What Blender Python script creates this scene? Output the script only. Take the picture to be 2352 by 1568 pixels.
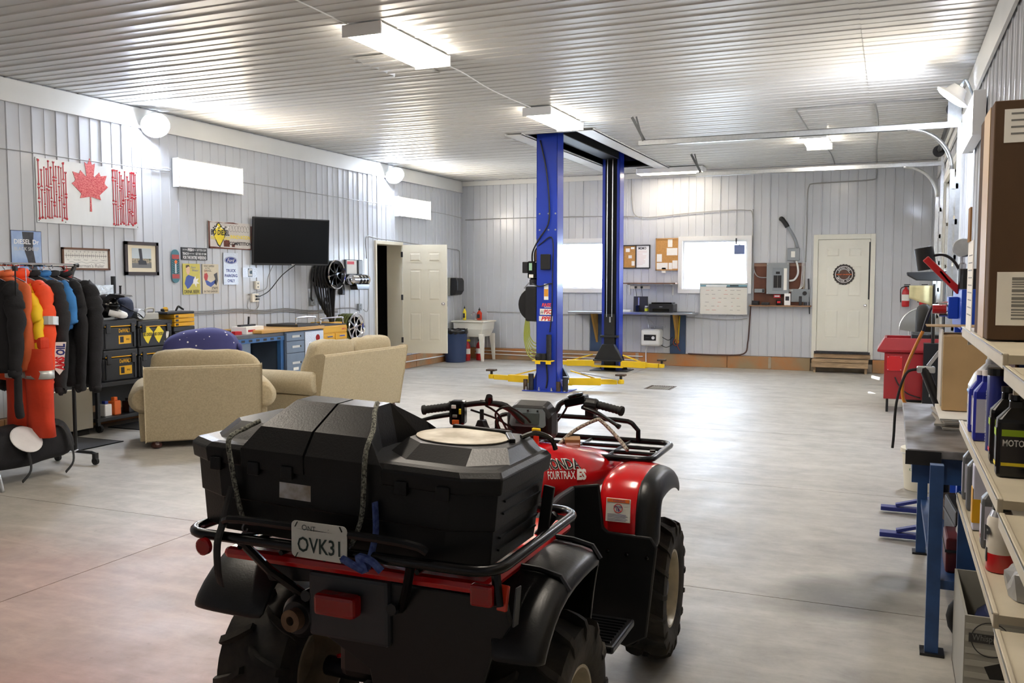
import bpy, math, random
from mathutils import Matrix, Vector, noise
random.seed(7)
R_ = math.radians
PI = math.pi
for o in list(bpy.data.objects):
    bpy.data.objects.remove(o, do_unlink=True)
SC = bpy.context.scene
COL = SC.collection

# ---------------------------------------------------------------- camera
cam_d = bpy.data.cameras.new('camera')
cam_d.sensor_fit = 'HORIZONTAL'; cam_d.sensor_width = 36.0
cam_d.lens = 2070.0 / 2352.0 * 36.0
cam_d.clip_start = 0.05; cam_d.clip_end = 300
cam = bpy.data.objects.new('camera', cam_d); COL.objects.link(cam)
cam.location = (0, 0, 1.68)
cam.rotation_euler = (R_(90 - 3.92), 0, R_(22.8))
SC.camera = cam

# ---------------------------------------------------------------- sky, sun, exposure
world = bpy.data.worlds.new('sky'); SC.world = world
world.use_nodes = True
bg = world.node_tree.nodes['Background']
bg.inputs[0].default_value = (0.74, 0.86, 1.0, 1); bg.inputs[1].default_value = 10.0
sun_d = bpy.data.lights.new('sun', 'SUN'); sun_d.energy = 14.0; sun_d.angle = R_(0.5); sun_d.color = (1, .96, .9)
sun = bpy.data.objects.new('sun', sun_d); COL.objects.link(sun)
sun.rotation_euler = Vector((-1.0, 2.3, -1.67)).to_track_quat('-Z', 'Y').to_euler()
SC.view_settings.view_transform = 'Standard'
try: SC.view_settings.look = 'None'
except Exception: pass
SC.view_settings.gamma = 1.0
SC.view_settings.use_curve_mapping = False
SC.view_settings.exposure = 1.75
SC.cycles.max_bounces = 10
SC.cycles.diffuse_bounces = 5
SC.cycles.sample_clamp_indirect = 6.0
E_FLUOR, E_FLOOD = 13.0, 95.0

# ---------------------------------------------------------------- helpers
def lin(c):
    c = c / 255.0
    return c / 12.92 if c <= 0.04045 else ((c + 0.055) / 1.055) ** 2.4
def rgb(c):
    if isinstance(c, str): c = tuple(int(c[i:i+2], 16) for i in (0, 2, 4))
    return (lin(c[0]), lin(c[1]), lin(c[2]), 1.0)
MATS = {}
def M(name, col=(128,128,128), rough=.5, metal=0.0, var=0.0, scale=6.0, bump=0.0, bscale=None, emit=0.0, coat=0.0, spec=None, col2=None, trans=0.0, ior=1.45, alpha=1.0, stretch=None, detail=4.0):
    if name in MATS: return MATS[name]
    m = bpy.data.materials.new(name); m.use_nodes = True
    nt = m.node_tree; b = nt.nodes['Principled BSDF']
    b.inputs['Base Color'].default_value = rgb(col)
    b.inputs['Roughness'].default_value = rough
    b.inputs['Metallic'].default_value = metal
    if coat: b.inputs['Coat Weight'].default_value = coat; b.inputs['Coat Roughness'].default_value = .1
    if spec is not None: b.inputs['Specular IOR Level'].default_value = spec
    if trans: b.inputs['Transmission Weight'].default_value = trans; b.inputs['IOR'].default_value = ior
    if alpha < 1: b.inputs['Alpha'].default_value = alpha
    if emit:
        b.inputs['Emission Color'].default_value = rgb(col); b.inputs['Emission Strength'].default_value = emit
    if var or bump or col2:
        tc = nt.nodes.new('ShaderNodeTexCoord'); src = tc.outputs['Object']
        if stretch:
            mp = nt.nodes.new('ShaderNodeMapping'); mp.inputs['Scale'].default_value = stretch
            nt.links.new(src, mp.inputs['Vector']); src = mp.outputs['Vector']
        if var or col2:
            n = nt.nodes.new('ShaderNodeTexNoise'); n.inputs['Scale'].default_value = scale; n.inputs['Detail'].default_value = detail
            nt.links.new(src, n.inputs['Vector'])
            r = nt.nodes.new('ShaderNodeValToRGB')
            c1 = rgb(col); c2 = rgb(col2) if col2 else tuple(x * (1 - var) for x in c1[:3]) + (1,)
            r.color_ramp.elements[0].position = .35; r.color_ramp.elements[1].position = .65
            r.color_ramp.elements[0].color = c2; r.color_ramp.elements[1].color = c1
            nt.links.new(n.outputs['Fac'], r.inputs['Fac']); nt.links.new(r.outputs['Color'], b.inputs['Base Color'])
        if bump:
            n2 = nt.nodes.new('ShaderNodeTexNoise'); n2.inputs['Scale'].default_value = bscale or scale; n2.inputs['Detail'].default_value = 3
            nt.links.new(src, n2.inputs['Vector'])
            bp = nt.nodes.new('ShaderNodeBump'); bp.inputs['Strength'].default_value = bump; bp.inputs['Distance'].default_value = .01
            nt.links.new(n2.outputs['Fac'], bp.inputs['Height']); nt.links.new(bp.outputs['Normal'], b.inputs['Normal'])
    MATS[name] = m
    return m

def frame_to(d, up=(0,0,1)):
    d = Vector(d).normalized(); up = Vector(up)
    if abs(d.dot(up)) > .98: up = Vector((1,0,0)) if abs(d.x) < .9 else Vector((0,1,0))
    x = up.cross(d).normalized(); y = d.cross(x)
    return Matrix((x, y, d)).transposed()

class MB:
    """collects shapes into one mesh; self.T transforms what is added"""
    def __init__(s): s.v = []; s.f = []; s.T = Matrix()
    def add(s, vs, fs):
        n = len(s.v); s.v += [tuple(s.T @ Vector(q)) for q in vs]; s.f += [tuple(i + n for i in f) for f in fs]; return s
    def at(s, loc=(0,0,0), rot=(0,0,0)):
        from mathutils import Euler
        s.T = Matrix.Translation(loc) @ Euler([R_(a) for a in rot]).to_matrix().to_4x4(); return s
    def box(s, x0, x1, y0, y1, z0, z1, tx=0, ty=0):
        """tx,ty: inset of the top face"""
        return s.add([(x0,y0,z0),(x1,y0,z0),(x1,y1,z0),(x0,y1,z0),(x0+tx,y0+ty,z1),(x1-tx,y0+ty,z1),(x1-tx,y1-ty,z1),(x0+tx,y1-ty,z1)],
                     [(3,2,1,0),(4,5,6,7),(0,1,5,4),(1,2,6,5),(2,3,7,6),(3,0,4,7)])
    def cbox(s, c, d): return s.box(c[0]-d[0]/2,c[0]+d[0]/2,c[1]-d[1]/2,c[1]+d[1]/2,c[2]-d[2]/2,c[2]+d[2]/2)
    def bar(s, a, b, w, h, up=(0,0,1)):
        a, b = Vector(a), Vector(b); F = frame_to(b - a, up); L = (b - a).length
        vs = [a + F @ Vector((sx*w/2, sy*h/2, z)) for z in (0, L) for sx, sy in ((-1,-1),(1,-1),(1,1),(-1,1))]
        return s.add(vs, [(3,2,1,0),(4,5,6,7),(0,1,5,4),(1,2,6,5),(2,3,7,6),(3,0,4,7)])
    def loft(s, secs, cap=True, closed=False):
        n = len(secs[0]); vs = [q for sec in secs for q in sec]; fs = []
        K = len(secs)
        for k in range(K if closed else K - 1):
            a, b = k*n, ((k+1) % K)*n
            for i in range(n):
                j = (i+1) % n; fs.append((a+i, a+j, b+j, b+i))
        if cap and not closed:
            fs.append(tuple(range(n-1, -1, -1))); fs.append(tuple((K-1)*n + i for i in range(n)))
        return s.add(vs, fs)
    def tube(s, pts, r, n=8, closed=False, flat=1.0):
        pts = [Vector(q) for q in pts]; K = len(pts)
        rs = r if isinstance(r, (list, tuple)) else [r]*K
        secs = []; x = None
        for i, q in enumerate(pts):
            if closed: d = pts[(i+1) % K] - pts[i-1]
            else: d = pts[min(i+1,K-1)] - pts[max(i-1,0)]
            d = d.normalized()
            if x is None: F = frame_to(d); x = F.col[0].copy()
            x = (x - d * x.dot(d)).normalized(); y = d.cross(x)
            secs.append([q + (x*math.cos(t) + y*math.sin(t)*flat)*rs[i] for t in (2*PI*k/n for k in range(n))])
        return s.loft(secs, closed=closed)
    def cyl(s, a, b, r, n=16, r2=None): return s.tube([a, b], [r, r if r2 is None else r2], n)
    def lathe(s, prof, n=24, cap=True, o=(0,0,0), d=(0,0,1)):
        F = frame_to(d); o = Vector(o)
        return s.loft([[o + F @ Vector((r*math.cos(2*PI*k/n), r*math.sin(2*PI*k/n), z)) for k in range(n)] for r, z in prof], cap=cap)
    def prism(s, poly, h0, h1, ax='z'):
        """poly in the plane across ax, pushed from h0 to h1"""
        def P(a, b, h): return {'z': (a,b,h), 'y': (a,h,b), 'x': (h,a,b)}[ax]
        n = len(poly); vs = [P(a,b,h0) for a,b in poly] + [P(a,b,h1) for a,b in poly]
        fs = [tuple(range(n-1,-1,-1)), tuple(range(n,2*n))] + [(i,(i+1)%n,n+(i+1)%n,n+i) for i in range(n)]
        return s.add(vs, fs)
    def ell(s, c, r, n=16, m=10, e=1.0):
        """(super)ellipsoid; e<1 boxier"""
        def sp(v): return math.copysign(abs(v)**e, v)
        vs = []; fs = []
        for i in range(m+1):
            t = -PI/2 + PI*i/m
            for k in range(n):
                u = 2*PI*k/n
                vs.append((c[0]+r[0]*sp(math.cos(t))*sp(math.cos(u)), c[1]+r[1]*sp(math.cos(t))*sp(math.sin(u)), c[2]+r[2]*sp(math.sin(t))))
        for i in range(m):
            for k in range(n):
                j = (k+1) % n; fs.append((i*n+k, i*n+j, (i+1)*n+j, (i+1)*n+k))
        return s.add(vs, fs)
    def grid(s, fn, nu, nv):
        vs = [fn(i/nu, j/nv) for j in range(nv+1) for i in range(nu+1)]
        fs = [(j*(nu+1)+i, j*(nu+1)+i+1, (j+1)*(nu+1)+i+1, (j+1)*(nu+1)+i) for j in range(nv) for i in range(nu)]
        return s.add(vs, fs)
    def text(s, body, size, o=(0,0,0), x=(1,0,0), y=(0,0,1), width=None, bold=0.0, shear=0.0, depth=.0006, align='CENTER', font=None):
        cu = bpy.data.curves.new('t', 'FONT'); cu.body = body; cu.size = 1.0; cu.align_x = align; cu.align_y = 'CENTER'
        cu.resolution_u = 2; cu.offset = bold; cu.shear = shear
        ob = bpy.data.objects.new('t', cu); me = ob.to_mesh()
        vs = [v.co.copy() for v in me.vertices]; fs = [tuple(q.vertices) for q in me.polygons]
        ob.to_mesh_clear(); bpy.data.objects.remove(ob); bpy.data.curves.remove(cu)
        if not vs: return s
        x0, x1 = min(v.x for v in vs), max(v.x for v in vs); y0, y1 = min(v.y for v in vs), max(v.y for v in vs)
        sy = size/.72; sx = sy if width is None else width/max(1e-6, x1-x0)
        cx = (x0+x1)/2 if align == 'CENTER' else x0; cy = (y0+y1)/2
        o, x, y = Vector(o), Vector(x).normalized(), Vector(y).normalized(); nrm = x.cross(y)
        n = len(vs); P = [o + x*((v.x-cx)*sx) + y*((v.y-cy)*sy) + nrm*depth for v in vs]
        return s.add(P, fs)
    def build(s, name, mat, parent=None, bevel=0, seg=2, smooth=False, sub=0, solid=0, auto=None, weld=False):
        me = bpy.data.meshes.new(name); me.from_pydata(s.v, [], s.f)
        if isinstance(mat, str): mat = MATS[mat]
        me.materials.append(mat)
        if smooth or sub: me.polygons.foreach_set('use_smooth', [True]*len(me.polygons))
        o = bpy.data.objects.new(name, me); COL.objects.link(o)
        if parent is not None: o.parent = parent
        if weld:
            w = o.modifiers.new('weld', 'WELD'); w.merge_threshold = .0005
        if solid:
            k = o.modifiers.new('solid', 'SOLIDIFY'); k.thickness = solid; k.offset = -1
        if bevel:
            k = o.modifiers.new('bevel', 'BEVEL'); k.width = bevel; k.segments = seg; k.limit_method = 'ANGLE'; k.angle_limit = R_(40)
            if smooth is None: pass
        if sub:
            k = o.modifiers.new('sub', 'SUBSURF'); k.levels = sub; k.render_levels = sub
        if auto: 
            me.polygons.foreach_set('use_smooth', [True]*len(me.polygons)); me.set_sharp_from_angle(angle=R_(auto))
        return o

def tag(o, label=None, cat=None, group=None, kind=None):
    if label: o['label'] = label
    if cat: o['category'] = cat
    if group: o['group'] = group
    if kind: o['kind'] = kind
    return o
def thing(name, label, cat, loc=(0,0,0), rz=0, group=None, rx=0, ry=0):
    o = bpy.data.objects.new(name, None); COL.objects.link(o); o.empty_display_size = .1
    o.location = loc; o.rotation_euler = (R_(rx), R_(ry), R_(rz))
    return tag(o, label, cat, group)
def struct(name, loc=(0,0,0)):
    o = bpy.data.objects.new(name, None); COL.objects.link(o); o.location = loc; o['kind'] = 'structure'; return o
def copy_tree(o, parent=None):
    c = o.copy(); COL.objects.link(c)
    if parent is not None: c.parent = parent
    for ch in list(o.children): copy_tree(ch, c)
    return c
def smooth_path(pts, n=6):
    """Catmull-Rom through pts"""
    pts = [Vector(q) for q in pts]; out = []
    for i in range(len(pts)-1):
        p0, p1, p2, p3 = pts[max(i-1,0)], pts[i], pts[i+1], pts[min(i+2,len(pts)-1)]
        for k in range(n):
            t = k/n
            out.append(.5*((2*p1) + (p2-p0)*t + (2*p0-5*p1+4*p2-p3)*t*t + (3*p1-p0-3*p2+p3)*t**3))
    out.append(pts[-1]); return out
def arc(c, r, a0, a1, n, ax='z'):
    out = []
    for k in range(n+1):
        t = R_(a0 + (a1-a0)*k/n); u, v = r*math.cos(t), r*math.sin(t)
        out.append({'z': (c[0]+u, c[1]+v, c[2]), 'y': (c[0]+u, c[1], c[2]+v), 'x': (c[0], c[1]+u, c[2]+v)}[ax])
    return out

# ---------------------------------------------------------------- shared materials
M('white_paint', (226,226,222), .45, var=.04, scale=3)
M('trim_white', (222,222,218), .4, var=.06, scale=2)
M('black_plastic', (20,20,22), .42, bump=.05, bscale=120)
M('black_gloss', (10,10,12), .15)
M('black_metal', (18,18,20), .3)
M('chrome', (225,225,230), .08, 1.0)
M('steel', (150,150,152), .32, 1.0, var=.15, scale=20)
M('dark_steel', (70,70,74), .42, .9, var=.2, scale=20)
M('galv', (205,208,210), .3, .85, var=.1, scale=30)
M('grey_box', (140,146,150), .45, var=.05)
M('rubber', (24,24,25), .75, bump=.1, bscale=60)
M('cord_grey', (150,150,148), .6)
M('cord_white', (225,225,222), .5)
M('cord_black', (18,18,18), .5)
M('paper', (235,233,226), .8, var=.04, scale=15)
M('red_print', (200,28,40), .5)
M('blue_print', (30,50,130), .5)
M('black_print', (14,14,16), .55)
M('grey_print', (120,120,118), .6)
M('white_print', (236,236,234), .5)
M('yellow_print', (240,216,40), .5)
M('orange_print', (232,110,40), .5)
M('cardboard', (150,112,72), .85, var=.12, scale=8)
M('wood_brown', (110,72,46), .6, var=.35, scale=6, stretch=(1,1,8))
M('plug', (235,230,215), .5)
# ---------------------------------------------------------------- the room
XL, XR, YB, YF, H = -8.51, 0.71, 17.47, -2.6, 3.775
M('wall_sheet', (196,199,204), .33, var=.06, scale=1.5, coat=.15)
M('ceiling_sheet', (200,200,197), .38, var=.07, scale=1.2)
M('stud_backing', (70,66,60), .9)
M('dark_void', (16,16,17), .9)

def concrete_mat():
    m = bpy.data.materials.new('sealed_concrete'); m.use_nodes = True; MATS['sealed_concrete'] = m
    nt = m.node_tree; b = nt.nodes['Principled BSDF']; N = nt.nodes.new; L = nt.links.new
    g = N('ShaderNodeNewGeometry'); pos = g.outputs['Position']
    def noise_(sc, det=5, rough=.6, vec=pos, dist=0):
        n = N('ShaderNodeTexNoise'); n.inputs['Scale'].default_value = sc; n.inputs['Detail'].default_value = det
        n.inputs['Roughness'].default_value = rough; n.inputs['Distortion'].default_value = dist; L(vec, n.inputs['Vector']); return n.outputs['Fac']
    def ramp(fac, p0, p1, c0=(0,0,0,1), c1=(1,1,1,1)):
        r = N('ShaderNodeValToRGB'); r.color_ramp.elements[0].position = p0; r.color_ramp.elements[1].position = p1
        r.color_ramp.elements[0].color = c0; r.color_ramp.elements[1].color = c1; L(fac, r.inputs['Fac']); return r.outputs['Color']
    def mix(fac, a, b_, mode='MIX'):
        x = N('ShaderNodeMix'); x.data_type = 'RGBA'; x.blend_type = mode
        if hasattr(fac, 'links'): L(fac, x.inputs[0])
        else: x.inputs[0].default_value = fac
        for q, k in ((a, 6), (b_, 7)):
            if hasattr(q, 'links'): L(q, x.inputs[k])
            else: x.inputs[k].default_value = q
        return x.outputs[2]
    def blob(cx, cy, r, soft, warp=.5):
        s = N('ShaderNodeVectorMath'); s.operation = 'SUBTRACT'; L(pos, s.inputs[0]); s.inputs[1].default_value = (cx, cy, 0)
        n = N('ShaderNodeTexNoise'); n.inputs['Scale'].default_value = 1.3; n.inputs['Detail'].default_value = 4; L(pos, n.inputs['Vector'])
        ln = N('ShaderNodeVectorMath'); ln.operation = 'LENGTH'; L(s.outputs[0], ln.inputs[0])
        a = N('ShaderNodeMath'); a.operation = 'MULTIPLY_ADD'; L(n.outputs['Fac'], a.inputs[0]); a.inputs[1].default_value = -warp*2; L(ln.outputs['Value'], a.inputs[2])
        mr = N('ShaderNodeMapRange'); L(a.outputs[0], mr.inputs[0]); mr.inputs[1].default_value = r-warp; mr.inputs[2].default_value = r-warp+soft
        mr.inputs[3].default_value = 1; mr.inputs[4].default_value = 0; return mr.outputs[0]
    base = ramp(noise_(.55, 6, .62), .3, .72, rgb((142,138,131)), rgb((190,186,177)))
    base = mix(.45, base, ramp(noise_(5, 6, .7), .35, .7, rgb((140,136,128)), rgb((200,196,186))))
    mp = N('ShaderNodeMapping'); mp.inputs['Scale'].default_value = (.6, 2.2, 1); mp.inputs['Rotation'].default_value = (0,0,.3); L(pos, mp.inputs['Vector'])
    base = mix(.32, base, ramp(noise_(2.2, 5, .7, mp.outputs['Vector'], .6), .4, .75, rgb((130,127,122)), rgb((205,202,194))))
    dirt = ramp(noise_(14, 4, .7), .64, .78)
    dm = N('ShaderNodeMath'); dm.operation = 'MULTIPLY'; L(dirt, dm.inputs[0]); dm.inputs[1].default_value = .5
    base = mix(dm.outputs[0], base, rgb((105,101,95)))
    def stain(base, cx, cy, r, soft, col, k, warp=.5):
        f = N('ShaderNodeMath'); f.operation = 'MULTIPLY'; L(blob(cx, cy, r, soft, warp), f.inputs[0]); f.inputs[1].default_value = k
        return mix(f.outputs[0], base, col, 'MULTIPLY')
    base = stain(base, -3.6, 2.6, 1.5, 1.3, rgb((228,160,152)), .5, .8)     # old red paint overspray
    base = stain(base, -2.2, 1.9, .9, .9, rgb((226,160,156)), .4, .5)
    base = stain(base, -0.15, 5.0, .18, .2, rgb((90,86,80)), .7, .15)          # oil spots by the bench
    base = stain(base, .05, 5.35, .1, .12, rgb((90,86,80)), .7, .08)
    base = stain(base, -0.35, 4.85, .12, .2, rgb((120,110,100)), .6, .1)
    L(base, b.inputs['Base Color'])
    r = ramp(noise_(1.6, 6, .7), .3, .75, (.38,)*3 + (1,), (.56,)*3 + (1,))
    L(r, b.inputs['Roughness']); b.inputs['Specular IOR Level'].default_value = .55
    bp = N('ShaderNodeBump'); bp.inputs['Strength'].default_value = .12; bp.inputs['Distance'].default_value = .01
    L(noise_(7, 8, .75), bp.inputs['Height']); L(bp.outputs['Normal'], b.inputs['Normal'])
    return m
concrete_mat()

def cut(v0, v1, spans):
    out = [(v0, v1)]
    for a, b in spans:
        nxt = []
        for p, q in out:
            if b <= p or a >= q: nxt.append((p, q)); continue
            if a > p: nxt.append((p, a))
            if b < q: nxt.append((b, q))
        out = nxt
    return out
def ribs(u0, u1, rh=1.0):
    """corrugated section: tall rib every 305 mm, small bead between"""
    pts = [(u0, 0)]; k = math.floor(u0/.1524)
    while k*.1524 < u1 + .1:
        c = k*.1524
        if k % 2 == 0: q = [(-.014,0),(-.007,.012*rh),(.007,.012*rh),(.014,0)]
        else: q = [(-.006,0),(0,.006*rh),(.006,0)]
        for du, h in q:
            if u0 + 1e-4 < c+du < u1 - 1e-4: pts.append((c+du, h))
        k += 1
    return pts + [(u1, 0)]
def sheet(parent, place, u0, u1, v0, v1, holes, mat, w=.9144, rh=1.0):
    a = u0; n = 0
    while a < u1 - .01:
        b = min(a + w, u1); mb = MB(); prof = ribs(a, b, rh)
        us = sorted(set([q[0] for q in prof] + [e for h in holes for e in h[:2] if a < e < b]))
        def hh(u):
            for (p, ph), (q, qh) in zip(prof, prof[1:]):
                if p <= u <= q: return ph + (qh-ph)*((u-p)/(q-p) if q > p else 0)
            return 0
        for p, q in zip(us, us[1:]):
            mid = (p+q)/2
            for s, t in cut(v0, v1, [(h[2], h[3]) for h in holes if h[0] < mid < h[1]]):
                mb.add([place(p, hh(p), s), place(q, hh(q), s), place(q, hh(q), t), place(p, hh(p), t)], [(0,1,2,3)])
        # lapped edge of the sheet
        for s, t in cut(v0, v1, [(h[2], h[3]) for h in holes if h[0] < a+.012 < h[1]]):
            mb.add([place(a, .0008, s), place(a+.004, .0035, s), place(a+.004, .0035, t), place(a, .0008, t)], [(0,1,2,3)])
        mb.build('panel', mat, parent); a = b; n += 1
def backing(parent, place, u0, u1, v0, v1, holes, d0, d1, mat, name='backing'):
    us = sorted(set([u0, u1] + [e for h in holes for e in h[:2]])); mb = MB()
    for p, q in zip(us, us[1:]):
        mid = (p+q)/2
        for s, t in cut(v0, v1, [(h[2], h[3]) for h in holes if h[0] < mid < h[1]]):
            c = [place(u, h, v) for v in (s, t) for u, h in ((p,d0),(q,d0),(q,d1),(p,d1))]
            mb.add(c, [(3,2,1,0),(4,5,6,7),(0,1,5,4),(1,2,6,5),(2,3,7,6),(3,0,4,7)])
    return mb.build(name, mat, parent)

# floor slabs between saw cuts
floor = struct('floor')
ys = [YF-.1, 2.2, 4.85, 7.5, 10.15, 12.8, 15.45, YB+.15]; xs = [XL-.15, -4.25, XR+.15]
for xa, xb in zip(xs, xs[1:]):
    for ya, yb in zip(ys, ys[1:]):
        holes = [(-3.49,-3.08,13.55,14.06)] if xa < -3.3 < xb and ya < 13.8 < yb else []
        backing(floor, lambda u,h,v: (u,v,h), xa+.0035, xb-.0035, ya+.0035, yb-.0035, holes, -.12, 0, 'sealed_concrete', 'slab')
MB().box(XL-.2, XR+.2, YF-.2, YB+.2, -.2, -.12).build('ground_bed', 'dark_void', floor)
dr = thing('floor_drain', 'rusty rectangular drain grate set into the floor by the lift', 'drain', (-3.285,13.805,0))
M('rust', (92,74,58), .7, .4, var=.4, scale=30)
m = MB(); m.box(-.205,.205,-.255,-.225,-.05,.002).box(-.205,.205,.225,.255,-.05,.002).box(-.205,-.175,-.225,.225,-.05,.002).box(.175,.205,-.225,.225,-.05,.002); m.build('frame','rust',dr)
for k in range(9):
    MB().box(-.155+k*.036, -.137+k*.036, -.222, .222, -.04, 0).build('slat', M('grate', (140,132,120), .6, .2, var=.2, scale=20), dr)
MB().box(-.2,.2,-.25,.25,-.11,-.1).build('pan', 'dark_void', dr)

# walls ------------------------------------------------------------
LD = (13.95, 14.86, .28, 2.33)                       # opening in the left wall
W1 = (-6.42, -5.12, 1.47, 2.46); W2 = (-3.78, -2.49, 1.47, 2.46)
BD = (-1.285, -.33, .33, 2.44)                       # back door
OH = (11.45, 15.05, 0.0, 3.12)                       # overhead door
wl = struct('wall_left'); pl = lambda u,h,v: (XL+h, u, v)
sheet(wl, pl, YF, YB, .24, H+.02, [LD], 'wall_sheet'); backing(wl, pl, YF-.2, YB+.2, -.12, H+.6, [LD], -.14, -.02, 'stud_backing')
wb = struct('wall_back'); pb = lambda u,h,v: (u, YB-h, v)
sheet(wb, pb, XL, XR, .24, H+.02, [W1, W2, BD], 'wall_sheet'); backing(wb, pb, XL-.2, XR+.2, -.12, H+.6, [W1, W2, BD], -.16, -.02, 'stud_backing')
wr = struct('wall_right'); pr = lambda u,h,v: (XR-h, u, v)
sheet(wr, pr, YF, YB, .0, H+.02, [OH], 'wall_sheet'); backing(wr, pr, YF-.2, YB+.2, -.12, H+.6, [OH], -.16, -.02, 'stud_backing')
wf = struct('wall_front'); pf = lambda u,h,v: (u, YF+h, v)
sheet(wf, pf, XL, XR, .0, H+.02, [], 'wall_sheet'); backing(wf, pf, XL-.2, XR+.2, -.12, H+.6, [], -.16, -.02, 'stud_backing')

# ceiling ----------------------------------------------------------
SLOT = (12.25, 16.45, -4.95, -4.1)                   # (y0,y1,x0,x1) recess for the top of the lift
ce = struct('ceiling'); pc = lambda u,h,v: (v, u, H-h)
sheet(ce, pc, YF, YB, XL, -.25, [SLOT], 'ceiling_sheet', rh=.8)
pc2 = lambda u,h,v: (v, u, H-.004-h)
sheet(ce, pc2, YF, YB, -.29, XR, [], 'ceiling_sheet', rh=.8)
backing(ce, pc, YF-.2, YB+.2, XL-.2, XR+.2, [SLOT], -.1, -.02, 'stud_backing')
MB().box(XL-1, XR+1, YF-1, YB+1, H+.62, H+.7).build('roof_light_block', 'stud_backing', ce)  # unseen slab added over the ceiling to keep sky light out
M('recess_black', (24,25,28), .5)
backing(ce, lambda u,h,v: (v, u, H+h), 12.22, 16.48, -4.98, -4.07, [(12.25,16.45,-4.95,-4.1)], -.01, .6, 'recess_black', 'recess_side')
k = 0
for nm, x0, x1, y0, y1 in (('trim_5', -4.12, -3.86, 12.1, 16.9), ('trim_6', -5.2, -4.93, 12.1, 16.9)):
    t = MB().box(x0, x1, y0, y1, H-.03, H-.022); t.box(x0, x0+.012, y0, y1, H-.03, H); t.box(x1-.012, x1, y0, y1, H-.03, H)
    t.build(nm, 'trim_white')['kind'] = 'structure'

sheet(ce, lambda u,h,v: (v, u, H-.012-h), 7.38, 8.29, -4.76, -4.25, [], 'ceiling_sheet', rh=.8)
# trims at the ceiling
def trimbox(n, *b):
    o = MB().box(*b).build('trim_%d' % n, 'trim_white', bevel=.004); o['kind'] = 'structure'; return o
t1 = struct('trim_1'); MB().box(XL+.018, XL+.03, YF, YB-.02, 3.535, H-.018).build('fascia', 'trim_white', t1); MB().box(XL+.018, XL+.042, YF, YB-.02, 3.52, 3.545).build('lip', 'trim_white', t1)
t2 = struct('trim_2'); MB().box(XL+.035, XR-.03, YB-.03, YB-.018, 3.675, H-.018).build('fascia', 'trim_white', t2); MB().box(XL+.035, XR-.03, YB-.042, YB-.018, 3.66, 3.68).build('lip', 'trim_white', t2)
t3 = struct('trim_3'); MB().box(XR-.03, XR-.018, YF, YB-.04, 3.45, H-.025).build('fascia', 'trim_white', t3); MB().box(XR-.042, XR-.018, YF, YB-.04, 3.43, 3.455).build('lip', 'trim_white', t3)

# foundation kerb with old orange stain
def kerb_mat():
    m = M('stained_kerb', (176,112,58), .75, col2=(150,130,100), scale=2.2, bump=.4, bscale=18)
    return m
kerb_mat(); M('pale_patch', (168,156,138), .85, var=.2, scale=9)
bb = struct('baseboard_back')
xs_ = [XL+.05, -6.9, -4.6, -2.86, -2.05, BD[0]-.06]
for a, b in zip(xs_, xs_[1:]): MB().box(a+.004, b-.004, YB-.075, YB, 0, .235).build('kerb_block', 'stained_kerb', bb, bevel=.008)
MB().box(BD[1]+.05, XR-.02, YB-.075, YB, 0, .235).build('kerb_block', 'stained_kerb', bb, bevel=.008)
MB().box(BD[0]-.055, BD[1]+.045, YB-.06, YB+.1, 0, .15).build('kerb_block', 'pale_patch', bb, bevel=.01)
for x, w in ((-2.07,.05),(-4.62,.06)): MB().box(x-w/2, x+w/2, YB-.079, YB-.07, .02, .23).build('mortar_patch', 'pale_patch', bb)
bl = struct('baseboard_left')
for a, b in ((YF,3),(3,6.5),(6.5,10),(10,13.4),(13.4,15.3),(15.3,YB-.08)): MB().box(XL, XL+.075, a+.004, b-.004, 0, .235).build('kerb_block', 'stained_kerb', bl, bevel=.008)

# windows ----------------------------------------------------------
gl = bpy.data.materials.new('pane_glass'); gl.use_nodes = True; MATS['pane_glass'] = gl
nt = gl.node_tree; nt.nodes.clear(); o_ = nt.nodes.new('ShaderNodeOutputMaterial'); tr = nt.nodes.new('ShaderNodeBsdfTransparent'); gs = nt.nodes.new('ShaderNodeBsdfGlossy'); gs.inputs['Roughness'].default_value = .03
mx = nt.nodes.new('ShaderNodeMixShader')
tr.inputs[0].default_value = (.95,.97,1,1)
mx.inputs[0].default_value = .05; nt.links.new(tr.outputs[0], mx.inputs[1]); nt.links.new(gs.outputs[0], mx.inputs[2]); nt.links.new(mx.outputs[0], o_.inputs[0])
M('vinyl', (222,222,222), .4)
for i, (a, b, c, d) in enumerate((W1, W2)):
    w = struct('window_%d' % (i+1))
    m = MB(); y0, y1 = YB-.05, YB+.05
    for q in ((a-.05,a+.03,c-.05,d+.05),(b-.03,b+.05,c-.05,d+.05),(a+.03,b-.03,c-.05,c+.03),(a+.03,b-.03,d-.03,d+.05)): m.box(q[0],q[1],y0,y1,q[2],q[3])
    m.build('window_frame', 'vinyl', w)
    for p, q, yy in ((a+.03, b-.03, YB+.02),):
        s = MB(); s.box(p,p+.035,yy-.012,yy+.012,c+.03,d-.03).box(q-.035,q,yy-.012,yy+.012,c+.03,d-.03).box(p+.035,q-.035,yy-.012,yy+.012,c+.03,c+.065).box(p+.035,q-.035,yy-.012,yy+.012,d-.065,d-.03)
        sash = s.build('sash', 'vinyl', w)
        MB().box(p+.03, q-.03, yy-.002, yy+.002, c+.06, d-.06).build('pane', 'pane_glass', sash)
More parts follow.
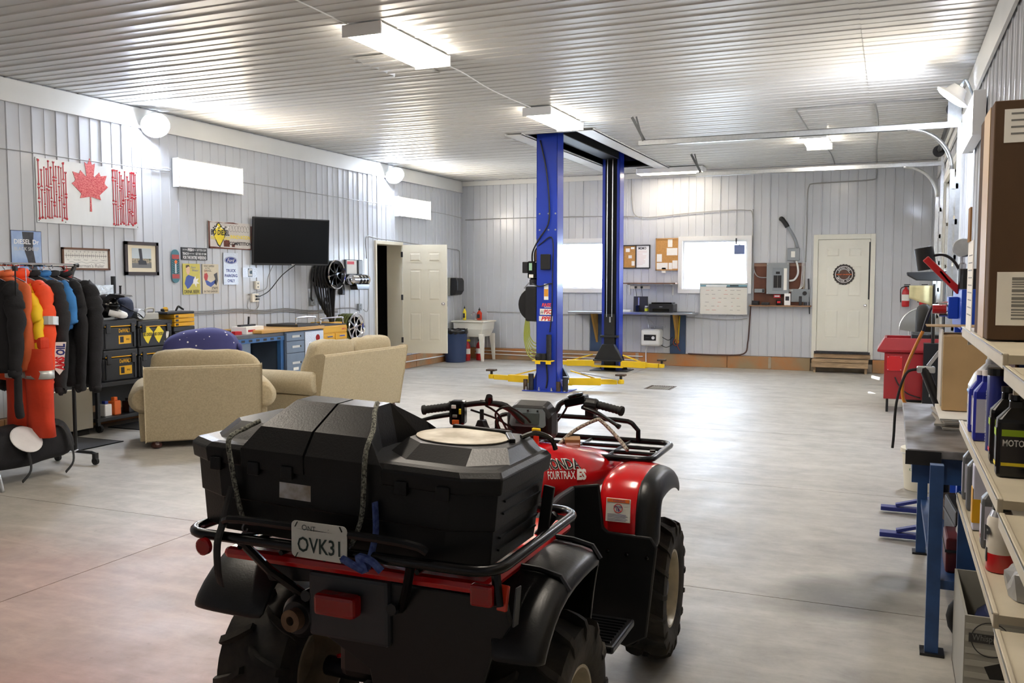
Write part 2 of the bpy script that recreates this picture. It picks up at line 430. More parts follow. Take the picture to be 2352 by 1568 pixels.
# outside
M('gravel', (190,188,184), .9, var=.2, scale=3)
o = MB().box(-60, 60, YB+.3, 90, -.3, -.15).build('ground_outside', 'gravel'); o['kind'] = 'structure'
wfd = thing('window_feeder', 'small dark box hanging outside the upper corner of the bare window', 'box', (-2.72, YB+.35, 2.26))
MB().box(-.1,.1,-.06,.06,-.09,.09).build('case', M('feeder_blue', (58,62,84), .6), wfd, bevel=.01)
MB().box(-.012,.012,-.45,.012,.09,.1).box(-.012,.012,-.45,-.435,.1,.2).build('hanger', 'dark_steel', wfd)

# door leaf with six raised panels ----------------------------------
def door_leaf(parent, w, h, t, mat, back=True):
    d = MB().box(0, w, -t/2, t/2, 0, h).build('door_leaf', mat, parent, bevel=.003)
    cols = ((.12*w/.9, w/2-.055), (w/2+.055, w-.12*w/.9)); rows = ((.22*h/2.03,.78*h/2.03),(.98*h/2.03,1.58*h/2.03),(1.70*h/2.03,1.90*h/2.03))
    for a, b in cols:
        for c, e in rows:
            for s in ((-1, 1) if back else (-1,)):
                p = MB(); y = s*t/2
                for q in ((a,a+.012,c,e),(b-.012,b,c,e),(a,b,c,c+.012),(a,b,e-.012,e)):
                    p.box(q[0],q[1],min(y,y+s*.004),max(y,y+s*.004),q[2],q[3])
                p.add([(a+.03,y+s*.0005,c+.03),(b-.03,y+s*.0005,c+.03),(b-.03,y+s*.0005,e-.03),(a+.03,y+s*.0005,e-.03),(a+.05,y+s*.007,c+.05),(b-.05,y+s*.007,c+.05),(b-.05,y+s*.007,e-.05),(a+.05,y+s*.007,e-.05)],
                      [(4,5,6,7),(0,1,5,4),(1,2,6,5),(2,3,7,6),(3,0,4,7)])
                p.build('raised_panel', mat, d)
    return d
MB().box(BD[0]-.1, BD[1]+.1, YB+.08, YB+.12, 0, BD[3]+.1).build('door_leak_block', 'stud_backing', wb)  # unseen plate added behind the back door, stops light leaking round the leaf
M('door_cream', (226,218,196), .4, var=.05, scale=2.5)
M('door_white', (224,222,210), .42, var=.06, scale=2.5)
def knob(parent, p, s=-1):
    k = MB(); d = (0, s, 0)
    k.lathe([(.032,0),(.032,.006),(.012,.012),(.012,.035),(.026,.045),(.03,.06),(.022,.075),(.004,.08)], 16, o=p, d=d)
    return k.build('knob', 'chrome', parent, auto=40)
# left doorway, leaf swung open into the shop
d1 = struct('door_1')
fm = MB(); fx0, fx1 = XL-.3, XL+.03
fm.box(fx0, fx1, LD[0]-.03, LD[0]+.012, .24, LD[3]).box(fx0, fx1, LD[1]-.012, LD[1]+.04, .24, LD[3]).box(fx0, fx1, LD[0]-.03, LD[1]+.04, LD[3]-.012, LD[3]+.05)
fm.build('door_frame', 'door_cream', d1, bevel=.004)
MB().box(XL-.3, XL+.05, LD[0], LD[1], .235, .28).build('threshold', 'steel', d1)
lf = bpy.data.objects.new('leaf_hinge', None); COL.objects.link(lf); lf.parent = d1; lf.location = (XL+.05, LD[1]-.01, .30); lf.rotation_euler = (0,0,R_(16))
door_leaf(lf, .84, 2.03, .044, 'door_cream')
knob(lf, (.77,-.022,.93)); MB().box(.838,.846,-.012,.012,.88,.98).build('latch_plate', 'steel', lf)
for z in (.2,1.0,1.8): MB().box(-.035,.004,-.03,-.018,z,z+.1).build('hinge', 'dark_steel', lf)
# dim room beyond the doorway
MB_ = struct('wall_beyond'); 
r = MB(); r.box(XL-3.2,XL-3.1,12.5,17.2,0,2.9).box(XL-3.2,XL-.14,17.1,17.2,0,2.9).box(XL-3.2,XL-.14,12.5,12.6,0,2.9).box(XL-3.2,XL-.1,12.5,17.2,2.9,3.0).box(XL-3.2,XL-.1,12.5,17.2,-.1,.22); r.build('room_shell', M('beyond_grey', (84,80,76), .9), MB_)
# back door
d2 = struct('door_2'); y0 = YB-.045
fm = MB(); fm.box(BD[0]-.05,BD[0]+.03,y0,YB+.05,.24,BD[3]+.06).box(BD[1]-.03,BD[1]+.05,y0,YB+.05,.24,BD[3]+.06).box(BD[0]+.03,BD[1]-.03,y0,YB+.05,BD[3]-.03,BD[3]+.06)
fm.build('door_frame', 'door_white', d2, bevel=.004)
lf2 = bpy.data.objects.new('leaf_hinge', None); COL.objects.link(lf2); lf2.parent = d2; lf2.location = (BD[0]+.034, YB-.002, .375)
door_leaf(lf2, .885, 2.03, .044, 'door_white', back=False); knob(lf2, (.82,-.022,.84)); 
MB().box(.865,.887,-.026,-.02,.95,1.98).build('weatherstrip', 'black_metal', lf2)
MB().box(BD[0], BD[1], YB-.08, YB+.1, .33, .372).build('sill', 'dark_steel', d2)
M('raw_lumber', (178,150,116), .8, var=.4, scale=5, stretch=(1,8,8))
MB().box(BD[0]-.005, BD[1]+.01, YB-.06, YB+.05, .25, .33).build('riser_board', 'raw_lumber', d2, bevel=.003)
st = thing('wooden_step', 'weathered plank step under the back door', 'step', (BD[0]-.02, YB-.36, 0))
MB().box(0,.96,0,.28,.2,.24).build('tread', 'raw_lumber', st, bevel=.004); MB().box(.0,.96,.02,.06,.1,.2).build('riser', 'raw_lumber', st, bevel=.003)
for x in (.03,.9): MB().box(x,x+.04,.07,.27,0,.2).build('stringer', 'raw_lumber', st)
# sign on the back door
em = thing('bottle_cap_sign', 'round dark bottle-cap oil sign hung on the back door', 'sign', (-.80, YB-.032, 1.775))
M('cap_dark', (46,38,34), .45, var=.2, scale=20); M('cap_orange', (92,60,46), .5, var=.3, scale=20)
m = MB(); n = 42; pts = [((.19 if k % 2 else .178)*math.cos(2*PI*k/n), (.19 if k % 2 else .178)*math.sin(2*PI*k/n)) for k in range(n)]
m.prism(pts, -.012, 0, 'y'); m.build('cap', 'cap_dark', em)
rg = MB(); rg.lathe([(.15,0),(.15,.003),(.142,.003),(.142,0)], 36, False, o=(0,-.012,0), d=(0,-1,0)); rg.lathe([(.098,0),(.098,.003),(.092,.003),(.092,0)], 36, False, o=(0,-.012,0), d=(0,-1,0)); rg.build('ring', 'white_print', em)
MB().lathe([(.085,0),(.085,.002)], 28, o=(0,-.012,0), d=(0,-1,0)).build('disc', 'cap_orange', em)
MB().box(-.14,.14,-.0165,-.0125,-.02,.022).build('band', 'cap_dark', em)
m = MB().text('HARLEY-DAVIDSON', .026, (0,-.0165,0), width=.26, bold=.01); m.build('lettering', 'orange_print', em)
def arctext(m, body, r, a0, a1, size, c=(0,0,0), flip=False):
    for i, ch in enumerate(body):
        if ch == ' ': continue
        a = R_(a0 + (a1-a0)*i/(len(body)-1)); ux = (math.sin(a),0,-math.cos(a)); uy = (math.cos(a),0,math.sin(a))
        if flip: ux = (-ux[0],0,-ux[2]); uy = (-uy[0],0,-uy[2])
        m.text(ch, size, (c[0]+r*math.cos(a), c[1], c[2]+r*math.sin(a)), ux, uy, bold=.012)
m = MB(); arctext(m, 'GENUINE', .12, 140, 40, .03, (0,-.0128,0)); arctext(m, 'MOTOR OIL', .12, 212, 328, .03, (0,-.0128,0), True); m.build('lettering', 'white_print', em)

# overhead door in the right wall
d3 = struct('door_3'); M('door_tan', (206,200,178), .4, var=.05, scale=2)
po = lambda u,h,v: (XR+.04-h, u, v)
for k in range(5):
    holes = [(11.85,12.45,1.50,1.78),(14.10,14.75,1.50,1.78)] if k == 2 else []
    z0, z1 = .62*k+.02, .62*(k+1)+.012
    backing(d3, po, OH[0]-.03, OH[1]+.03, z0, z1, holes, -.04, 0, 'door_tan', 'door_section')
    for a, b, c, d in holes: MB().box(XR+.055,XR+.06,a,b,c,d).build('pane', 'pane_glass', d3)
    for y in (11.62, 13.25, 14.88):
        MB().box(XR+.0, XR+.045, y-.025, y+.025, z0+.02, z1-.02).build('stile', 'galv', d3)
for y in (OH[0]-.06, OH[1]+.06): MB().box(XR-.03, XR+.06, y-.05, y+.05, 0, OH[3]+.05).build('jamb', 'trim_white', d3)
MB().box(XR-.03, XR+.06, OH[0]-.11, OH[1]+.11, OH[3], OH[3]+.1).build('header', 'trim_white', d3)
# ---------------------------------------------------------------- lamps
M('housing_white', (232,232,232), .4)
M('tube_warm', (255,243,226), .4, emit=E_FLUOR)
M('tube_old', (255,240,216), .4, emit=E_FLUOR*.6)
M('flood_cool', (226,236,255), .4, emit=E_FLOOD)
def fixture(label, loc, rot, group, boxed=False):
    """wraparound: local +x long axis, local -z shining side, hung from local z=0"""
    t = thing('fluorescent_fixture', label, 'light fixture', loc, group=group); t.rotation_euler = rot
    MB().box(-.62,.62,-.17,.17,-.045,0).build('housing', 'housing_white', t, bevel=.004)
    m = MB(); sec = [(-.165,-.045),(-.18,-.06),(-.165,-.085),(-.1,-.095),(.1,-.095),(.165,-.085),(.18,-.06),(.165,-.045)]
    if boxed: sec = [(-.165,-.06),(-.165,-.093),(.165,-.093),(.165,-.06)]; MB().box(-.605,.605,-.18,-.166,-.092,-.04).build('side_rail', 'housing_white', t); MB().box(-.605,.605,.166,.18,-.092,-.04).build('side_rail', 'housing_white', t)
    m.prism(sec, -.6, .6, 'x'); m.build('diffuser', 'tube_old' if boxed == 2 else 'tube_warm', t)
    for x in (-.625, .605): MB().box(x,x+.02,-.185,.185,-.1,0).build('end_cap', 'housing_white', t, bevel=.004)
    return t
G = 'wraparound fluorescent fixtures'
fixture('ceiling fluorescent fixture nearest the viewer, above the sofa', (-4.02,7.03,H-.018), (0,0,R_(90)), G)
fixture('added ceiling fluorescent fixture out of view left of the quad bike', (-4.02,3.15,H-.018), (0,0,R_(90)), G)  # unseen lamp, added to bring up the light near the camera
fixture('added ceiling fluorescent fixture out of view above the right shelving', (-1.07,3.15,H-.018), (0,0,R_(90)), G)  # second unseen lamp, added to brighten the near floor and quad
fixture('ceiling fluorescent fixture just in front of the lift recess', (-4.0,10.9,H-.018), (0,0,R_(90)), G)
fixture('ceiling fluorescent fixture between the overhead door tracks', (-1.07,14.05,H-.018), (0,0,R_(90)), G)
fixture('ceiling fluorescent fixture running along the back wall', (-3.86,16.86,H-.018), (0,0,0), G, 2)
fixture('wall fluorescent fixture beside the maple leaf flag', (XL+.02,9.65,3.045), (R_(90),0,R_(-90)), G, True)
fixture('wall fluorescent fixture above the open cream door', (XL+.02,15.23,3.03), (R_(90),0,R_(-90)), G, True)
fixture('wall fluorescent fixture on the right wall behind the cardboard carton', (XR-.02,9.2,3.08), (R_(90),0,R_(90)), G, True)
def flood(label, loc, d):
    t = thing('flood_light', label, 'flood light', loc, group='round LED flood lights')
    d = Vector(d).normalized(); F = frame_to(d)
    m = MB(); m.lathe([(.02,-.12),(.07,-.11),(.1,-.04),(.15,-.012),(.168,-.008),(.168,.004),(.15,.004)], 28, False, d=d); m.build('shade', 'housing_white', t, auto=40)
    MB().lathe([(.16,.0),(.155,.015),(.12,.03),(.07,.036),(.002,.038)], 28, True, d=d).build('lens', 'flood_cool', t, smooth=True)
    back = -d*.12; m = MB(); m.tube(smooth_path([back, back - d*.06 + Vector((0,0,.01)), Vector(((XL+.03 if d.x > 0 else XR-.03)-loc[0],0,-.02))], 4), .012, 8); m.build('bracket', 'grey_box', t)
    return t
flood('round flood light over the left end of the flag wall', (XL+.17,8.6,3.56), (.60,-.52,-.60))
flood('round flood light over the left wall beyond the television', (XL+.17,14.37,3.56), (.60,-.52,-.60))
flood('round flood light on the right wall above the carton', (XR-.22,9.75,3.43), (-.62,.12,-.77))
# ---------------------------------------------------------------- quad bike
M('atv_red', (196,16,22), .22, var=.05, scale=4, coat=.5)
M('atv_black', (18,19,21), .36, spec=.4, var=.2, scale=9, bump=.06, bscale=150)
M('atv_grey', (52,54,58), .45, var=.15, scale=8, bump=.05, bscale=120)
M('atv_box', (12,12,14), .38, spec=.32, var=.2, scale=6, bump=.08, bscale=160)
M('tank_rack', (14,14,16), .25, .3)
M('lens_red', (150,10,14), .15, coat=.4)
M('lens_amber', (220,60,30), .2, coat=.4)
M('rim_tan', (188,176,150), .38, .35, var=.25, scale=14)
M('mud_rubber', (30,29,27), .8, col2=(60,54,46), scale=9, bump=.3, bscale=40)
M('exhaust', (128,104,80), .6, .5, var=.4, scale=20)
AX, AY = -1.47, 2.65
atv = thing('quad_bike', 'red and black four-wheel quad bike parked in the foreground with licence plate', 'quad bike', (AX, AY, 0))

def tire(R, w, rb, lugs, lh=.02, steer=0, loc=(0,0,0), side=1):
    t = MB(); prof = [(rb,-w*.40),(rb+.02,-w*.46),(R*.78,-w*.5),(R*.93,-w*.47),(R-.022,-w*.36),(R-.012,-w*.15),(R-.012,w*.15),(R-.022,w*.36),(R*.93,w*.47),(R*.78,w*.5),(rb+.02,w*.46),(rb,w*.40)]
    t.lathe(prof, 40, False, d=(1,0,0))
    F = frame_to((1,0,0))
    def P(x, a, r): return F @ Vector((r*math.cos(a), r*math.sin(a), x))
    for k in range(lugs):
        for s in (-1, 1):
            a0 = 2*PI*(k + (0 if s < 0 else .5))/lugs
            pts = [(.01*s, 0, R-.008), (s*w*.18, .10, R-.004), (s*w*.36, .17, R-.012), (s*w*.47, .2, R*.93-.002), (s*w*.515, .21, R*.84)]
            secs = []
            for x, da, r in pts:
                hw = (.062 if abs(x) > w*.3 else .05)*(16/lugs)
                secs.append([P(x, a0+da-hw*.8, r-.016), P(x, a0+da+hw*.8, r-.016), P(x, a0+da+hw*.55, r+lh), P(x, a0+da-hw*.55, r+lh)])
            t.loft(secs)
    o = t.build('tire', 'mud_rubber', atv, auto=35); o.location = loc; o.rotation_euler = (0,0,R_(steer))
    r = MB(); s = side
    r.lathe([(rb+.006,-w*.42),(rb+.006,-w*.38),(rb-.008,-w*.34),(rb-.014,0),(rb-.008,w*.34),(rb+.006,w*.38),(rb+.006,w*.43),(rb-.004,w*.43),(rb-.012,w*.36),(rb-.018,0),(rb-.012,-w*.36),(rb-.004,-w*.42)], 36, False, d=(1,0,0))
    r.lathe([(rb-.016,s*w*.05),(rb*.7,s*w*.12),(rb*.45,s*w*.14),(.045,s*w*.14),(.045,s*w*.13),(rb*.45,s*w*.12),(rb*.7,s*w*.1),(rb-.016,s*w*.03)], 36, False, d=(1,0,0))
    r.build('rim', 'rim_tan', o, auto=35)
    h = MB(); h.lathe([(.05,s*w*.1),(.05,s*w*.2),(.035,s*w*.3),(.03,s*w*.32)], 16, d=(1,0,0))
    for k in range(4):
        a = 2*PI*k/4+.4; q = F @ Vector((.055*math.cos(a), .055*math.sin(a), 0)); h.cyl(q + Vector((s*w*.12,0,0)), q + Vector((s*w*.2,0,0)), .009, 6)
    h.build('hub', 'dark_steel', o, auto=40)
    return o
tire(.295, .25, .145, 13, .022, 0, (.475,0,.30), 1); tire(.295, .27, .145, 13, .022, 0, (-.50,0,.30), -1)
tire(.298, .20, .165, 17, .017, 3, (.515,1.27,.302), 1); tire(.298, .20, .165, 17, .017, 3, (-.50,1.27,.302), -1)

# chassis and running gear
m = MB(); m.box(-.16,.16,.15,1.1,.3,.56).box(-.12,.12,-.3,.2,.42,.6).box(-.2,.2,.95,1.4,.35,.7)
m.build('engine', 'black_metal', atv, bevel=.03)
m = MB()
for s in (-1,1):
    m.tube(smooth_path([(s*.15,-.42,.72),(s*.16,-.1,.70),(s*.16,.3,.72),(s*.15,.8,.78),(s*.14,1.3,.74)],4), .018, 8)
    m.tube([(s*.14,-.1,.4),(s*.15,.3,.28),(s*.15,.95,.26),(s*.13,1.35,.4)], .017, 8)
    m.tube([(s*.15,1.15,.34),(s*.42,1.27,.28)], .015, 8); m.tube([(s*.15,1.38,.34),(s*.42,1.27,.28)], .015, 8)
m.build('frame_tubes', 'black_metal', atv)
m = MB(); m.cyl((-.36,0,.3),(.36,0,.3),.035,12); m.lathe([(.03,-.09),(.1,-.07),(.12,0),(.1,.07),(.03,.09)], 16, o=(-.02,0,.3), d=(1,0,0)); m.box(-.06,.02,.0,.3,.27,.36)
m.build('rear_axle', 'dark_steel', atv, auto=40)
m = MB()
for s in (-1,1):
    pts = [(s*.2 + .03*math.cos(t*.9), -.12 + .03*math.sin(t*.9), .36 + t*.012) for t in range(28)]; m.tube(pts, .007, 6); m.cyl((s*.2,-.12,.36),(s*.2,-.12,.68),.016,8)
m.build('shock', 'atv_red', atv)
m = MB(); m.box(-.05,.05,-.42,-.1,.36,.4).cyl((0,-.4,.40),(0,-.4,.44),.024,12); m.build('hitch', 'dark_steel', atv, bevel=.004)
# muffler
m = MB(); m.lathe([(.05,-.02),(.066,0),(.07,.06),(.07,.3),(.05,.34)], 24, o=(-.185,-.40,.645), d=(0.04,1,-.05)); muf = m.build('muffler', 'black_metal', atv, auto=40)
m = MB(); m.lathe([(.014,.05),(.014,-.03),(.034,-.03),(.034,.02)], 24, False, o=(-.185,-.42,.645), d=(0.04,1,-.05)); m.build('tailpipe', 'exhaust', muf, auto=40)

# fenders -----------------------------------------------------------
def shell(path, xs, zo, s, name, mat, thick=.01, sub=1, parent=None):
    """path: (ly, z) ridge points; xs: x positions inner to outer (or per-point list); zo: drop at each x along the local normal"""
    secs = []
    n = len(path)
    for i, (y, z) in enumerate(path):
        a = path[max(i-1,0)]; b = path[min(i+1,n-1)]; d = Vector((0, b[0]-a[0], b[1]-a[1])).normalized(); nr = Vector((0, -d.z, d.y))
        X = xs[i] if isinstance(xs[0], (list,tuple)) else xs
        secs.append([Vector((s*x, y, z)) - nr*q for x, q in zip(X, zo)])
    vs = [q for sec in secs for q in sec]; k = len(secs[0])
    fs = [((i)*k+j, i*k+j+1, (i+1)*k+j+1, (i+1)*k+j) for i in range(n-1) for j in range(k-1)]
    if s < 0: fs = [f[::-1] for f in fs]
    m = MB().add(vs, fs)
    return m.build(name, mat, parent or atv, smooth=True, sub=sub, solid=thick)
for s in (1, -1):
    rp = [(-.43,.62),(-.425,.66),(-.33,.755),(-.2,.81),(-.02,.825),(.13,.82),(.23,.785),(.285,.71),(.32,.55),(.37,.27)]
    fx = [(.30,.40,.52,.585,.61,.615)]*6 + [(.30,.40,.50,.56,.59,.595),(.34,.40,.48,.54,.57,.575),(.36,.40,.46,.52,.54,.545),(.36,.40,.44,.49,.51,.515)]
    if s > 0: fx = [(.47,.50,.54,.585,.61,.615)]*2 + [(.42,.46,.53,.585,.61,.615)] + fx[3:]
    f = shell(rp, fx, (0,0,.004,.016,.035,.07), s, 'rear_fender', 'atv_black')
    for y in (-.17, .14):   # ribs moulded across the fender
        rb_ = MB(); z = .826 if y > 0 else .818
        rb_.tube([(s*.40,y,z),(s*.52,y,z-.006),(s*.585,y,z-.02),(s*.612,y,z-.06)], .009, 6); rb_.build('fender_rib', 'black_metal', f)
    for y in (-.26, -.05):
        MB().lathe([(.012,0),(.012,.004),(.004,.006)], 10, o=(s*.43, y, .80 if y < -.2 else .825), d=(0,-.3 if y<-.2 else 0,1)).build('rivet', 'black_gloss', f)
m = MB(); m.box(-.46,.46,-.425,.30,.80,.838); red = m.build('rear_bodywork', 'atv_red', atv, bevel=.018)
# dark rear skirt between the wheels
poly = [(-.34,.80),(.50,.79),(.52,.72),(.47,.64),(.43,.52),(.40,.36),(.30,.30),(.10,.34),(.06,.52),(-.10,.60),(-.12,.76),(-.30,.74)]
m = MB(); m.prism(poly, -.40, -.375, 'y'); m.build('rear_skirt', 'atv_black', atv, bevel=.006)
m = MB(); m.box(-.14,.14,-.42,-.37,.60,.80); m.build('tail_panel', 'atv_grey', atv, bevel=.012)
m = MB(); m.box(-.085,.055,-.475,-.42,.69,.755); m.build('tail_light', 'lens_red', atv, bevel=.012)
# reflectors
m = MB(); m.lathe([(.026,0),(.026,.014),(.02,.018)], 20, o=(-.405,-.56,.885), d=(0,-1,0)); m.build('reflector', 'lens_red', atv)
m = MB(); m.box(.44,.505,-.50,-.47,.80,.86); m.build('reflector', 'lens_red', atv, bevel=.008)
m = MB(); m.bar((.515,-.45,.78),(.52,-.44,.85),.014,.03); m.build('reflector', 'lens_amber', atv, bevel=.004); MB().bar((.555,-.45,.745),(.56,-.44,.85),.004,.035,(0,1,0)).build('rubber_flap', 'atv_grey', atv)

# rear rack -----------------------------------------------------------
def rounded(x0,x1,y0,y1,z,r,n=5):
    out = []
    for cx,cy,a in ((x1-r,y0+r,-90),(x1-r,y1-r,0),(x0+r,y1-r,90),(x0+r,y0+r,180)):
        out += arc((cx,cy,z), r, a, a+90, n)
    return out
rk = MB(); rk.tube(rounded(-.50,.535,-.545,.14,.915,.075), .0155, 10, closed=True); rr = rk.build('rear_rack', 'tank_rack', atv, smooth=True)
for x in (-.3,-.15,0,.15,.3): MB().tube([(x,-.535,.886),(x,.13,.886)], .008, 6).build('rack_bar', 'tank_rack', rr)
MB().tube(smooth_path([(-.34,-.55,.965),(-.28,-.56,.978),(0,-.565,.978),(.28,-.56,.97),(.34,-.55,.95)],3), .012, 8).build('rack_bar', 'tank_rack', rr)
for pts in (((-.30,-.53,.905),(-.25,-.46,.80),(-.17,-.38,.70)), ((.28,-.53,.905),(.22,-.45,.80),(.16,-.38,.70)), ((-.45,.1,.91),(-.36,.1,.8)), ((.47,.1,.91),(.38,.1,.8)), ((.50,-.46,.905),(.515,-.47,.80))):
    MB().tube(pts, .014, 8).build('rack_strut', 'tank_rack', rr)
# licence plate
pl_ = MB(); c = rounded(-.092,.092,-.052,.052,0,.014,4); pl_.T = Matrix.Translation((.012,-.575,.949)) @ Matrix.Rotation(R_(90),4,'X') @ Matrix.Rotation(R_(-.5),4,'Z')
pl_.prism([(q[0],q[1]) for q in c], -.001, .0015); pt = pl_.build('license_plate', M('plate_white', (214,214,206), .35, var=.08, scale=20), atv)
tx = MB().text('OVK31', .044, (.012,-.5772,.936), width=.142, bold=.012); tx.build('lettering', M('plate_ink', (22,48,44), .5), pt)
tx = MB().text('O', .017, (-.035,-.5772,.985), bold=0); tx.text('NT', .014, (-.0105,-.5772,.9835)); tx.text('-', .01, (.045,-.5772,.986)); tx.build('lettering', 'plate_ink', pt)
for x in (-.066,.09):
    for z in (.993,.905): MB().bar((x,-.5775,z-.008),(x+.008*(1 if x<0 else -1),-.5775,z+.006),.005,.002).build('zip_tie','black_gloss',pt)

# seat and tank -------------------------------------------------------
m = MB(); secs = []
for y, w, zt in ((.02,.15,.80),(.05,.17,.855),(.2,.175,.86),(.45,.16,.85),(.6,.13,.875),(.66,.1,.87)):
    secs.append([(-w,y,.78),(-w,y,zt-.04),(-w*.8,y,zt-.008),(0,y,zt),(w*.8,y,zt-.008),(w,y,zt-.04),(w,y,.78)])
m.loft(secs); m.build('seat', M('seat_vinyl', (22,22,24), .5, bump=.1, bscale=80), atv, smooth=True, sub=1)
TS = [(.46,.10,.84,.77),(.6,.135,.90,.77),(.74,.155,.955,.78),(.86,.20,.985,.77),(.96,.27,.985,.77),(1.08,.34,.955,.79),(1.25,.36,.925,.80),(1.42,.36,.89,.79),(1.56,.34,.83,.76)]
def tank_sec(y, w, zt, zb, n=14):
    out = []
    for k in range(n+1):
        t = PI*k/n; cx, cz = math.cos(t), math.sin(t)
        out.append((w*math.copysign(abs(cx)**.62, cx), y, zb + (zt-zb)*cz**.75 if cz > 1e-6 else zb))
    return out + [(-w*.9, y, zb-.04), (w*.9, y, zb-.04)]
m = MB(); m.loft([tank_sec(*q) for q in TS]); tank = m.build('front_bodywork', 'atv_red', atv, smooth=True, sub=1)
def tank_x(y, z):
    for (a, b) in zip(TS, TS[1:]):
        if a[0] <= y <= b[0]:
            f = (y-a[0])/(b[0]-a[0]); w, zt, zb = [a[i]+(b[i]-a[i])*f for i in (1,2,3)]; break
    s_ = min(1, max(0, (z-zb)/(zt-zb)))**(1/.75); return w*max(0, 1-s_**2)**.31
def decal(body, size, y0, z0, width, mat, bold=.02, shear=.25, off=.005):
    m = MB().text(body, size, (0,0,0), (0,1,0), (0,0,1), width=width, bold=bold, shear=shear)
    # curve the flat print over the flank of the tank
    ax = Vector((.62,.78,0))
    vs = []
    for v in m.v:
        d = v[1]; y = y0 + d*ax.y; z = z0 + v[2] - d*.10
        vs.append((tank_x(y, z)+off, y-.002, z))
    m.v = vs; return m.build('lettering', mat, tank)
decal('HONDA', .040, .895, .905, .20, 'black_print', .01, .1, .0055); decal('HONDA', .043, .895, .905, .204, 'white_print', .05, .1, .0035)
decal('FOURTRAX', .034, .875, .862, .17, 'white_print', .01, .25); decal('ES', .042, .968, .852, .065, 'white_print', .06, .3)
# front fenders
for s in (1, -1):
    fp = [(.875,.61),(.88,.68),(.893,.77),(.93,.84),(1.0,.875),(1.13,.888),(1.27,.875),(1.37,.84),(1.43,.79)]
    f = shell(fp, (.36,.40,.45,.50,.545), (.03,.004,0,.003,.01), s, 'front_fender', 'atv_red')
    bp_ = [(.868,.585),(.876,.68),(.89,.765),(.93,.832),(1.0,.866),(1.13,.878),(1.25,.868),(1.34,.838),(1.39,.80)]
    shell(bp_, (.53,.56,.595,.612,.618), (0,.002,.016,.05,.10), s, 'fender_flare', 'atv_black')
    g = MB(); poly = [(s*.26,.82),(s*.38,.84),(s*.40,.66),(s*.42,.645),(s*.60,.64),(s*.625,.60),(s*.615,.50),(s*.585,.22),(s*.50,.17),(s*.26,.22)]
    g.prism(poly, .868, .886, 'y'); gd = g.build('mud_guard', 'atv_black', atv, bevel=.008)
    for x, z in ((.42,.565),(.50,.56),(.585,.555)): MB().lathe([(.009,0),(.009,.005),(.003,.007)], 10, o=(s*x,.868,z), d=(0,-1,0)).build('rivet', 'black_gloss', gd)
    # side cover below the tank
    c = MB(); c.prism([(.42,.58),(.44,.79),(.70,.82),(.88,.82),(.89,.60),(.7,.54)], s*.25, s*.275, 'x'); c.build('side_cover', 'atv_grey', atv, bevel=.01)
    # foot board
    p = MB(); p.box(min(s*.26,s*.57),max(s*.26,s*.57),.44,.74,.315,.345)
    pp = p.build('foot_board', 'atv_black', atv, bevel=.008)
    for k in range(9): MB().box(min(s*.30,s*.55),max(s*.30,s*.55),.47+k*.028,.478+k*.028,.345,.352).build('grip_rib', 'black_metal', pp)
# warning label
wl_ = MB(); wl_.T = Matrix.Translation((.462,.872,.738)) @ Matrix.Rotation(R_(-7),4,'X'); wl_.box(-.052,.052,-.004,0,-.048,.048)
lab = wl_.build('warning_label', 'plate_white', atv, bevel=.002)
q = MB(); q.T = wl_.T; q.box(-.047,.047,-.0052,-.004,.032,.046); q.build('stripe', 'orange_print', lab)
q = MB(); q.T = wl_.T; q.text('! WARNING', .008, (0,-.0056,.039), bold=.01); q.text('UNDER', .008, (0,-.005,.014), bold=.02); q.text('16', .013, (0,-.005,.002), bold=.03); 
for k in range(5): q.box(-.044,.034+.008*(k%2),-.0046,-.004,-.018-k*.006,-.0165-k*.006)
q.build('lettering', M('label_ink', (60,60,120), .6), lab)
q = MB(); q.T = wl_.T; q.lathe([(.019,0),(.019,.001),(.0165,.001),(.0165,0)], 28, False, o=(0,-.004,.008), d=(0,-1,0)); q.bar((-.013,-.0046,.021),(.013,-.0046,-.005),.0025,.001,(0,1,0)); q.build('ban_ring', 'red_print', lab)

# handlebar -----------------------------------------------------------
hb = MB(); bar = smooth_path([(-.40,.80,1.112),(-.25,.825,1.136),(-.12,.87,1.15),(-.05,.93,1.12),(0.0,.985,1.055),(.06,1.03,1.05),(.115,1.07,1.10),(.135,1.085,1.135),(.19,1.10,1.15),(.30,1.09,1.137),(.42,1.06,1.118)], 5)
hb.tube(bar, .0125, 10); h = hb.build('handlebar', 'black_metal', atv, smooth=True)
for a, b in (((-.405,.80,1.112),(-.275,.82,1.133)), ((.425,1.06,1.118),(.285,1.092,1.14))):
    a, b = Vector(a), Vector(b); g = MB(); d = (b-a)
    prof = [(.002,0),(.021,.002),(.022,.012),(.018,.016)]
    for k in range(7): z = .02 + k*(d.length-.025)/7; prof += [(.0165,z),(.018,z+.006),(.018,z+.011),(.0165,z+.014)]
    prof += [(.024,d.length-.004),(.024,d.length)]; g.lathe(prof, 14, o=a, d=d); g.build('grip', 'rubber', h, auto=40)
g = MB(); g.T = Matrix.Translation((-.235,.815,1.112)) @ Matrix.Rotation(R_(12),4,'Z'); g.box(-.038,.03,-.03,.035,-.055,.05); sw = g.build('switch_box', 'black_gloss', h, bevel=.012)
for x0,x1,z0,z1,mt in ((-.025,-.005,.018,.034,'white_print'),(.008,.018,-.006,.018,'yellow_print'),(-.022,.008,-.048,-.03,'orange_print'),(-.02,0,-.02,-.008,'grey_print')):
    q = MB(); q.T = g.T; q.box(x0,x1,-.036,-.029,z0,z1); q.build('button', mt, sw, bevel=.002)
MB().tube(smooth_path([(-.27,.80,1.10),(-.33,.77,1.09),(-.385,.745,1.075)],4), [.01]*5+[.008]*3+[.011], 8).build('brake_lever', 'black_metal', h, smooth=True)
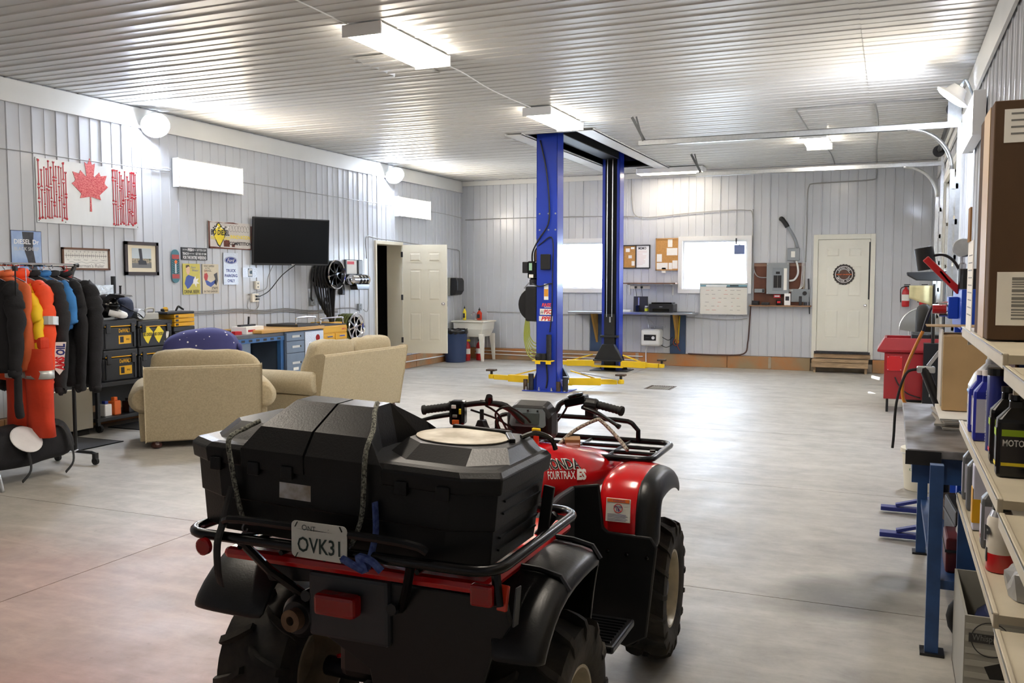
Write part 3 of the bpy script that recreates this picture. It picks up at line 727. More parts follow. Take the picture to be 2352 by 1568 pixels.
MB().tube(smooth_path([(.24,1.07,1.125),(.33,1.03,1.105),(.43,.99,1.062)],4), [.01]*5+[.008]*3+[.012], 8).build('brake_lever', 'black_metal', h, smooth=True)
g = MB(); g.T = Matrix.Translation((.205,1.09,1.155)) @ Matrix.Rotation(R_(-14),4,'Y'); g.box(-.05,.05,-.03,.03,-.025,.012); g.lathe([(.034,.012),(.036,.016),(.036,.024),(.02,.026)],16); g.build('brake_reservoir', 'black_gloss', h, bevel=.006)
g = MB(); g.T = Matrix.Translation((.275,1.085,1.135)); g.lathe([(.026,-.03),(.03,-.02),(.03,.02),(.026,.03)],14,d=(1,0,-.1)); g.box(-.02,.02,-.03,.03,-.05,-.01); g.build('thumb_throttle', 'black_plastic', h, bevel=.004)
g = MB(); g.T = Matrix.Translation((-.14,.845,1.055)); g.prism([(-.035,-.02),(-.03,-.038),(.03,-.038),(.035,-.02),(.022,.0),(.012,.025),(-.012,.025),(-.022,0)], -.022, .022, 'y'); g.box(-.008,.008,-.008,.008,.02,.07); g.build('accessory_switch', 'black_plastic', h, bevel=.004)
for pts in (((-.13,.86,1.14),(-.09,.90,1.10),(-.07,.98,1.0),(-.05,1.03,.93)), ((-.19,.84,1.12),(-.1,.93,1.07),(-.03,1.0,1.0)), ((.17,1.09,1.14),(.13,1.12,1.08),(.07,1.1,1.0)), ((-.09,.95,1.0),(-.10,.90,1.10),(-.035,.89,1.135),(.02,.93,1.095),(.035,.97,1.06)), ((-.15,.85,1.16),(-.06,.93,1.14),(-.03,1.0,1.06))):
    MB().tube(smooth_path(pts,5), .005, 6).build('cable', 'cord_black', h)
MB().lathe([(.016,-.02),(.018,0),(.014,.02)], 10, o=(-.115,.865,1.165), d=(.3,-.5,1)).build('choke_knob', 'black_gloss', h)
# instrument pod
pod = MB(); secs = []
for y, w, z0, z1 in ((.985,.095,1.0,1.115),(1.0,.105,.985,1.13),(1.06,.105,.97,1.145),(1.12,.09,.97,1.12),(1.17,.06,.98,1.06)):
    cx = .018; r = .02
    secs.append([(cx-w,y,z0+r),(cx-w+r,y,z0),(cx+w-r,y,z0),(cx+w,y,z0+r),(cx+w,y,z1-2*r),(cx+w-1.6*r,y,z1),(cx-w+1.6*r,y,z1),(cx-w,y,z1-2*r)])
pod.loft(secs); pd = pod.build('instrument_pod', 'black_plastic', atv, bevel=.01)
pm = MB(); pm.T = Matrix.Translation((.018,.984,1.078)) @ Matrix.Rotation(R_(-8),4,'X')
pm.prism([(-.085,-.03),(-.075,-.04),(.075,-.04),(.085,-.03),(.08,.025),(.066,.04),(-.066,.04),(-.08,.025)], -.004, 0, 'y'); bz = pm.build('bezel', M('bezel_grey', (120,132,136), .3), pd)
q = MB(); q.T = pm.T; q.box(-.055,.055,-.007,-.004,-.028,.02); q.build('display', M('lcd', (74,84,82), .12), pd)
q = MB(); q.T = pm.T
for x in (-.05,0,.045): q.box(x-.004,x+.004,-.007,-.004,.027,.034)
q.build('indicator', 'black_print', pd)
kl = MB(); kl.cyl((.065,.975,1.03),(.065,.955,1.03),.016,12); kl.build('ignition', 'steel', pd)
kk = MB(); kk.box(.05,.09,.945,.957,1.02,1.04); kk.build('key_tag', 'yellow_print', pd, bevel=.004); kk = MB(); kk.box(.058,.084,.944,.952,.955,1.02); kk.build('key_tag', 'lens_amber', pd, bevel=.006)
# front rack
fr_ = MB(); fr_.tube(rounded(-.50,.51,1.20,1.66,.885,.07), .0145, 10, closed=True); f0 = fr_.build('front_rack', 'tank_rack', atv, smooth=True)
for x in (-.3,-.1,.1,.3): MB().tube([(x,1.21,.882),(x,1.65,.882)], .008, 6).build('rack_bar', 'tank_rack', f0)
for y in (1.36,1.5): MB().tube([(-.49,y,.882),(.50,y,.882)], .01, 6).build('rack_bar', 'tank_rack', f0)
MB().tube([(-.42,1.64,.885),(-.42,1.64,.94)] + smooth_path([(-.40,1.645,.97),(-.3,1.65,.985),(.22,1.65,.985),(.31,1.645,.97)],3) + [(.34,1.64,.94),(.34,1.64,.885)], .012, 8).build('rack_bar', 'tank_rack', f0)
for x,y in ((.4,1.22),(.3,1.3),(.46,1.45),(-.4,1.22),(-.46,1.45)): MB().cyl((x,y,.84),(x,y,.885),.014,8).build('rack_strut', 'tank_rack', f0)

# ---------------------------------------------------------------- cargo box on the rear rack
bx = thing('cargo_box', 'black plastic cargo box with humped lid strapped on the quad rear rack', 'cargo box', (AX, AY, .908), ry=1.8)
def octo(x0,x1,y0,y1,z,cr,cf):
    return [(x0,y0+cr[1],z),(x0+cr[0],y0,z),(x1-cr[0],y0,z),(x1,y0+cr[1],z),(x1,y1-cf,z),(x1-cf,y1,z),(x0+cf,y1,z),(x0,y1-cf,z)]
m = MB(); m.loft([octo(-.505,.475,-.488,-.06,.0,(.12,.05),.05), octo(-.515,.482,-.49,-.05,.10,(.12,.05),.05), octo(-.52,.488,-.494,-.045,.102,(.12,.05),.05), octo(-.53,.498,-.498,-.04,.225,(.12,.05),.05)])
bb_ = m.build('body', 'atv_box', bx, bevel=.012)
for z in (.035,.07,.14,.175):   # moulded side ribs
    x = .478 + .11*z
    MB().box(x-.006,x+.003,-.40,-.12,z,z+.006).build('rib', 'atv_box', bb_)
m = MB(); m.loft([octo(-.545,.508,-.504,-.03,.205,(.10,.05),.05), octo(-.55,.513,-.508,-.025,.250,(.10,.05),.05), octo(-.537,.50,-.494,-.035,.266,(.10,.05),.05), octo(-.52,.482,-.477,-.05,.270,(.10,.05),.05)])
ld = m.build('lid', 'atv_box', bx, bevel=.005)
m = MB(); m.loft([octo(-.505,-.26,-.44,-.06,.266,(.05,.05),.04), octo(-.47,-.28,-.38,-.08,.316,(.05,.05),.04)]); m.build('raised_tray', 'atv_box', ld, bevel=.006)
m = MB(); m.loft([octo(.10,.495,-.45,-.05,.262,(.10,.09),.05), octo(.13,.455,-.36,-.065,.305,(.08,.07),.04)]); rt = m.build('raised_tray', 'atv_box', ld, bevel=.006)
# worn pale oval on the right hand tray
m = MB(); m.lathe([(.001,.0),(1,0),(1,.003),(.001,.003)], 28, False); m.v = [(.275+v[0]*.145, -.215+v[1]*.125, .3065+v[2]) for v in m.v]; m.build('worn_patch', M('worn_cream', (214,208,194), .7, col2=(168,158,140), scale=12), rt)
m = MB(); m.bar((.385,-.12,.307),(.44,-.22,.307),.02,.02); m.bar((.18,-.085,.307),(.385,-.10,.307),.02,.02); m.build('tray_rim', 'atv_box', rt, bevel=.004)
def hump(x0, x1, t0, t1, split):
    secs = []
    for y, z, f in ((-.507,.205,0),(-.511,.262,0),(-.465,.325,.5),(-.34,.392,1),(-.25,.395,1),(-.10,.32,.6),(-.05,.27,.2)):
        a, b = x0+(t0-x0)*f, x1+(t1-x1)*f
        secs.append([(a-.03*(split!='l'),y+.02,.21),(a,y,z),(b,y,z),(b+.03*(split!='r'),y+.02,.21)])
    return MB().loft(secs)
hump(-.315,-.094,-.24,-.094,'r').build('hump', 'atv_box', ld, bevel=.008); hump(-.086,.165,-.086,.042,'l').build('hump', 'atv_box', ld, bevel=.008)
for x in (-.41,-.27,-.15,.23,.36): MB().box(x-.02,x+.02,-.514,-.502,.185,.225).build('hinge', 'atv_box', bb_, bevel=.003)
MB().box(-.185,-.075,-.4965,-.4925,.125,.172).build('label', M('old_label', (158,146,130), .8, col2=(205,204,206), scale=22), bb_)
MB().bar((.499,-.10,.0),(.518,-.10,.16),.035,.012,(0,1,0)).build('latch', 'black_plastic', bx, bevel=.003)
MB().tube(smooth_path([(.44,-.15,.31),(.47,-.11,.32),(.505,-.07,.30),(.515,-.05,.265)],4), .008, 8).build('handle', 'black_gloss', bx)
for pts, lab in (([(-.315,-.41,.325),(-.33,-.455,.31),(-.345,-.515,.285),(-.335,-.522,.215),(-.315,-.515,.09),(-.298,-.51,.03)], 'speckled bungee cord stretched over the left of the cargo box'),
                 ([(.075,-.36,.395),(.09,-.40,.375),(.12,-.46,.33),(.135,-.526,.27),(.115,-.515,.10),(.092,-.535,.015)], 'speckled bungee cord stretched over the hump of the cargo box')):
    c = thing('bungee_cord', lab, 'bungee cord', (AX, AY, .921), group='bungee cords on the cargo box')
    MB().tube(smooth_path(pts,6), .0075, 8).build('cord', M('bungee', (26,28,26), .8, col2=(140,140,128), scale=160), c, smooth=True)
    e = pts[-1]; MB().tube(arc((e[0],e[1],e[2]-.012), .012, 90, 330, 8, 'x'), .003, 6).build('hook', 'steel', c)
s_ = thing('tie_strap', 'black webbing strap hanging from the left of the quad rear rack', 'strap', (AX,AY,.86))
MB().tube(smooth_path([(-.34,-.515,.2),(-.35,-.545,.10),(-.35,-.572,.04),(-.35,-.572,-.04),(-.36,-.55,-.09)],4), .02, 8, flat=.25).build('webbing', 'rubber', s_)
b_ = thing('blue_rope', 'frayed blue strap knotted round the quad rear rack', 'rope', (AX,AY,.9)); M('blue_rope', (44,58,120), .8, col2=(80,100,160), scale=60)
MB().tube(smooth_path([(.155,-.51,.16),(.16,-.515,.08),(.165,-.54,.04),(.165,-.57,-.01)],4), .016, 8, flat=.3).build('webbing', 'blue_rope', b_)
MB().tube(smooth_path([(.09,-.575,.01),(.13,-.585,.0),(.165,-.58,-.012),(.14,-.575,.02),(.18,-.575,.015),(.21,-.57,-.012)],4), .011, 8).build('knot', 'blue_rope', b_)
c = thing('cardboard_sleeve', 'small cardboard package tucked on the quad front rack', 'package', (AX+.13, AY+1.26, .897), 20)
MB().box(-.035,.035,-.05,.05,0,.055).build('carton', 'cardboard', c, bevel=.003); MB().box(-.03,.03,-.0506,-.05,.03,.04).build('tape', 'paper', c)
c = thing('rack_bungee', 'braided bungee looped over the quad front rack', 'bungee cord', (AX,AY,.905))
MB().tube(smooth_path([(.06,1.22,.0),(.12,1.3,.07),(.2,1.38,.115),(.23,1.39,.11),(.32,1.36,.04),(.38,1.30,.0)],6), .009, 8).build('cord', M('bungee_brown', (60,44,38), .8, col2=(190,180,165), scale=140), c, smooth=True)
# ---------------------------------------------------------------- left wall: signs and pictures
LW = XL + .0135          # face that flat things lie against (over the ribs)
def wall_plate(name, label, cat, y0, y1, z0, z1, mat, t=.006, group=None, bevel=0):
    """flat panel on the left wall; local x = along +Y, local z up, local y = -out of wall"""
    o = thing(name, label, cat, (LW, (y0+y1)/2, (z0+z1)/2), 90, group)
    w, h = (y1-y0)/2, (z1-z0)/2
    p = MB().box(-w, w, -t, 0, -h, h).build('board', mat, o, bevel=bevel)
    return o, w, h
# after rz=90: local x -> world +Y, local y -> world -X; so -y local faces the room
M('flag_metal', (206,208,208), .34, .35, var=.12, scale=3, stretch=(1,1,.3))
fl, w, h = wall_plate('flag_sign', 'brushed metal maple leaf flag with red wrench stripes on the left wall', 'sign', 7.02, 8.44, 2.298, 2.993, 'flag_metal', .008)
leaf = [(0,1),(.085,.80),(.19,.86),(.13,.47),(.155,.43),(.34,.60),(.39,.49),(.62,.53),(.53,.30),(.56,.24),(.66,.18),(.33,-.10),(.38,-.24),(.03,-.17),(.02,-.17),(.035,-.62)]
poly = [(x*.385, z*.375+.045) for x, z in leaf] + [(-x*.385, z*.375+.045) for x, z in leaf[::-1] if x > 0]
mm = M('leaf_red', (176,44,52), .4, .2, col2=(214,120,116), scale=70, bump=.4, bscale=70, stretch=(.5,1,1.4))
MB().prism(poly, -.0125, -.008, 'y').build('maple_leaf', mm, fl)
M('wrench_red', (186,34,46), .35, .2)
def wrench(x, z0, z1, s):
    r = MB(); r.box(x-s*.35,x+s*.35,-.0125,-.008,z0+s,z1-s)
    for z, up in ((z0+s*.9,1),(z1-s*.9,-1)):
        a0 = 90 if up > 0 else -90
        pts = [(x+s*1.15*math.cos(R_(a)), z+s*1.15*math.sin(R_(a))) for a in range(a0-140, a0+141, 28)] + [(x+s*.5*math.cos(R_(a)), z+s*.5*math.sin(R_(a))) for a in range(a0+140, a0-141, -56)]
        if random.random() < .5: pts = [(x+s*1.2*math.cos(R_(a)), z+s*1.2*math.sin(R_(a))) for a in range(0, 360, 30)]
        r.prism(pts, -.0125, -.008, 'y')
    return r.build('wrench', 'wrench_red', fl)
random.seed(3)
for xa, xb in ((-w+.03, -w+.40), (w-.38, w-.02)):
    x = xa
    while x < xb:
        z = -h+.02 + random.random()*.05
        s = random.choice((.008,.010,.012))
        while z < h-.12:
            L = min(random.choice((.14,.2,.26,.32)), h-.02-z); 
            if L > .07: wrench(x, z, z+L, s)
            z += L+.012
        x += random.choice((.024,.030,.036))
for x in (-w+.02,-.35,.35,w-.02):
    for z in (-h+.02,h-.02): MB().lathe([(.006,0),(.006,.003)], 8, o=(x,-.008,z), d=(0,-1,0)).build('rivet', 'dark_steel', fl)

# smoke poster
po_, w, h = wall_plate('poster', 'blue poster with black smoke plume and silver block lettering', 'poster', 6.70, 7.06, 1.60, 2.194, M('poster_sky', (116,142,196), .45, col2=(176,196,220), scale=3), .004)
random.seed(5)
pts = [(-.05,.29),(.09,.29),(.075,.12),(.1,-.02),(.13,-.12),(.03,-.13),(.005,0),(-.03,.1)]
MB().prism(pts, -.0048, -.004, 'y').build('smoke', M('smoke_print', (34,34,38), .6, col2=(64,64,70), scale=12), po_)
MB().box(-w,w,-.0046,-.004,-.13,-.11).build('treeline', M('treeline', (52,60,52), .7), po_); MB().box(-w,w,-.0046,-.004,-h,-.13).build('field', M('field_print', (196,164,128), .7, var=.2, scale=20), po_)
MB().text('DIESEL Dr', .05, (0,-.0052,.185), width=.30, bold=.02).build('lettering', 'white_print', po_); MB().text('BLACK SHEEP', .038, (0,-.0052,.11), width=.30, bold=.01).build('lettering', M('silver_print', (196,198,196), .5), po_)
MB().box(-w-.006,w+.006,-.0025,0,-h-.006,h+.006).build('edge', M('poster_edge', (40,46,70), .6), po_)
# fisherman's ruler
ru, w, h = wall_plate('framed_ruler', "framed white fisherman's ruler print hung behind the clothes rail", 'picture', 7.31, 7.972, 1.79, 2.04, 'paper', .012)
m = MB()
for q in ((-w,-w+.022,-h,h),(w-.022,w,-h,h),(-w,w,-h,-h+.022),(-w,w,h-.022,h)): m.box(q[0],q[1],-.024,0,q[2],q[3])
m.build('frame', 'wood_brown', ru)
m = MB(); m.box(-w+.04,w-.04,-.013,-.012,.035,.039)
for k in range(20): m.box(-.27+k*.0285,-.268+k*.0285,-.013,-.012,.02 if k%2 else .01,.054 if k%2 else .064)
m.build('scale_marks', 'black_print', ru)
m = MB(); 
for k, t in enumerate(('2','4','6','8','10','12','14','16','18','20')): m.text(t, .018, (-.24+k*.054,-.0125,.082))
for k, t in enumerate(('Fish','Throw Back','Keeper','Hot Deck','Tonight Li')): m.text(t, .014, (-.25+k*.122,-.0125,-.012))
m.text("Fisherman's Ruler", .040, (0.03,-.0125,-.075), width=.44); m.build('lettering', 'grey_print', ru)
m = MB(); m.tube([(-.24+.02*k,-.0122,-.04+.006*math.sin(k*.9)) for k in range(26)], .0012, 4); m.build('wave', 'black_print', ru)
# framed truck photograph
pc_, w, h = wall_plate('framed_photograph', 'framed photograph of a truck with dark smoke in a cream mat', 'picture', 8.20, 8.735, 1.735, 2.142, M('mat_cream', (226,216,192), .8), .012)
m = MB()
for q in ((-w,-w+.04,-h,h),(w-.04,w,-h,h),(-w,w,-h,-h+.04),(-w,w,h-.04,h)): m.box(q[0],q[1],-.026,0,q[2],q[3])
m.build('frame', M('frame_dark', (52,38,36), .45, var=.2, scale=10), pc_)
MB().box(-.155,.155,-.0128,-.012,-.115,.125).build('photo_sky', M('photo_sky', (190,200,205), .5), pc_); MB().box(-.155,.155,-.0132,-.0128,-.115,.0).build('photo_crowd', M('photo_crowd', (80,96,70), .6, col2=(190,170,150), scale=50), pc_)
MB().box(-.155,.155,-.0136,-.0132,-.115,-.055).build('photo_road', M('photo_road', (112,112,112), .6), pc_); MB().prism([(-.05,.12),(.0,.12),(.015,-.02),(.07,-.03),(.08,-.075),(-.05,-.075),(-.06,-.03),(-.03,-.02)], -.0142, -.0136, 'y').build('photo_truck', M('photo_truck', (44,46,52), .5), pc_)
# skateboard deck
sk = thing('skateboard_deck', 'teal and red striped skateboard deck hung upright on the wall', 'skateboard', (LW, 9.035, 1.853), 90)
pts = [(.066*math.cos(R_(a)), .148+.066*math.sin(R_(a))) for a in range(0,181,15)] + [(.066*math.cos(R_(a)), -.148+.066*math.sin(R_(a))) for a in range(180,361,15)]
MB().prism(pts, -.012, -.002, 'y').build('deck', M('deck_teal', (58,112,124), .4), sk)
for z in (.12,-.13): MB().box(-.063,.063,-.0128,-.012,z-.028,z+.028).build('band', M('deck_red', (168,58,52), .4), sk)
for k in range(7):
    z = .075 - k*.028
    for s in (-1,1): MB().bar((s*.058,-.0125,z+.018),(s*.02,-.0125,z-.004),.008,.001,(0,1,0)).build('ray', 'black_print', sk)
MB().lathe([(.024,0),(.024,.001)], 16, o=(.005,-.012,.055), d=(0,-1,0)).build('dot', 'orange_print', sk); MB().box(-.012,.012,-.0132,-.012,-.09,.03).build('name_bar', 'silver_print', sk)
# fish sign
fs_, w, h = wall_plate('wall_sign', 'black sign with white lettering about fish and weekends', 'sign', 9.14, 9.615, 1.94, 2.10, M('sign_black', (44,44,46), .5), .018, 'wall signs by the television', .002)
m = MB(); m.text('GIVE A MAN A', .016, (-.175,-.0185,.05), width=.09); m.text('FISH', .036, (-.075,-.0185,.05), width=.1, bold=.03); m.text('HE WILL', .016, (.0,-.0185,.05), width=.045); m.text('EAT FOR A DAY', .03, (.13,-.0185,.05), width=.18, bold=.01)
m.text('TEACH', .032, (-.17,-.0185,.0), width=.11, bold=.02); m.text('A MAN TO FISH', .016, (-.06,-.0185,.0), width=.1); m.text('GET RID OF HIM', .03, (.115,-.0185,0), width=.20, bold=.01)
m.text('FOR THE ENTIRE WEEKEND', .042, (0,-.0185,-.05), width=.43, bold=.02); m.build('lettering', 'white_print', fs_)
# drink beer
db, w, h = wall_plate('wall_sign', 'yellow tin sign of a man in blue with DRINK BEER lettering', 'sign', 9.168, 9.482, 1.487, 1.89, M('tin_yellow', (206,194,84), .45, var=.1, scale=6), .005, 'wall signs by the television')
MB().prism([(-.13,-.06),(-.1,.03),(-.06,.055),(.0,.04),(.05,.03),(.06,-.03),(.02,-.05),(-.04,-.11),(-.08,-.13)], -.0056, -.005, 'y').build('blue_shirt', M('print_blue', (62,84,156), .5), db)
MB().prism([(-.10,.16),(-.06,.175),(-.035,.15),(-.03,.10),(-.05,.06),(-.08,.06),(-.10,.10)], -.0058, -.005, 'y').build('printed_face', M('print_skin', (220,184,150), .5), db); MB().prism([(-.105,.15),(-.10,.18),(-.05,.185),(-.03,.16),(-.06,.165),(-.09,.145)], -.0062, -.0058, 'y').build('printed_hair', M('print_hair', (70,52,40), .5), db)
MB().prism([(.03,-.01),(.07,.04),(.08,.0),(.13,.01),(.10,-.03),(.14,-.06),(.09,-.06),(.08,-.11),(.05,-.06),(.02,-.07)], -.006, -.005, 'y').build('burst', 'paper', db)
m = MB(); m.text('Save', .03, (.03,.0-.006,.155), width=.09, shear=.3); m.text('Water', .03, (.07,-.006,.115), width=.12, shear=.3); m.build('lettering', 'print_blue', db); MB().text('DRINK BEER!', .045, (0,-.006,-.165), width=.28, bold=.015).build('lettering', 'black_print', db)
# garage sign
gs_, w, h = wall_plate('wall_sign', 'cream tin sign of a figure working with garage lettering', 'sign', 9.528, 9.842, 1.492, 1.89, M('tin_cream', (212,200,172), .45, var=.12, scale=6), .005, 'wall signs by the television')
MB().prism([(-.12,.07),(-.07,.08),(-.05,.04),(-.07,-.02),(-.11,-.02),(-.13,.02)], -.0056, -.005, 'y').build('red_shirt', M('print_red', (186,60,56), .5), gs_); MB().prism([(-.11,-.02),(-.07,-.02),(.0,-.05),(.09,-.01),(.1,-.05),(.0,-.11),(-.08,-.08)], -.0056, -.005, 'y').build('printed_jeans', 'print_blue', gs_)
MB().prism([(-.12,.12),(-.08,.13),(-.07,.09),(-.1,.07),(-.13,.09)], -.0058, -.005, 'y').build('printed_face', 'print_skin', gs_); MB().prism([(.06,.06),(.13,.09),(.14,-.02),(.11,-.09),(.07,-.06),(.09,.0)], -.0056, -.005, 'y').build('printed_engine', M('print_dark', (70,68,70), .5), gs_)
m = MB(); m.text('WHAT HAPPENS', .022, (-.03,-.006,.172), width=.2, bold=.01); m.text('IN THE', .022, (-.06,-.006,.142), width=.08); m.text('GARAGE...', .026, (-.05,-.006,.11), width=.15, bold=.01); m.text('STAYS', .034, (.075,-.006,-.125), width=.12, shear=.25, bold=.02); m.text('IN THE GARAGE!', .026, (0,-.006,-.168), width=.26, bold=.01); m.build('lettering', 'black_print', gs_)
# diesel banner sign
bd_, w, h = wall_plate('wall_sign', 'rusty white metal diesel performance sign with yellow diamond beside the television', 'sign', 9.656, 10.588, 2.104, 2.474, M('rusty_white', (206,202,196), .45, col2=(198,190,184), scale=5), .008, 'wall signs by the television')
random.seed(11); M('rust_brown', (112,58,44), .7, var=.4, scale=18)
for (xa,xb,za,zb) in ((-w,-w+.03,-h,h),(w-.07,w,-h*.9,h*.85),(-w,w,-h,-h+.03),(-w,w*.3,h-.018,h),(-w+.3,-w+.42,-h+.03,-.06),(.0,.06,-h+.03,-.1)):
    n = 6; pts = [(xa+(xb-xa)*k/n, za-random.random()*0) for k in range(n+1)] + [(xb-(xb-xa)*k/n, zb-random.random()*.018) for k in range(n+1)]; MB().prism(pts, -.0088, -.008, 'y').build('rust_patch', 'rust_brown', bd_)
MB().prism([(-.30,.155),(-.25,.17),(-.20,.12),(-.11,.06),(-.14,-.02),(-.24,-.165),(-.29,-.14),(-.36,-.02),(-.38,.06),(-.33,.1)], -.0092, -.008, 'y').build('diamond_edge', 'black_print', bd_)
MB().prism([(-.28,.15),(-.255,.155),(-.21,.11),(-.13,.05),(-.155,-.02),(-.245,-.145),(-.28,-.12),(-.345,-.02),(-.36,.05),(-.31,.09)], -.0098, -.0092, 'y').build('diamond', 'yellow_print', bd_)
for k in range(12): 
    i, j = k % 6, k//6; MB().box(-.38+i*.055+j*.027,-.355+i*.055+j*.027,-.0106,-.0098,.085+j*.02,.103+j*.02).build('checker', 'white_print' if k%2 else 'black_print', bd_)
m = MB(); m.text('BD DIESEL', .07, (-.235,-.0106,.035), width=.37, bold=.03, shear=.1); m.build('lettering', 'black_print', bd_); m = MB(); m.text('PERFORMANCE', .045, (-.23,-.0106,-.04), width=.38, bold=.01, shear=.1); m.build('lettering', 'yellow_print', bd_)
m = MB().text('INNOVATION', .05, (.18,-.009,-.015), width=.42, bold=.03); m.build('lettering', 'yellow_print', bd_); m = MB().text('COMPETITION', .045, (.18,-.009,-.105), width=.46, bold=.03); m.build('lettering', 'black_print', bd_)
m = MB(); random.seed(4)
for k in range(7): m.tube([(-.02+.06*k+.03*math.cos(a/9*6.3)*(1+.3*math.sin(a*k)),-.0085,.10+.045*math.sin(a/9*6.3)) for a in range(9)], .0022, 4)
m.build('line_drawing', 'grey_print', bd_)
# truck parking
tp, w, h = wall_plate('wall_sign', 'upright diamond-plate truck parking only sign with blue oval badge', 'sign', 9.945, 10.243, 1.612, 2.05, M('diamond_plate', (206,210,216), .3, .5, bump=.6, bscale=60), .006, 'wall signs by the television')
m = MB(); m.lathe([(1,0),(1,.001)], 32, o=(0,0,0), d=(0,-1,0)); m.v = [(v[0]*.13, -.006+v[1], .118+v[2]*.05) for v in m.v]; m.build('badge', 'blue_print', tp)
m = MB(); m.lathe([(1,0),(1,.001),(.93,.001),(.93,0)], 32, False, d=(0,-1,0)); m.v = [(v[0]*.122, -.0072+v[1], .118+v[2]*.044) for v in m.v]; m.build('badge_ring', 'white_print', tp); MB().text('Ford', .05, (0,-.0076,.118), width=.15, shear=.35).build('lettering', 'white_print', tp)
m = MB()
for t, z, ww in (('TRUCK',-.025,.20),('PARKING',-.095,.26),('ONLY',-.165,.15)): m.text(t, .042, (0,-.0066,z), width=ww, bold=.02)
m.build('lettering', 'blue_print', tp)
# small engine plaque
cm, w, h = wall_plate('wall_sign', 'small diamond-plate plaque with dark letter C emblem', 'sign', 10.343, 10.655, 1.712, 1.852, 'diamond_plate', .006, 'wall signs by the television')
m = MB(); m.box(-.045,.05,-.0068,-.006,-.06,.06); m.build('emblem', M('emblem_teal', (24,54,66), .4), cm)
m = MB(); m.prism([(-.04,-.05),(-.04,.03),(-.02,.055),(.045,.055),(.045,.03),(-.0,.025),(-.01,.01),(-.01,-.01),(.0,-.02),(.045,-.02),(.045,-.05)], -.0076, -.0068, 'y'); m.build('letter_c', 'silver_print', cm)

# television on a swing arm
tv = thing('television', 'large black flat-screen television angled out from the left wall', 'television', (-8.17,11.05,2.236), 63)
m = MB(); m.T = Matrix.Rotation(R_(4),4,'X'); m.box(-.61,.61,-.02,.02,-.345,.345); m.build('cabinet', 'black_plastic', tv, bevel=.008)
m = MB(); m.T = Matrix.Rotation(R_(4),4,'X'); m.box(-.592,.592,-.0215,-.02,-.318,.328); m.build('screen', M('tv_screen', (4,4,5), .3, spec=.12), tv)
m = MB(); m.T = Matrix.Rotation(R_(4),4,'X'); m.box(-.3,.3,.02,.06,-.25,.2); m.build('back_housing', 'black_plastic', tv, bevel=.02)
m = MB(); m.T = Matrix.Rotation(R_(4),4,'X'); m.text('RCA', .014, (.02,-.0222,-.333), width=.045, bold=.03); m.build('lettering', 'white_print', tv)
m = MB(); m.tube([(0,.06,0),(.1,.16,0),(-.05,.31,0)], .018, 8); m.cbox((-.05,.31,0),(.1,.03,.2)); m.build('wall_arm', 'black_metal', tv)
# outlets and cables
def outlet(label, y, z, w=.08, h=.12, mat='plug'):
    t = thing('wall_outlet', label, 'outlet', (LW, y, z), 90, 'outlet boxes on the left wall'); MB().box(-w/2,w/2,-.04,0,-h/2,h/2).build('cover', mat, t, bevel=.006)
    for zz in (.025,-.025): MB().box(-.014,.014,-.042,-.04,zz-.012,zz+.012).build('socket', 'grey_print', t)
    return t
outlet('small cream wall switch under the small plaque', 10.63, 1.60)
ob = outlet('cream outlet box with two black plugs below the television', 10.57, 1.42, .14, .12)
for z in (.02,-.02): MB().box(.0,.06,-.065,-.042,z-.012,z+.012).build('plug', 'black_plastic', ob, bevel=.003)
outlet('grey outlet box beneath the hanging black hoses', 11.98, 1.335, .12, .12, 'grey_box'); outlet('outlet box beside the lower chrome wheel reel', 13.36, 1.21, .11, .11, 'grey_box')
def cable(label, pts, r=.006, mat='cord_grey', n=5, name='cable', group=None):
    o = MB().tube(smooth_path(pts, n), r, 6).build(name, mat, smooth=True); tag(o, label, 'cable', group); return o
LX = XL+.022
for k, dz in enumerate((0,.022,.044)):
    cable(('lowest','middle','topmost')[k]+' grey cable of the bundle running under the television', [(LX,8.6,1.23+dz),(LX,9.4,1.215+dz),(LX,10.2,1.225+dz),(LX,10.75,1.19+dz),(LX,11.3,1.20+dz),(LX,11.85,1.155+dz),(LX,12.7,1.14+dz)], .009, 'cord_grey', 5, 'wall_cable', 'cables along the left wall')
cable('black cord drooping from television to outlet box', [(-8.3,11.35,1.92),(-8.42,11.15,1.75),(LX+.02,10.9,1.52),(LX+.05,10.64,1.44)], .007, 'cord_black'); cable('thin grey cord hanging under the television left side', [(-8.35,10.85,1.9),(LX,10.9,1.72),(LX,10.85,1.55),(LX,10.6,1.5),(LX,10.45,1.47)], .005, 'cord_grey')
cable('grey cable looping from outlet box down to the wall bundle', [(LX,10.47,1.42),(LX,10.42,1.30),(LX,10.5,1.24),(LX,10.65,1.27),(LX,10.68,1.36)], .006, 'cord_grey')
cable('thin cable stapled along the upper left wall past the flag', [(LX,5.2,2.98),(LX,6.7,3.03),(LX,7.5,3.03),(LX,8.2,3.04),(LX,8.98,3.05)], .006, 'cord_grey'); cable('thin cable stapled between the two wall fluorescent fixtures', [(LX,10.35,3.05),(LX,11.5,3.05),(LX,13,3.04),(LX,14.5,3.03)], .006, 'cord_grey'); cable('thin cable from the far wall fixture to the back corner', [(LX,15.95,3.03),(LX,16.7,3.02),(LX,17.4,2.99)], .006, 'cord_grey')
cable('white cord drooping from flag flood light to the wall fixture', [(LX,8.6,3.36),(LX,8.62,3.16),(LX,8.75,3.06),(LX,8.9,3.09),(LX,9.0,3.08)], .006, 'cord_white')
cable('conduit bending over the doorway beside the open door', [(LX,13.62,2.05),(LX,13.60,2.35),(LX,13.66,2.44),(LX,13.9,2.42),(LX,14.6,2.40),(LX,15.5,2.36),(LX,16.9,2.32),(LX,17.25,2.30),(LX,17.32,2.2),(LX,17.33,1.7)], .009, 'cord_grey')
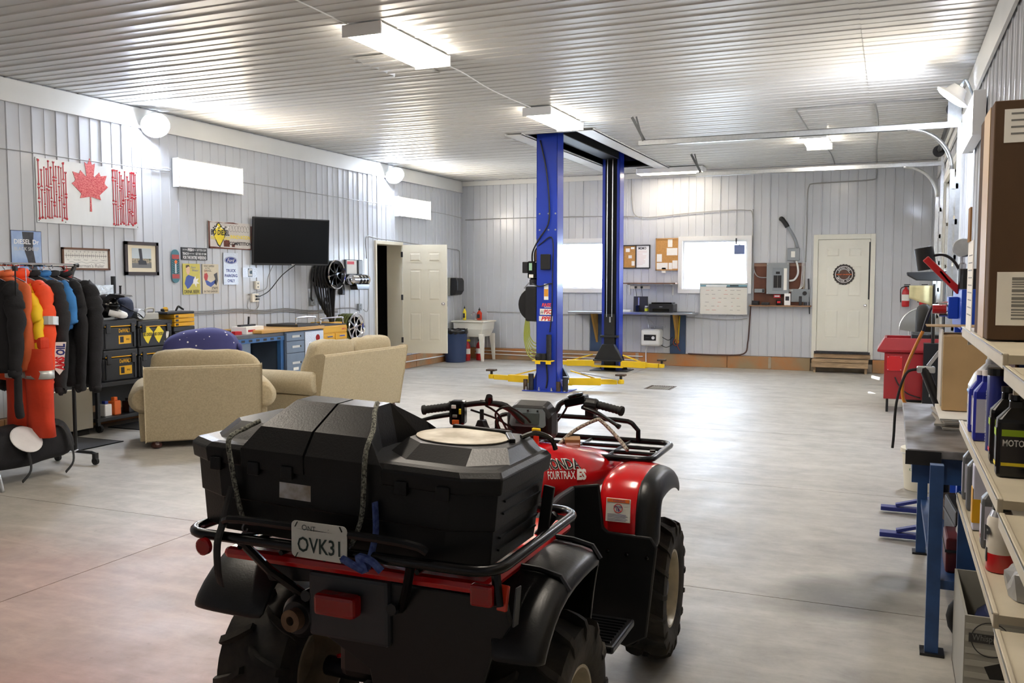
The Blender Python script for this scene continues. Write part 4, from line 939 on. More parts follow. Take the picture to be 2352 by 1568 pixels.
cable('conduit from wall bundle up to the outlet by the lower reel', [(LX,12.2,1.17),(LX,12.7,1.2),(LX,13.1,1.2),(LX,13.3,1.17)], .008, 'cord_grey'); cable('thin cord hanging below the chrome wall canister', [(LX,13.66,1.55),(LX,13.66,1.2),(LX,13.6,1.12),(LX,13.5,1.16)], .006, 'cord_grey')

# hose reels made from wheels
def wheel_reel(label, y, z, hose_mat, hlabel, mb):
    t = thing('wheel_reel', label, 'hose reel', (XL+.0135, y, z), 90, 'hose reels made from wheels')
    m = MB(); m.lathe([(.2,.02),(.205,.03),(.185,.05),(.18,.30),(.215,.335),(.232,.345),(.236,.36),(.226,.362),(.20,.345),(.17,.33),(.17,.05)], 36, False, d=(0,-1,0)); m.build('barrel', 'chrome' if mb else 'black_gloss', t, auto=40)
    m = MB(); m.lathe([(.236,.355),(.24,.36),(.232,.372),(.218,.365),(.214,.35)], 36, False, d=(0,-1,0)); m.build('lip', 'chrome', t, auto=40)
    m = MB(); m.lathe([(.05,.28),(.06,.325),(.05,.345),(.03,.35),(.028,.36),(.004,.362)], 20, d=(0,-1,0)); m.build('hub', 'chrome' if mb else 'black_gloss', t, auto=40)
    for k in range(8):
        a = 2*PI*k/8+.2; c, s = math.cos(a), math.sin(a); q = MB()
        def P(r, o, yv): return (r*c - o*s, yv, r*s + o*c)
        q.loft([[P(.05,-.024,-.30),P(.05,.024,-.30),P(.05,.018,-.34),P(.05,-.018,-.34)],[P(.12,-.014,-.28),P(.12,.014,-.28),P(.12,.010,-.33),P(.12,-.010,-.33)],[P(.195,-.026,-.30),P(.195,.026,-.30),P(.195,.02,-.345),P(.195,-.02,-.345)]]); q.build('spoke', 'chrome' if mb else 'black_gloss', t, bevel=.004)
    MB().lathe([(.17,.10),(.17,.11)], 30, d=(0,-1,0)).build('back_plate', 'black_metal', t)
    hs = thing('hose_coil', hlabel, 'hose', (XL+.0135, y, z), 90)
    for k in range(8): MB().tube(arc((0,-.07-k*.029,0), .196+.012*(k%2), 0, 359, 26, 'y'), .0155, 8, closed=True).build('turn', hose_mat, hs, smooth=True)
    return hs
M('hose_black', (24,24,26), .5); M('hose_green', (92,100,40), .5, var=.15, scale=20)
hs = wheel_reel('chrome wheel hose reel high on the left wall holding black hose', 12.17, 1.765, 'hose_black', 'black air hose coiled on the upper wheel reel with loops hanging', False)
for k in range(6):
    d = .30+.07*k; x0, x1 = -.21+.02*k, .18-.015*k; yy = -.08-.035*k
    MB().tube(smooth_path([(x0,yy,.05),(x0+.01,yy,-.15),(x0+.07,yy,-.12-d*.75),(-.02+.01*k,yy,-.2-d),(x1-.05,yy,-.12-d*.7),(x1,yy,-.12)],5), .0155, 8).build('loop', 'hose_black', hs, smooth=True)
MB().tube(smooth_path([(-.20,-.06,.1),(-.24,-.05,-.1),(-.25,-.04,-.35),(-.22,-.04,-.42)],5), .016, 8).build('lead', 'hose_black', hs, smooth=True)
wheel_reel('chrome wheel hose reel low on the left wall holding green hose', 12.735, .90, 'hose_green', 'olive green hose coiled on the lower wheel reel', True)
# canister shelf and clip board by the door
cb, w, h = wall_plate('clip_board', 'dark clipboard with a white sheet above the chrome canister', 'clipboard', 12.93, 13.44, 1.76, 2.02, 'sign_black', .03)
MB().box(-w+.03,.08,-.032,-.03,-h+.02,h-.01).build('sheet', 'paper', cb); MB().box(.12,w-.01,-.05,-.03,-h+.02,h-.01).build('meter', 'grey_box', cb); MB().box(-w+.04,.0,-.033,-.032,.05,.1).build('heading', 'red_print', cb)
cn = thing('chrome_canister', 'chrome ribbed canister dispenser mounted beside the doorway', 'dispenser', (XL+.0135,13.15,1.68), 90)
MB().box(-.22,.2,-.10,0,-.09,.09).build('bracket', 'black_plastic', cn, bevel=.02); m = MB(); m.lathe([(.03,-.33),(.05,-.32),(.05,-.28),(.085,-.25),(.088,.2),(.08,.24),(.06,.25)], 22, o=(0,-.15,.0), d=(1,0,0)); m.build('barrel', 'chrome', cn, auto=40)
for x in (-.06,.04,.14): MB().lathe([(.0895,-.03),(.0895,.03)], 22, False, o=(x,-.15,0), d=(1,0,0)).build('window_slot', 'black_gloss', cn)
m = MB(); m.prism([(-.16,-.17),(.2,-.17),(.23,-.07),(-.2,-.07)], -.22, -.08, 'y'); m.build('tray', 'black_gloss', cn, bevel=.01)
cp = thing('wall_handset', 'small black dispenser hanging between the upper reel and the canister', 'dispenser', (XL+.0135,12.78,1.56), 90); m = MB(); m.prism([(-.05,.16),(.0,.16),(.05,-.05),(.05,-.13),(-.04,-.13)], -.08, 0, 'y'); m.build('case', 'black_plastic', cp, bevel=.01); MB().box(-.03,.03,-.085,-.08,-.1,-.04).build('panel', 'dark_steel', cp)
# towel dispenser in the corner
td = thing('towel_dispenser', 'dark paper towel dispenser mounted in the back left corner', 'dispenser', (XL+.0135,16.92,1.535), 90)
m = MB(); m.prism([(0,-.19),(-.05,-.19),(-.06,.19),(0,.19)], -.16, .16, 'x'); m.build('base', M('disp_grey', (150,150,140), .5), td, bevel=.01); m = MB(); m.prism([(-.055,-.185),(-.17,-.17),(-.23,-.08),(-.23,.12),(-.2,.18),(-.06,.185)], -.16, .16, 'x'); m.build('cover', 'black_plastic', td, bevel=.02)

# ---------------------------------------------------------------- work benches along the left wall
M('bench_blue', (56,104,160), .45, var=.15, scale=8); M('bench_top', (92,94,98), .5, var=.2, scale=6); M('maple_top', (206,160,84), .4, var=.2, scale=4, stretch=(1,.3,8)); M('drawer_grey', (120,136,156), .35, .3, var=.1, scale=5); M('chest_yellow', (226,170,24), .35, var=.06, scale=4)
bk = thing('blue_workbench', 'blue steel workbench with dark top in front of the left wall', 'workbench', (-8.14,9.75,0))
MB().box(-.33,.33,-.62,.60,.90,.95).build('top', 'bench_top', bk, bevel=.005); m = MB(); m.box(.31,.335,-.62,.6,.84,.90).build('rail', 'bench_blue', bk)
for k in range(8): MB().box(.333,.336,-.6+k*.15,-.53+k*.15,.855,.885).build('rail_slot', 'dark_steel', bk)
for y in (-.58,.54): 
    for x in (-.3,.26): MB().box(x,x+.06,y,y+.06,0,.90).build('leg', 'bench_blue', bk)
MB().box(-.3,.32,-.56,-.1,.35,.84).build('drawer_case', 'drawer_grey', bk, bevel=.004); 
for z in (.38,.6): MB().box(.32,.335,-.54,-.12,z,z+.2).build('drawer', 'drawer_grey', bk, bevel=.004)
gc = thing('drawer_cabinet', 'grey diamond-plate drawer cabinet with maple top and stickers', 'cabinet', (-8.12,10.75,0))
MB().box(-.33,.33,-.40,.52,0,.945).build('case', M('case_blue', (70,84,104), .45), gc, bevel=.005); MB().box(-.36,.345,-.92,.54,.955,1.0).build('worktop', 'maple_top', gc, bevel=.006)
for z0, z1 in ((.82,.93),(.65,.81),(.36,.64),(.06,.35)):
    d = MB().box(.33,.345,-.385,.03,z0,z1).build('drawer', 'drawer_grey', gc, bevel=.004); MB().box(.346,.35,-.26,-.08,(z0+z1)/2-.012,(z0+z1)/2+.02).build('handle', 'silver_print', d); MB().lathe([(.012,0),(.012,.008)], 12, o=(.345,-.07,(z0+z1)/2+.005), d=(1,0,0)).build('lock', 'black_gloss', d)
MB().box(.345,.349,-.24,-.12,.40,.44).build('label_holder', 'paper', gc)
dr_ = MB().box(.33,.345,.05,.505,.06,.93).build('door', 'diamond_plate', gc, bevel=.004)
for y, z, a, b, mt in ((.36,.83,.05,.05,'lens_red'),(.17,.75,.05,.03,'white_print'),(.33,.70,.07,.022,'sign_black'),(.2,.56,.06,.09,'yellow_print'),(.37,.56,.07,.022,'red_print')):
    m = MB(); m.lathe([(1,0),(1,.002)], 20 if a < .065 else 4, d=(1,0,0)); m.v = [(.346+v[0]*1, y+v[1]*a, z+v[2]*b) for v in m.v]; m.build('sticker', mt, dr_)
m = MB().text('AFA', .03, (.3486,.17,.75), (0,1,0), (0,0,1), bold=.02); m.text('BD DIESEL', .03, (.3486,.2,.545), (0,1,0), (0,0,1), width=.1, bold=.02); m.build('lettering', 'black_print', dr_)
yc = thing('yellow_tool_chest', 'yellow steel tool chest with chrome rails beside the drawer cabinet', 'tool chest', (-8.12,11.60,0))
MB().box(-.30,.30,-.31,.34,0,.985).build('case', 'chest_yellow', yc, bevel=.006)
MB().box(.30,.312,-.30,.335,.88,.97).build('top_drawer', 'chest_yellow', yc, bevel=.004)
for y0,y1 in ((-.30,.0),(.02,.335)):
    d = MB().box(.30,.312,y0,y1,.77,.865).build('drawer', 'chest_yellow', yc, bevel=.004); MB().box(.312,.335,(y0+y1)/2-.07,(y0+y1)/2+.07,.81,.835).build('handle', 'chrome', d, bevel=.006)
for z in (.735,.565,.395): MB().box(.30,.325,-.31,.34,z,z+.03).build('pull_rail', 'galv', yc)
for z0,z1 in ((.60,.73),(.43,.56),(.1,.39)): MB().box(.30,.312,-.30,.335,z0,z1).build('drawer', 'chest_yellow', yc, bevel=.004)
m = MB().text('AMSOIL', .025, (.3125,.25,.925), (0,1,0), (0,0,1), width=.12, bold=.03); m.text('AMSOIL', .03, (.3125,.2,.66), (0,1,0), (0,0,1), width=.12, bold=.03); m.build('lettering', 'red_print', yc)
MB().box(-.30,.30,-.31,.34,.985,1.0).build('lid_mat', 'sign_black', yc)
tr_ = thing('tool_tray', 'low black tool box lid with chrome grab rails on the maple worktop', 'tool tray', (-8.12,10.98,1.0)); MB().box(-.28,.28,-.26,.25,0,.035).build('tray', 'sign_black', tr_, bevel=.005)
for o_, y0, y1, zz, pr in ((tr_,-.26,.22,.035,tr_),(yc,-.28,.32,1.0,yc)): MB().tube(smooth_path([(.25,y0,zz),(.25,y0+.01,zz+.08),(.25,y0+.04,zz+.10),(.25,y1-.04,zz+.10),(.25,y1-.01,zz+.08),(.25,y1,zz)],4), .012, 8).build('grab_rail', 'chrome', pr, smooth=True)
ws = thing('yellow_shelf_board', 'short yellow shelf board fixed beside the yellow tool chest', 'shelf', (-8.42,12.05,.99)); MB().box(-.075,.30,-.10,.28,-.015,.015).build('board', 'chest_yellow', ws); MB().bar((.2,.05,-.015),(-.06,.05,-.25),.02,.02).build('brace', 'chest_yellow', ws)
# bits on the blue bench
wbx = thing('white_parts_box', 'white cardboard parts box on the blue workbench', 'box', (-8.05,9.88,.95), 4); MB().box(-.12,.12,-.2,.2,0,.10).build('carton', 'paper', wbx, bevel=.003); MB().box(.1205,.121,-.16,.0,.03,.06).build('print', 'red_print', wbx)
for i, (y, x, c, s) in enumerate(((9.25,-8.05,'red_print',.05),(9.36,-8.12,'white_print',.06),(9.44,-8.02,'red_print',.04),(9.52,-8.1,'sign_black',.05),(9.6,-8.0,'red_print',.045))):
    t = thing('parts_carton', ('small red parts carton at the near end of the blue bench','small white parts carton near the red cartons','low red parts carton left of the white parts box','small black parts carton among red cartons','red parts carton touching the white parts box')[i], 'box', (x,y,.95), i*17, 'small parts cartons on the blue bench'); MB().box(-.05,.05,-.045,.045,0,s).build('carton', c, t, bevel=.003); MB().box(.0502,.0508,-.03,.03,s*.3,s*.7).build('print', 'white_print' if c != 'white_print' else 'red_print', t)
hd = thing('hand_drill', 'small black hand tool lying on top of the white parts box', 'tool', (-8.05,9.86,1.05)); MB().box(-.03,.03,-.16,.16,0,.025).build('body', 'black_plastic', hd, bevel=.008); MB().cyl((0,.04,.02),(0,.05,.13),.014,10).build('handle', 'black_plastic', hd)

# ---------------------------------------------------------------- tool cart with stacked tool boxes
M('tb_black', (38,40,44), .45, bump=.06, bscale=90); M('tb_yellow', (232,176,20), .45)
ct = thing('tool_cart', 'black steel rolling cart under the stacked tool boxes', 'cart', (-8.19,7.88,0))
MB().box(-.26,.24,-.64,.66,.50,.545).build('top_shelf', 'tb_black', ct, bevel=.004); MB().box(-.26,.24,-.64,.66,.12,.16).build('bottom_shelf', 'tb_black', ct, bevel=.004)
for x in (-.25,.20):
    for y in (-.63,.62): MB().box(x,x+.035,y,y+.035,.08,.5).build('post', 'tb_black', ct)
for x in (-.2,.2):
    for y in (-.58,.6): MB().lathe([(.045,-.015),(.045,.015)], 14, o=(x,y,.045), d=(0,1,0)).build('caster', 'rubber', ct)
MB().box(-.26,-.25,-.6,.6,.16,.5).build('back_panel', 'tb_black', ct)
def toolbox(label, y0, y1, z0, z1, front=-8.0):
    t = thing('tool_box', label, 'tool box', (front-.2,(y0+y1)/2,z0), 0, 'stacked black tool boxes'); w = (y1-y0)/2; h = z1-z0
    MB().box(-.2,.19,-w,w,0,h*.74).build('body', 'tb_black', t, bevel=.015); ld = MB().box(-.2,.2,-w-.005,w+.005,h*.75,h-.001).build('lid', 'tb_black', t, bevel=.012); MB().box(.2,.203,-w+.02,w-.02,h*.76,h*.79).build('yellow_seam', 'tb_yellow', ld)
    for y in (-w*.74,w*.74): MB().box(.19,.215,y-.03,y+.03,h*.55,h*.86).build('latch', 'tb_black', t, bevel=.006)
    for y in (-w+.02,w-.05): MB().box(.19,.205,y,y+.03,.02,h*.7).build('corner_post', 'tb_black', t, bevel=.004)
    return t, w, h
M('dw_logo', (226,170,20), .5)
for lab, z0, z1 in (('black tool box with yellow labels, lower of the near stack', .546, .895), ('black tool box with yellow labels, upper of the near stack', .896, 1.235)):
    t, w, h = toolbox(lab, 7.40, 7.88, z0, z1)
    MB().text('DeWALT', .042, (.1915,.07,h*.62), (0,1,0), (0,0,1), width=.17, bold=.03).build('lettering', 'dw_logo', t); MB().box(.19,.192,-.02,.16,h*.18,h*.46).build('label', 'tb_yellow', t); MB().box(.192,.193,.0,.05,h*.22,h*.42).build('label_photo', 'dark_steel', t); MB().text('IP65', .02, (.1925,.11,h*.32), (0,1,0), (0,0,1), bold=.02).build('lettering', 'black_print', t)
t, w, h = toolbox('black tool box in the lower far stack behind the armchair', 7.91, 8.44, .546, .895)
t, w, h = toolbox('black tool box with yellow diamond stickers, upper of the far stack', 7.91, 8.44, .896, 1.205)
for y in (-.12,.05):
    m = MB(); m.prism([(y-.075,h*.55),(y-.04,h*.66),(y+.0,h*.82),(y+.04,h*.68),(y+.08,h*.55),(y+.06,h*.42),(y,h*.12),(y-.03,h*.2),(y-.07,h*.4)], .191, .1925, 'x'); m.build('sticker', 'yellow_print', t); m = MB().text('BD DIESEL', .035, (.1932,y,h*.47), (0,1,0), (0,0,1), width=.14, bold=.03, shear=.1); m.build('lettering', 'black_print', t)
m = MB(); m.prism([(.17,.08),(.2,.1),(.22,.16),(.21,.2),(.18,.19),(.165,.13)], .191, .1925, 'x'); m.text('PowerPro', .014, (.193,.18,.05), (0,1,0), (0,0,1), width=.1); m.build('sticker', 'white_print', t)
# things on the tool boxes
hm = thing('motorcycle_helmet', 'black and white off-road helmet on the near tool boxes', 'helmet', (-8.12,7.55,1.236), 20)
m = MB(); m.ell((0,0,.15), (.15,.13,.135), 20, 12); m.build('shell', 'black_gloss', hm, smooth=True); m = MB(); m.prism([(.02,.22),(.1,.29),(.26,.27),(.28,.25),(.12,.235),(.08,.2)], -.1, .1, 'y'); m.build('peak', 'black_gloss', hm, bevel=.008); m = MB(); m.tube(smooth_path([(.09,-.10,.08),(.19,-.05,.05),(.21,0,.045),(.19,.05,.05),(.09,.10,.08)],4), .035, 8); m.build('chin_bar', 'white_print', hm, smooth=True); MB().ell((.06,0,.15), (.105,.11,.06), 16, 8).build('visor', 'tv_screen', hm, smooth=True)
bgb = thing('camera_bag', 'navy padded bag with strap on the tool boxes', 'bag', (-8.1,7.78,1.236), 0); m = MB(); m.ell((0,0,.12), (.1,.11,.125), 16, 10, .7); m.build('pouch', M('navy_cloth', (40,48,70), .8, bump=.3, bscale=40), bgb, smooth=True); MB().tube(smooth_path([(.08,-.1,.16),(.11,0,.1),(.12,.12,.05),(.1,.2,.0)],4), .014, 6, flat=.3).build('strap', 'rubber', bgb)
rd = thing('radio', 'silver portable radio with round speaker on the far tool boxes', 'radio', (-8.1,8.1,1.206), 0); MB().box(-.07,.07,-.18,.16,0,.085).build('case', M('radio_silver', (176,174,164), .35, .4), rd, bevel=.012); m = MB(); m.lathe([(.065,-.02),(.065,.09),(.055,.11),(.05,.1),(.002,.098)], 20, o=(0,-.13,.075), d=(1,-.2,0)); m.build('speaker', 'galv', rd, auto=40); MB().tube(smooth_path([(0,.02,.085),(0,.03,.13),(0,.14,.135),(0,.15,.085)],4), .011, 8).build('handle', 'radio_silver', rd)
yb = thing('organizer_case', 'yellow and black drawer organizer on top of the tool boxes', 'organizer', (-8.14,8.60,1.05), 0)
MB().box(-.16,.16,-.16,.20,.0,.06).build('base', 'tb_black', yb, bevel=.01)
for k in range(3): d = MB().box(-.15,.165,-.15,.19,.065+k*.05,.11+k*.05).build('drawer', 'chest_yellow', yb, bevel=.006); MB().box(.165,.172,-.13,-.09,.075+k*.05,.10+k*.05).build('latch', 'dark_steel', d)
MB().box(-.16,.16,-.26,.20,.215,.245).build('lid', 'tb_black', yb, bevel=.01); MB().tube(smooth_path([(0,.05,.245),(.02,.07,.30),(.0,.12,.29),(.0,.18,.26)],4), .012, 8).build('handle', 'black_plastic', yb)
cs = thing('blue_latch_case', 'dark case with blue latches under the yellow organizer', 'case', (-8.14,8.62,.546), 0); MB().box(-.17,.17,-.17,.22,0,.503).build('case', 'tb_black', cs, bevel=.012)
for y in (-.12,.14): MB().box(.17,.185,y-.03,y+.03,.40,.47).build('latch', M('latch_blue', (40,80,190), .45), cs, bevel=.004)
tm = thing('tape_measure', 'yellow tape measure on the organizer lid', 'tape measure', (-8.1,8.42,1.296)); MB().box(-.03,.03,-.04,.04,0,.035).build('case', 'tb_black', tm, bevel=.012); MB().lathe([(.03,0),(.03,.03)], 16, o=(0,0,.025), d=(1,0,0)).build('dial', 'chest_yellow', tm)
sp = thing('foil_panel', 'silver foil insulation panel leaning on the wall behind the helmet', 'panel', (XL+.07,7.62,1.0), 0); m = MB(); m.box(-.02,.02,-.36,.36,0,.62); m.build('sheet', M('foil', (222,228,232), .22, .7, bump=.6, bscale=25), sp); MB().box(-.022,.024,.34,.37,0,.72).build('post', 'black_metal', sp)
MB_t = thing('spare_cart_post', 'thin black rod standing behind the helmet', 'rod', (XL+.1,8.02,.55)); MB().cyl((0,0,0),(0,.03,1.05),.012,8).build('rod', 'black_metal', MB_t); MB().cyl((0,.03,1.05),(0,.03,1.06),.016,8).build('cap', 'rubber', MB_t)
# on the cart's lower shelf
for i,(y,c,h,lab) in enumerate(((7.45,'white_print',.17,'white spray bottle on the cart lower shelf'),(7.58,'orange_print',.2,'orange box on the cart lower shelf'),(7.78,'dark_steel',.17,'clear bagged hardware on the cart lower shelf'),(8.05,'tb_black',.15,'black power tool case on the cart lower shelf'))):
    t = thing('shelf_item', lab, 'supplies', (-8.06,y,.16), 5*i, 'supplies on the tool cart'); MB().box(-.05,.05,-.05,.05+.04*(i>1),0,h*.8).build('body', c, t, bevel=.01); MB().box(-.025,.025,-.025,.025,h*.8,h).build('top', 'blue_print' if i == 0 else c, t, bevel=.006)
t = thing('clear_bag', 'crumpled clear plastic bag on the cart under the top shelf', 'bag', (-8.06,7.5,.16)); 
# mini fridge
fg = thing('mini_fridge', 'low stainless steel mini fridge behind the clothes rail', 'fridge', (-8.22,6.95,0)); MB().box(-.24,.2,-.26,.26,.06,.52).build('body', 'black_plastic', fg, bevel=.008); MB().box(.2,.24,-.26,.26,.07,.515).build('door', M('stainless', (180,174,160), .3, .7, var=.08, scale=3), fg, bevel=.006); MB().box(-.2,.2,-.24,.24,0,.06).build('kick_base', 'dark_void', fg)
bpy.data.objects.remove(t)
# floor mats
M('mat_grey', (62,62,64), .9, var=.15, scale=40, bump=.3, bscale=120)
for lab, loc, w_, l_, rz in (('dark floor mat beside the clothes rail', (-7.72,6.68,.0), .40, .31, 0), ('dark floor mat in front of the tool cart', (-7.95,7.9,0), .24, .30, 0)):
    t = thing('floor_mat', lab, 'mat', loc, rz, 'dark floor mats'); MB().box(-w_,w_,-l_,l_,0,.007).build('pile', 'mat_grey', t); m = MB()
    for q in ((-w_,w_,-l_,-l_+.02),(-w_,w_,l_-.02,l_),(-w_,-w_+.02,-l_,l_),(w_-.02,w_,-l_,l_)): m.box(q[0],q[1],q[2],q[3],0,.009)
    m.build('border', 'rubber', t)

# ---------------------------------------------------------------- upholstery
M('sofa_fabric', (184,170,140), .9, var=.16, scale=60, bump=.35, bscale=220)
def cushion(m, c, r, e=.45, n=28, k=16, amp=.012, seed=0):
    q = MB(); q.ell((0,0,0), r, n, k, e); out = []
    for v in q.v:
        V = Vector(v); nz = noise.noise(V*4.0 + Vector((seed,0,0))); out.append(tuple(V*(1+amp*nz/max(.05,min(r)) ) + Vector(c)))
    q.v = out; m.T = m.T; return m.add(out, q.f)
def couch(name, label, loc, rz, W, cushions):
    """local: faces +y, back at y=0, width along x, origin at centre of the back's foot"""
    t = thing(name, label, 'armchair' if W < 1.4 else 'sofa', loc, rz); hw = W/2; D = .92
    m = MB(); secs = []
    for z, y in ((.07,.0),(.78,-.125),(.815,-.13),(.83,-.11),(.82,-.02),(.78,.06),(.40,.16),(.07,.18)):
        secs.append([(-hw+.10,y,z),(hw-.10,y,z)])
    vs = [q for s in secs for q in s]; n = len(secs); fs = [(2*i,2*i+1,2*((i+1)%n)+1,2*((i+1)%n)) for i in range(n)] + [tuple(range(0,2*n,2))[::-1], tuple(range(1,2*n,2))]
    m.add(vs, fs); m.build('back', 'sofa_fabric', t, bevel=.03, seg=3)
    m = MB(); m.box(-hw+.16,hw-.16,.15,D-.02,.07,.30); m.build('base', 'sofa_fabric', t, bevel=.02)
    for s in (-1,1):
        a = MB(); xo = s*(hw-.12)
        a.prism([(xo-s*.08,.07),(xo+s*.07,.07),(xo+s*.08,.36),(xo-s*.08,.40)], .06, D-.03, 'y')
        a.tube([(xo+s*.03,-.02,.50),(xo+s*.035,.02,.50),(xo+s*.035,.5,.505),(xo+s*.03,D-.04,.50),(xo+s*.03,D-.01,.50)], [.10,.135,.135,.135,.11], 20)
        a.build('arm', 'sofa_fabric', t, smooth=False, bevel=.015, auto=40)
    wd = (W-.34)/cushions
    for k in range(cushions):
        x = -W/2+.17+wd*(k+.5)
        m = MB(); cushion(m, (x,.53,.385), (wd/2-.005,.38,.095), .35, seed=k*3); m.build('seat_cushion', 'sofa_fabric', t, smooth=True)
        m = MB(); cushion(m, (0,0,0), (wd/2+(.06 if cushions==1 else 0),.125,.29), .5, seed=k*5+9, amp=.02); m.v = [(x+v[0], .17+v[1]*1-(v[2])*.20, .685+v[2]) for v in m.v]; m.build('back_cushion', 'sofa_fabric', t, smooth=True)
    for x in (-hw+.2,hw-.2):
        for y in (.05,D-.12): m = MB(); m.lathe([(.03,0),(.05,.015),(.055,.04),(.04,.06),(.04,.075)], 16, o=(x,y,0)); m.build('foot', M('foot_wood', (64,34,28), .35), t, auto=40)
    return t
couch('armchair', 'tan upholstered armchair seen from behind beside the clothes rail', (-6.36,7.12,0), 43, 1.32, 1)
couch('loveseat', 'tan upholstered loveseat seen from behind facing the left wall', (-5.98,9.42,0), 88, 1.98, 2)
pw = thing('pillow', 'navy blue pillow with white flecks resting on the armchair', 'pillow', (-6.86,7.68,.98), 43)
m = MB(); cushion(m, (0,0,0), (.37,.2,.17), .6, 32, 18, .03, 5); m.v = [(v[0], v[1], v[2]-.1*abs(v[0])**1.5) for v in m.v]
pm_ = bpy.data.materials.new('fleck_navy'); pm_.use_nodes = True; nt = pm_.node_tree; MATS['fleck_navy'] = pm_; b = nt.nodes['Principled BSDF']; b.inputs['Roughness'].default_value = .9
tc = nt.nodes.new('ShaderNodeTexCoord'); vo = nt.nodes.new('ShaderNodeTexVoronoi'); vo.inputs['Scale'].default_value = 13; nt.links.new(tc.outputs['Object'], vo.inputs['Vector']); rp_ = nt.nodes.new('ShaderNodeValToRGB'); rp_.color_ramp.elements[0].color = rgb((225,225,230)); rp_.color_ramp.elements[1].color = rgb((62,64,116)); rp_.color_ramp.elements[0].position = .12; rp_.color_ramp.elements[1].position = .14
nt.links.new(vo.outputs['Distance'], rp_.inputs['Fac']); nt.links.new(rp_.outputs['Color'], b.inputs['Base Color'])
m.build('case', 'fleck_navy', pw, smooth=True)
MB().ell((.38,0,-.05),(.03,.1,.06),12,8).build('hem', 'fleck_navy', pw, smooth=True)

# ---------------------------------------------------------------- clothes rail
RX = -6.87
cr = thing('clothes_rail', 'chrome clothes rail on casters loaded with work jackets', 'clothes rack', (RX,5.2,0))
MB().cyl((0,-1.0,1.81),(0,.83,1.81),.016,12).build('top_rail', 'chrome', cr); 
for y in (-.98,.80):
    MB().cyl((0,y,.12),(0,y,1.70),.017,10).build('post', 'black_metal', cr); MB().tube([(0,y,1.68),(0,y+.03,1.76),(0,y+.06,1.81),(0,y+.09,1.81)], .02, 10).build('elbow', 'black_plastic', cr)
    MB().tube([(-.24,y,.11),(.2,y,.11),(.24,y,.10)], .016, 8).build('foot_bar', 'black_metal', cr)
    for x in (-.23,.24): MB().lathe([(.033,-.014),(.036,0),(.033,.014)], 14, o=(x,y,.036), d=(0,1,0)).build('caster', 'rubber', cr); MB().box(x-.018,x+.018,y-.02,y+.02,.05,.11).build('caster_fork', 'black_plastic', cr)
for x in (-.03,.03): MB().cyl((x,-.98,.12),(x,.80,.12),.010,8).build('base_bar', 'chrome', cr)
def fold(v, seed, amp): 
    V = Vector(v); return amp*noise.noise(Vector((v[0]*14+seed, v[1]*14, v[2]*2.2))) + amp*.5*noise.noise(V*9+Vector((seed,3,1)))
def garment(name, label, y, mats, top=-.10, length=.68, sw=.23, depth=.065, sleeve=.60, seed=0, arms=True, dx=0, hood=False, rz=0, flare=.02):
    t = thing(name, label, 'jacket' if arms else 'vest', (RX+dx, y, 1.81), rz, 'work clothes on the rail')
    m = MB(); n = 22; secs = []
    prof = [(0,.06,.05),(.03,.10,.06),(.06,sw*.75,.7*depth),(.10,sw*.97,depth),(.2,sw*1.0,depth*1.15),(.4,sw*.98,depth*1.25),(.7,sw*1.0+flare*.5,depth*1.3),(.95,sw*1.02+flare,depth*1.3),(1.0,sw*1.0+flare,depth*1.2)]
    for f, a, d in prof:
        z = top - f*length if f > .1 else top - f*.75
        sec = []
        for k in range(n):
            u = 2*PI*k/n; x, yy = a*math.copysign(abs(math.cos(u))**.8, math.cos(u)), d*math.sin(u); g = 1 + 3.2*fold((x,yy,z), seed, .25)*min(1,f*3); sec.append((x*(1+.25*(g-1)), yy*g, z))
        secs.append(sec)
    m.loft(secs); m.build('body', mats[0], t, smooth=True, sub=1)
    if arms:
        for s in (-1,1):
            a = MB(); P = [(s*(sw*.80),0,top-.075),(s*(sw*.98),0,top-.12),(s*(sw+.05),-.01,top-.25),(s*(sw+.075),-.02,top-.42),(s*(sw+.06),-.03,top-.075-sleeve+.06),(s*(sw+.055),-.03,top-.075-sleeve)]
            P = smooth_path(P, 6); K = len(P); P = [q + Vector((.018*noise.noise(Vector((seed+s*2, i*.35, 0))), .02*noise.noise(Vector((i*.4, seed, s))), 0)) for i, q in enumerate(P)]; rs = [(.062 + .016*math.sin(PI*min(1,i/K*1.3)) - .016*i/K)*(1+.30*noise.noise(Vector((i*.55, seed*1.7, s*2.3)))) for i in range(K)]
            a.tube(P, rs, 14, flat=.72); so = a.build('sleeve', mats[1], t, smooth=True)
            c = MB(); e = P[-1]; c.tube([e+Vector((0,0,.035)), e, e+Vector((0,0,-.02))], [rs[-1]*1.04,rs[-1]*1.05,rs[-1]*.9], 12, flat=.9); c.build('cuff', mats[2] if len(mats) > 2 else mats[1], so, smooth=True)
    c = MB(); c.tube([(.055*math.cos(2*PI*k/14), .05*math.sin(2*PI*k/14), top+.02+.012*math.sin(2*PI*k/14)) for k in range(14)], .024 if not hood else .042, 8, closed=True); c.build('collar', mats[0], t, smooth=True)
    h = MB(); h.tube(arc((0,0,-.03+.012), .024, -30, 200, 8, 'y') + [(0,0,-.045),(0,0,top+.02)], .0035, 6); h.tube([(-sw*.8,0,top-.05),(0,0,top+.03),(sw*.8,0,top-.05)], .006, 6); h.build('hanger', 'chrome', t)
    return t
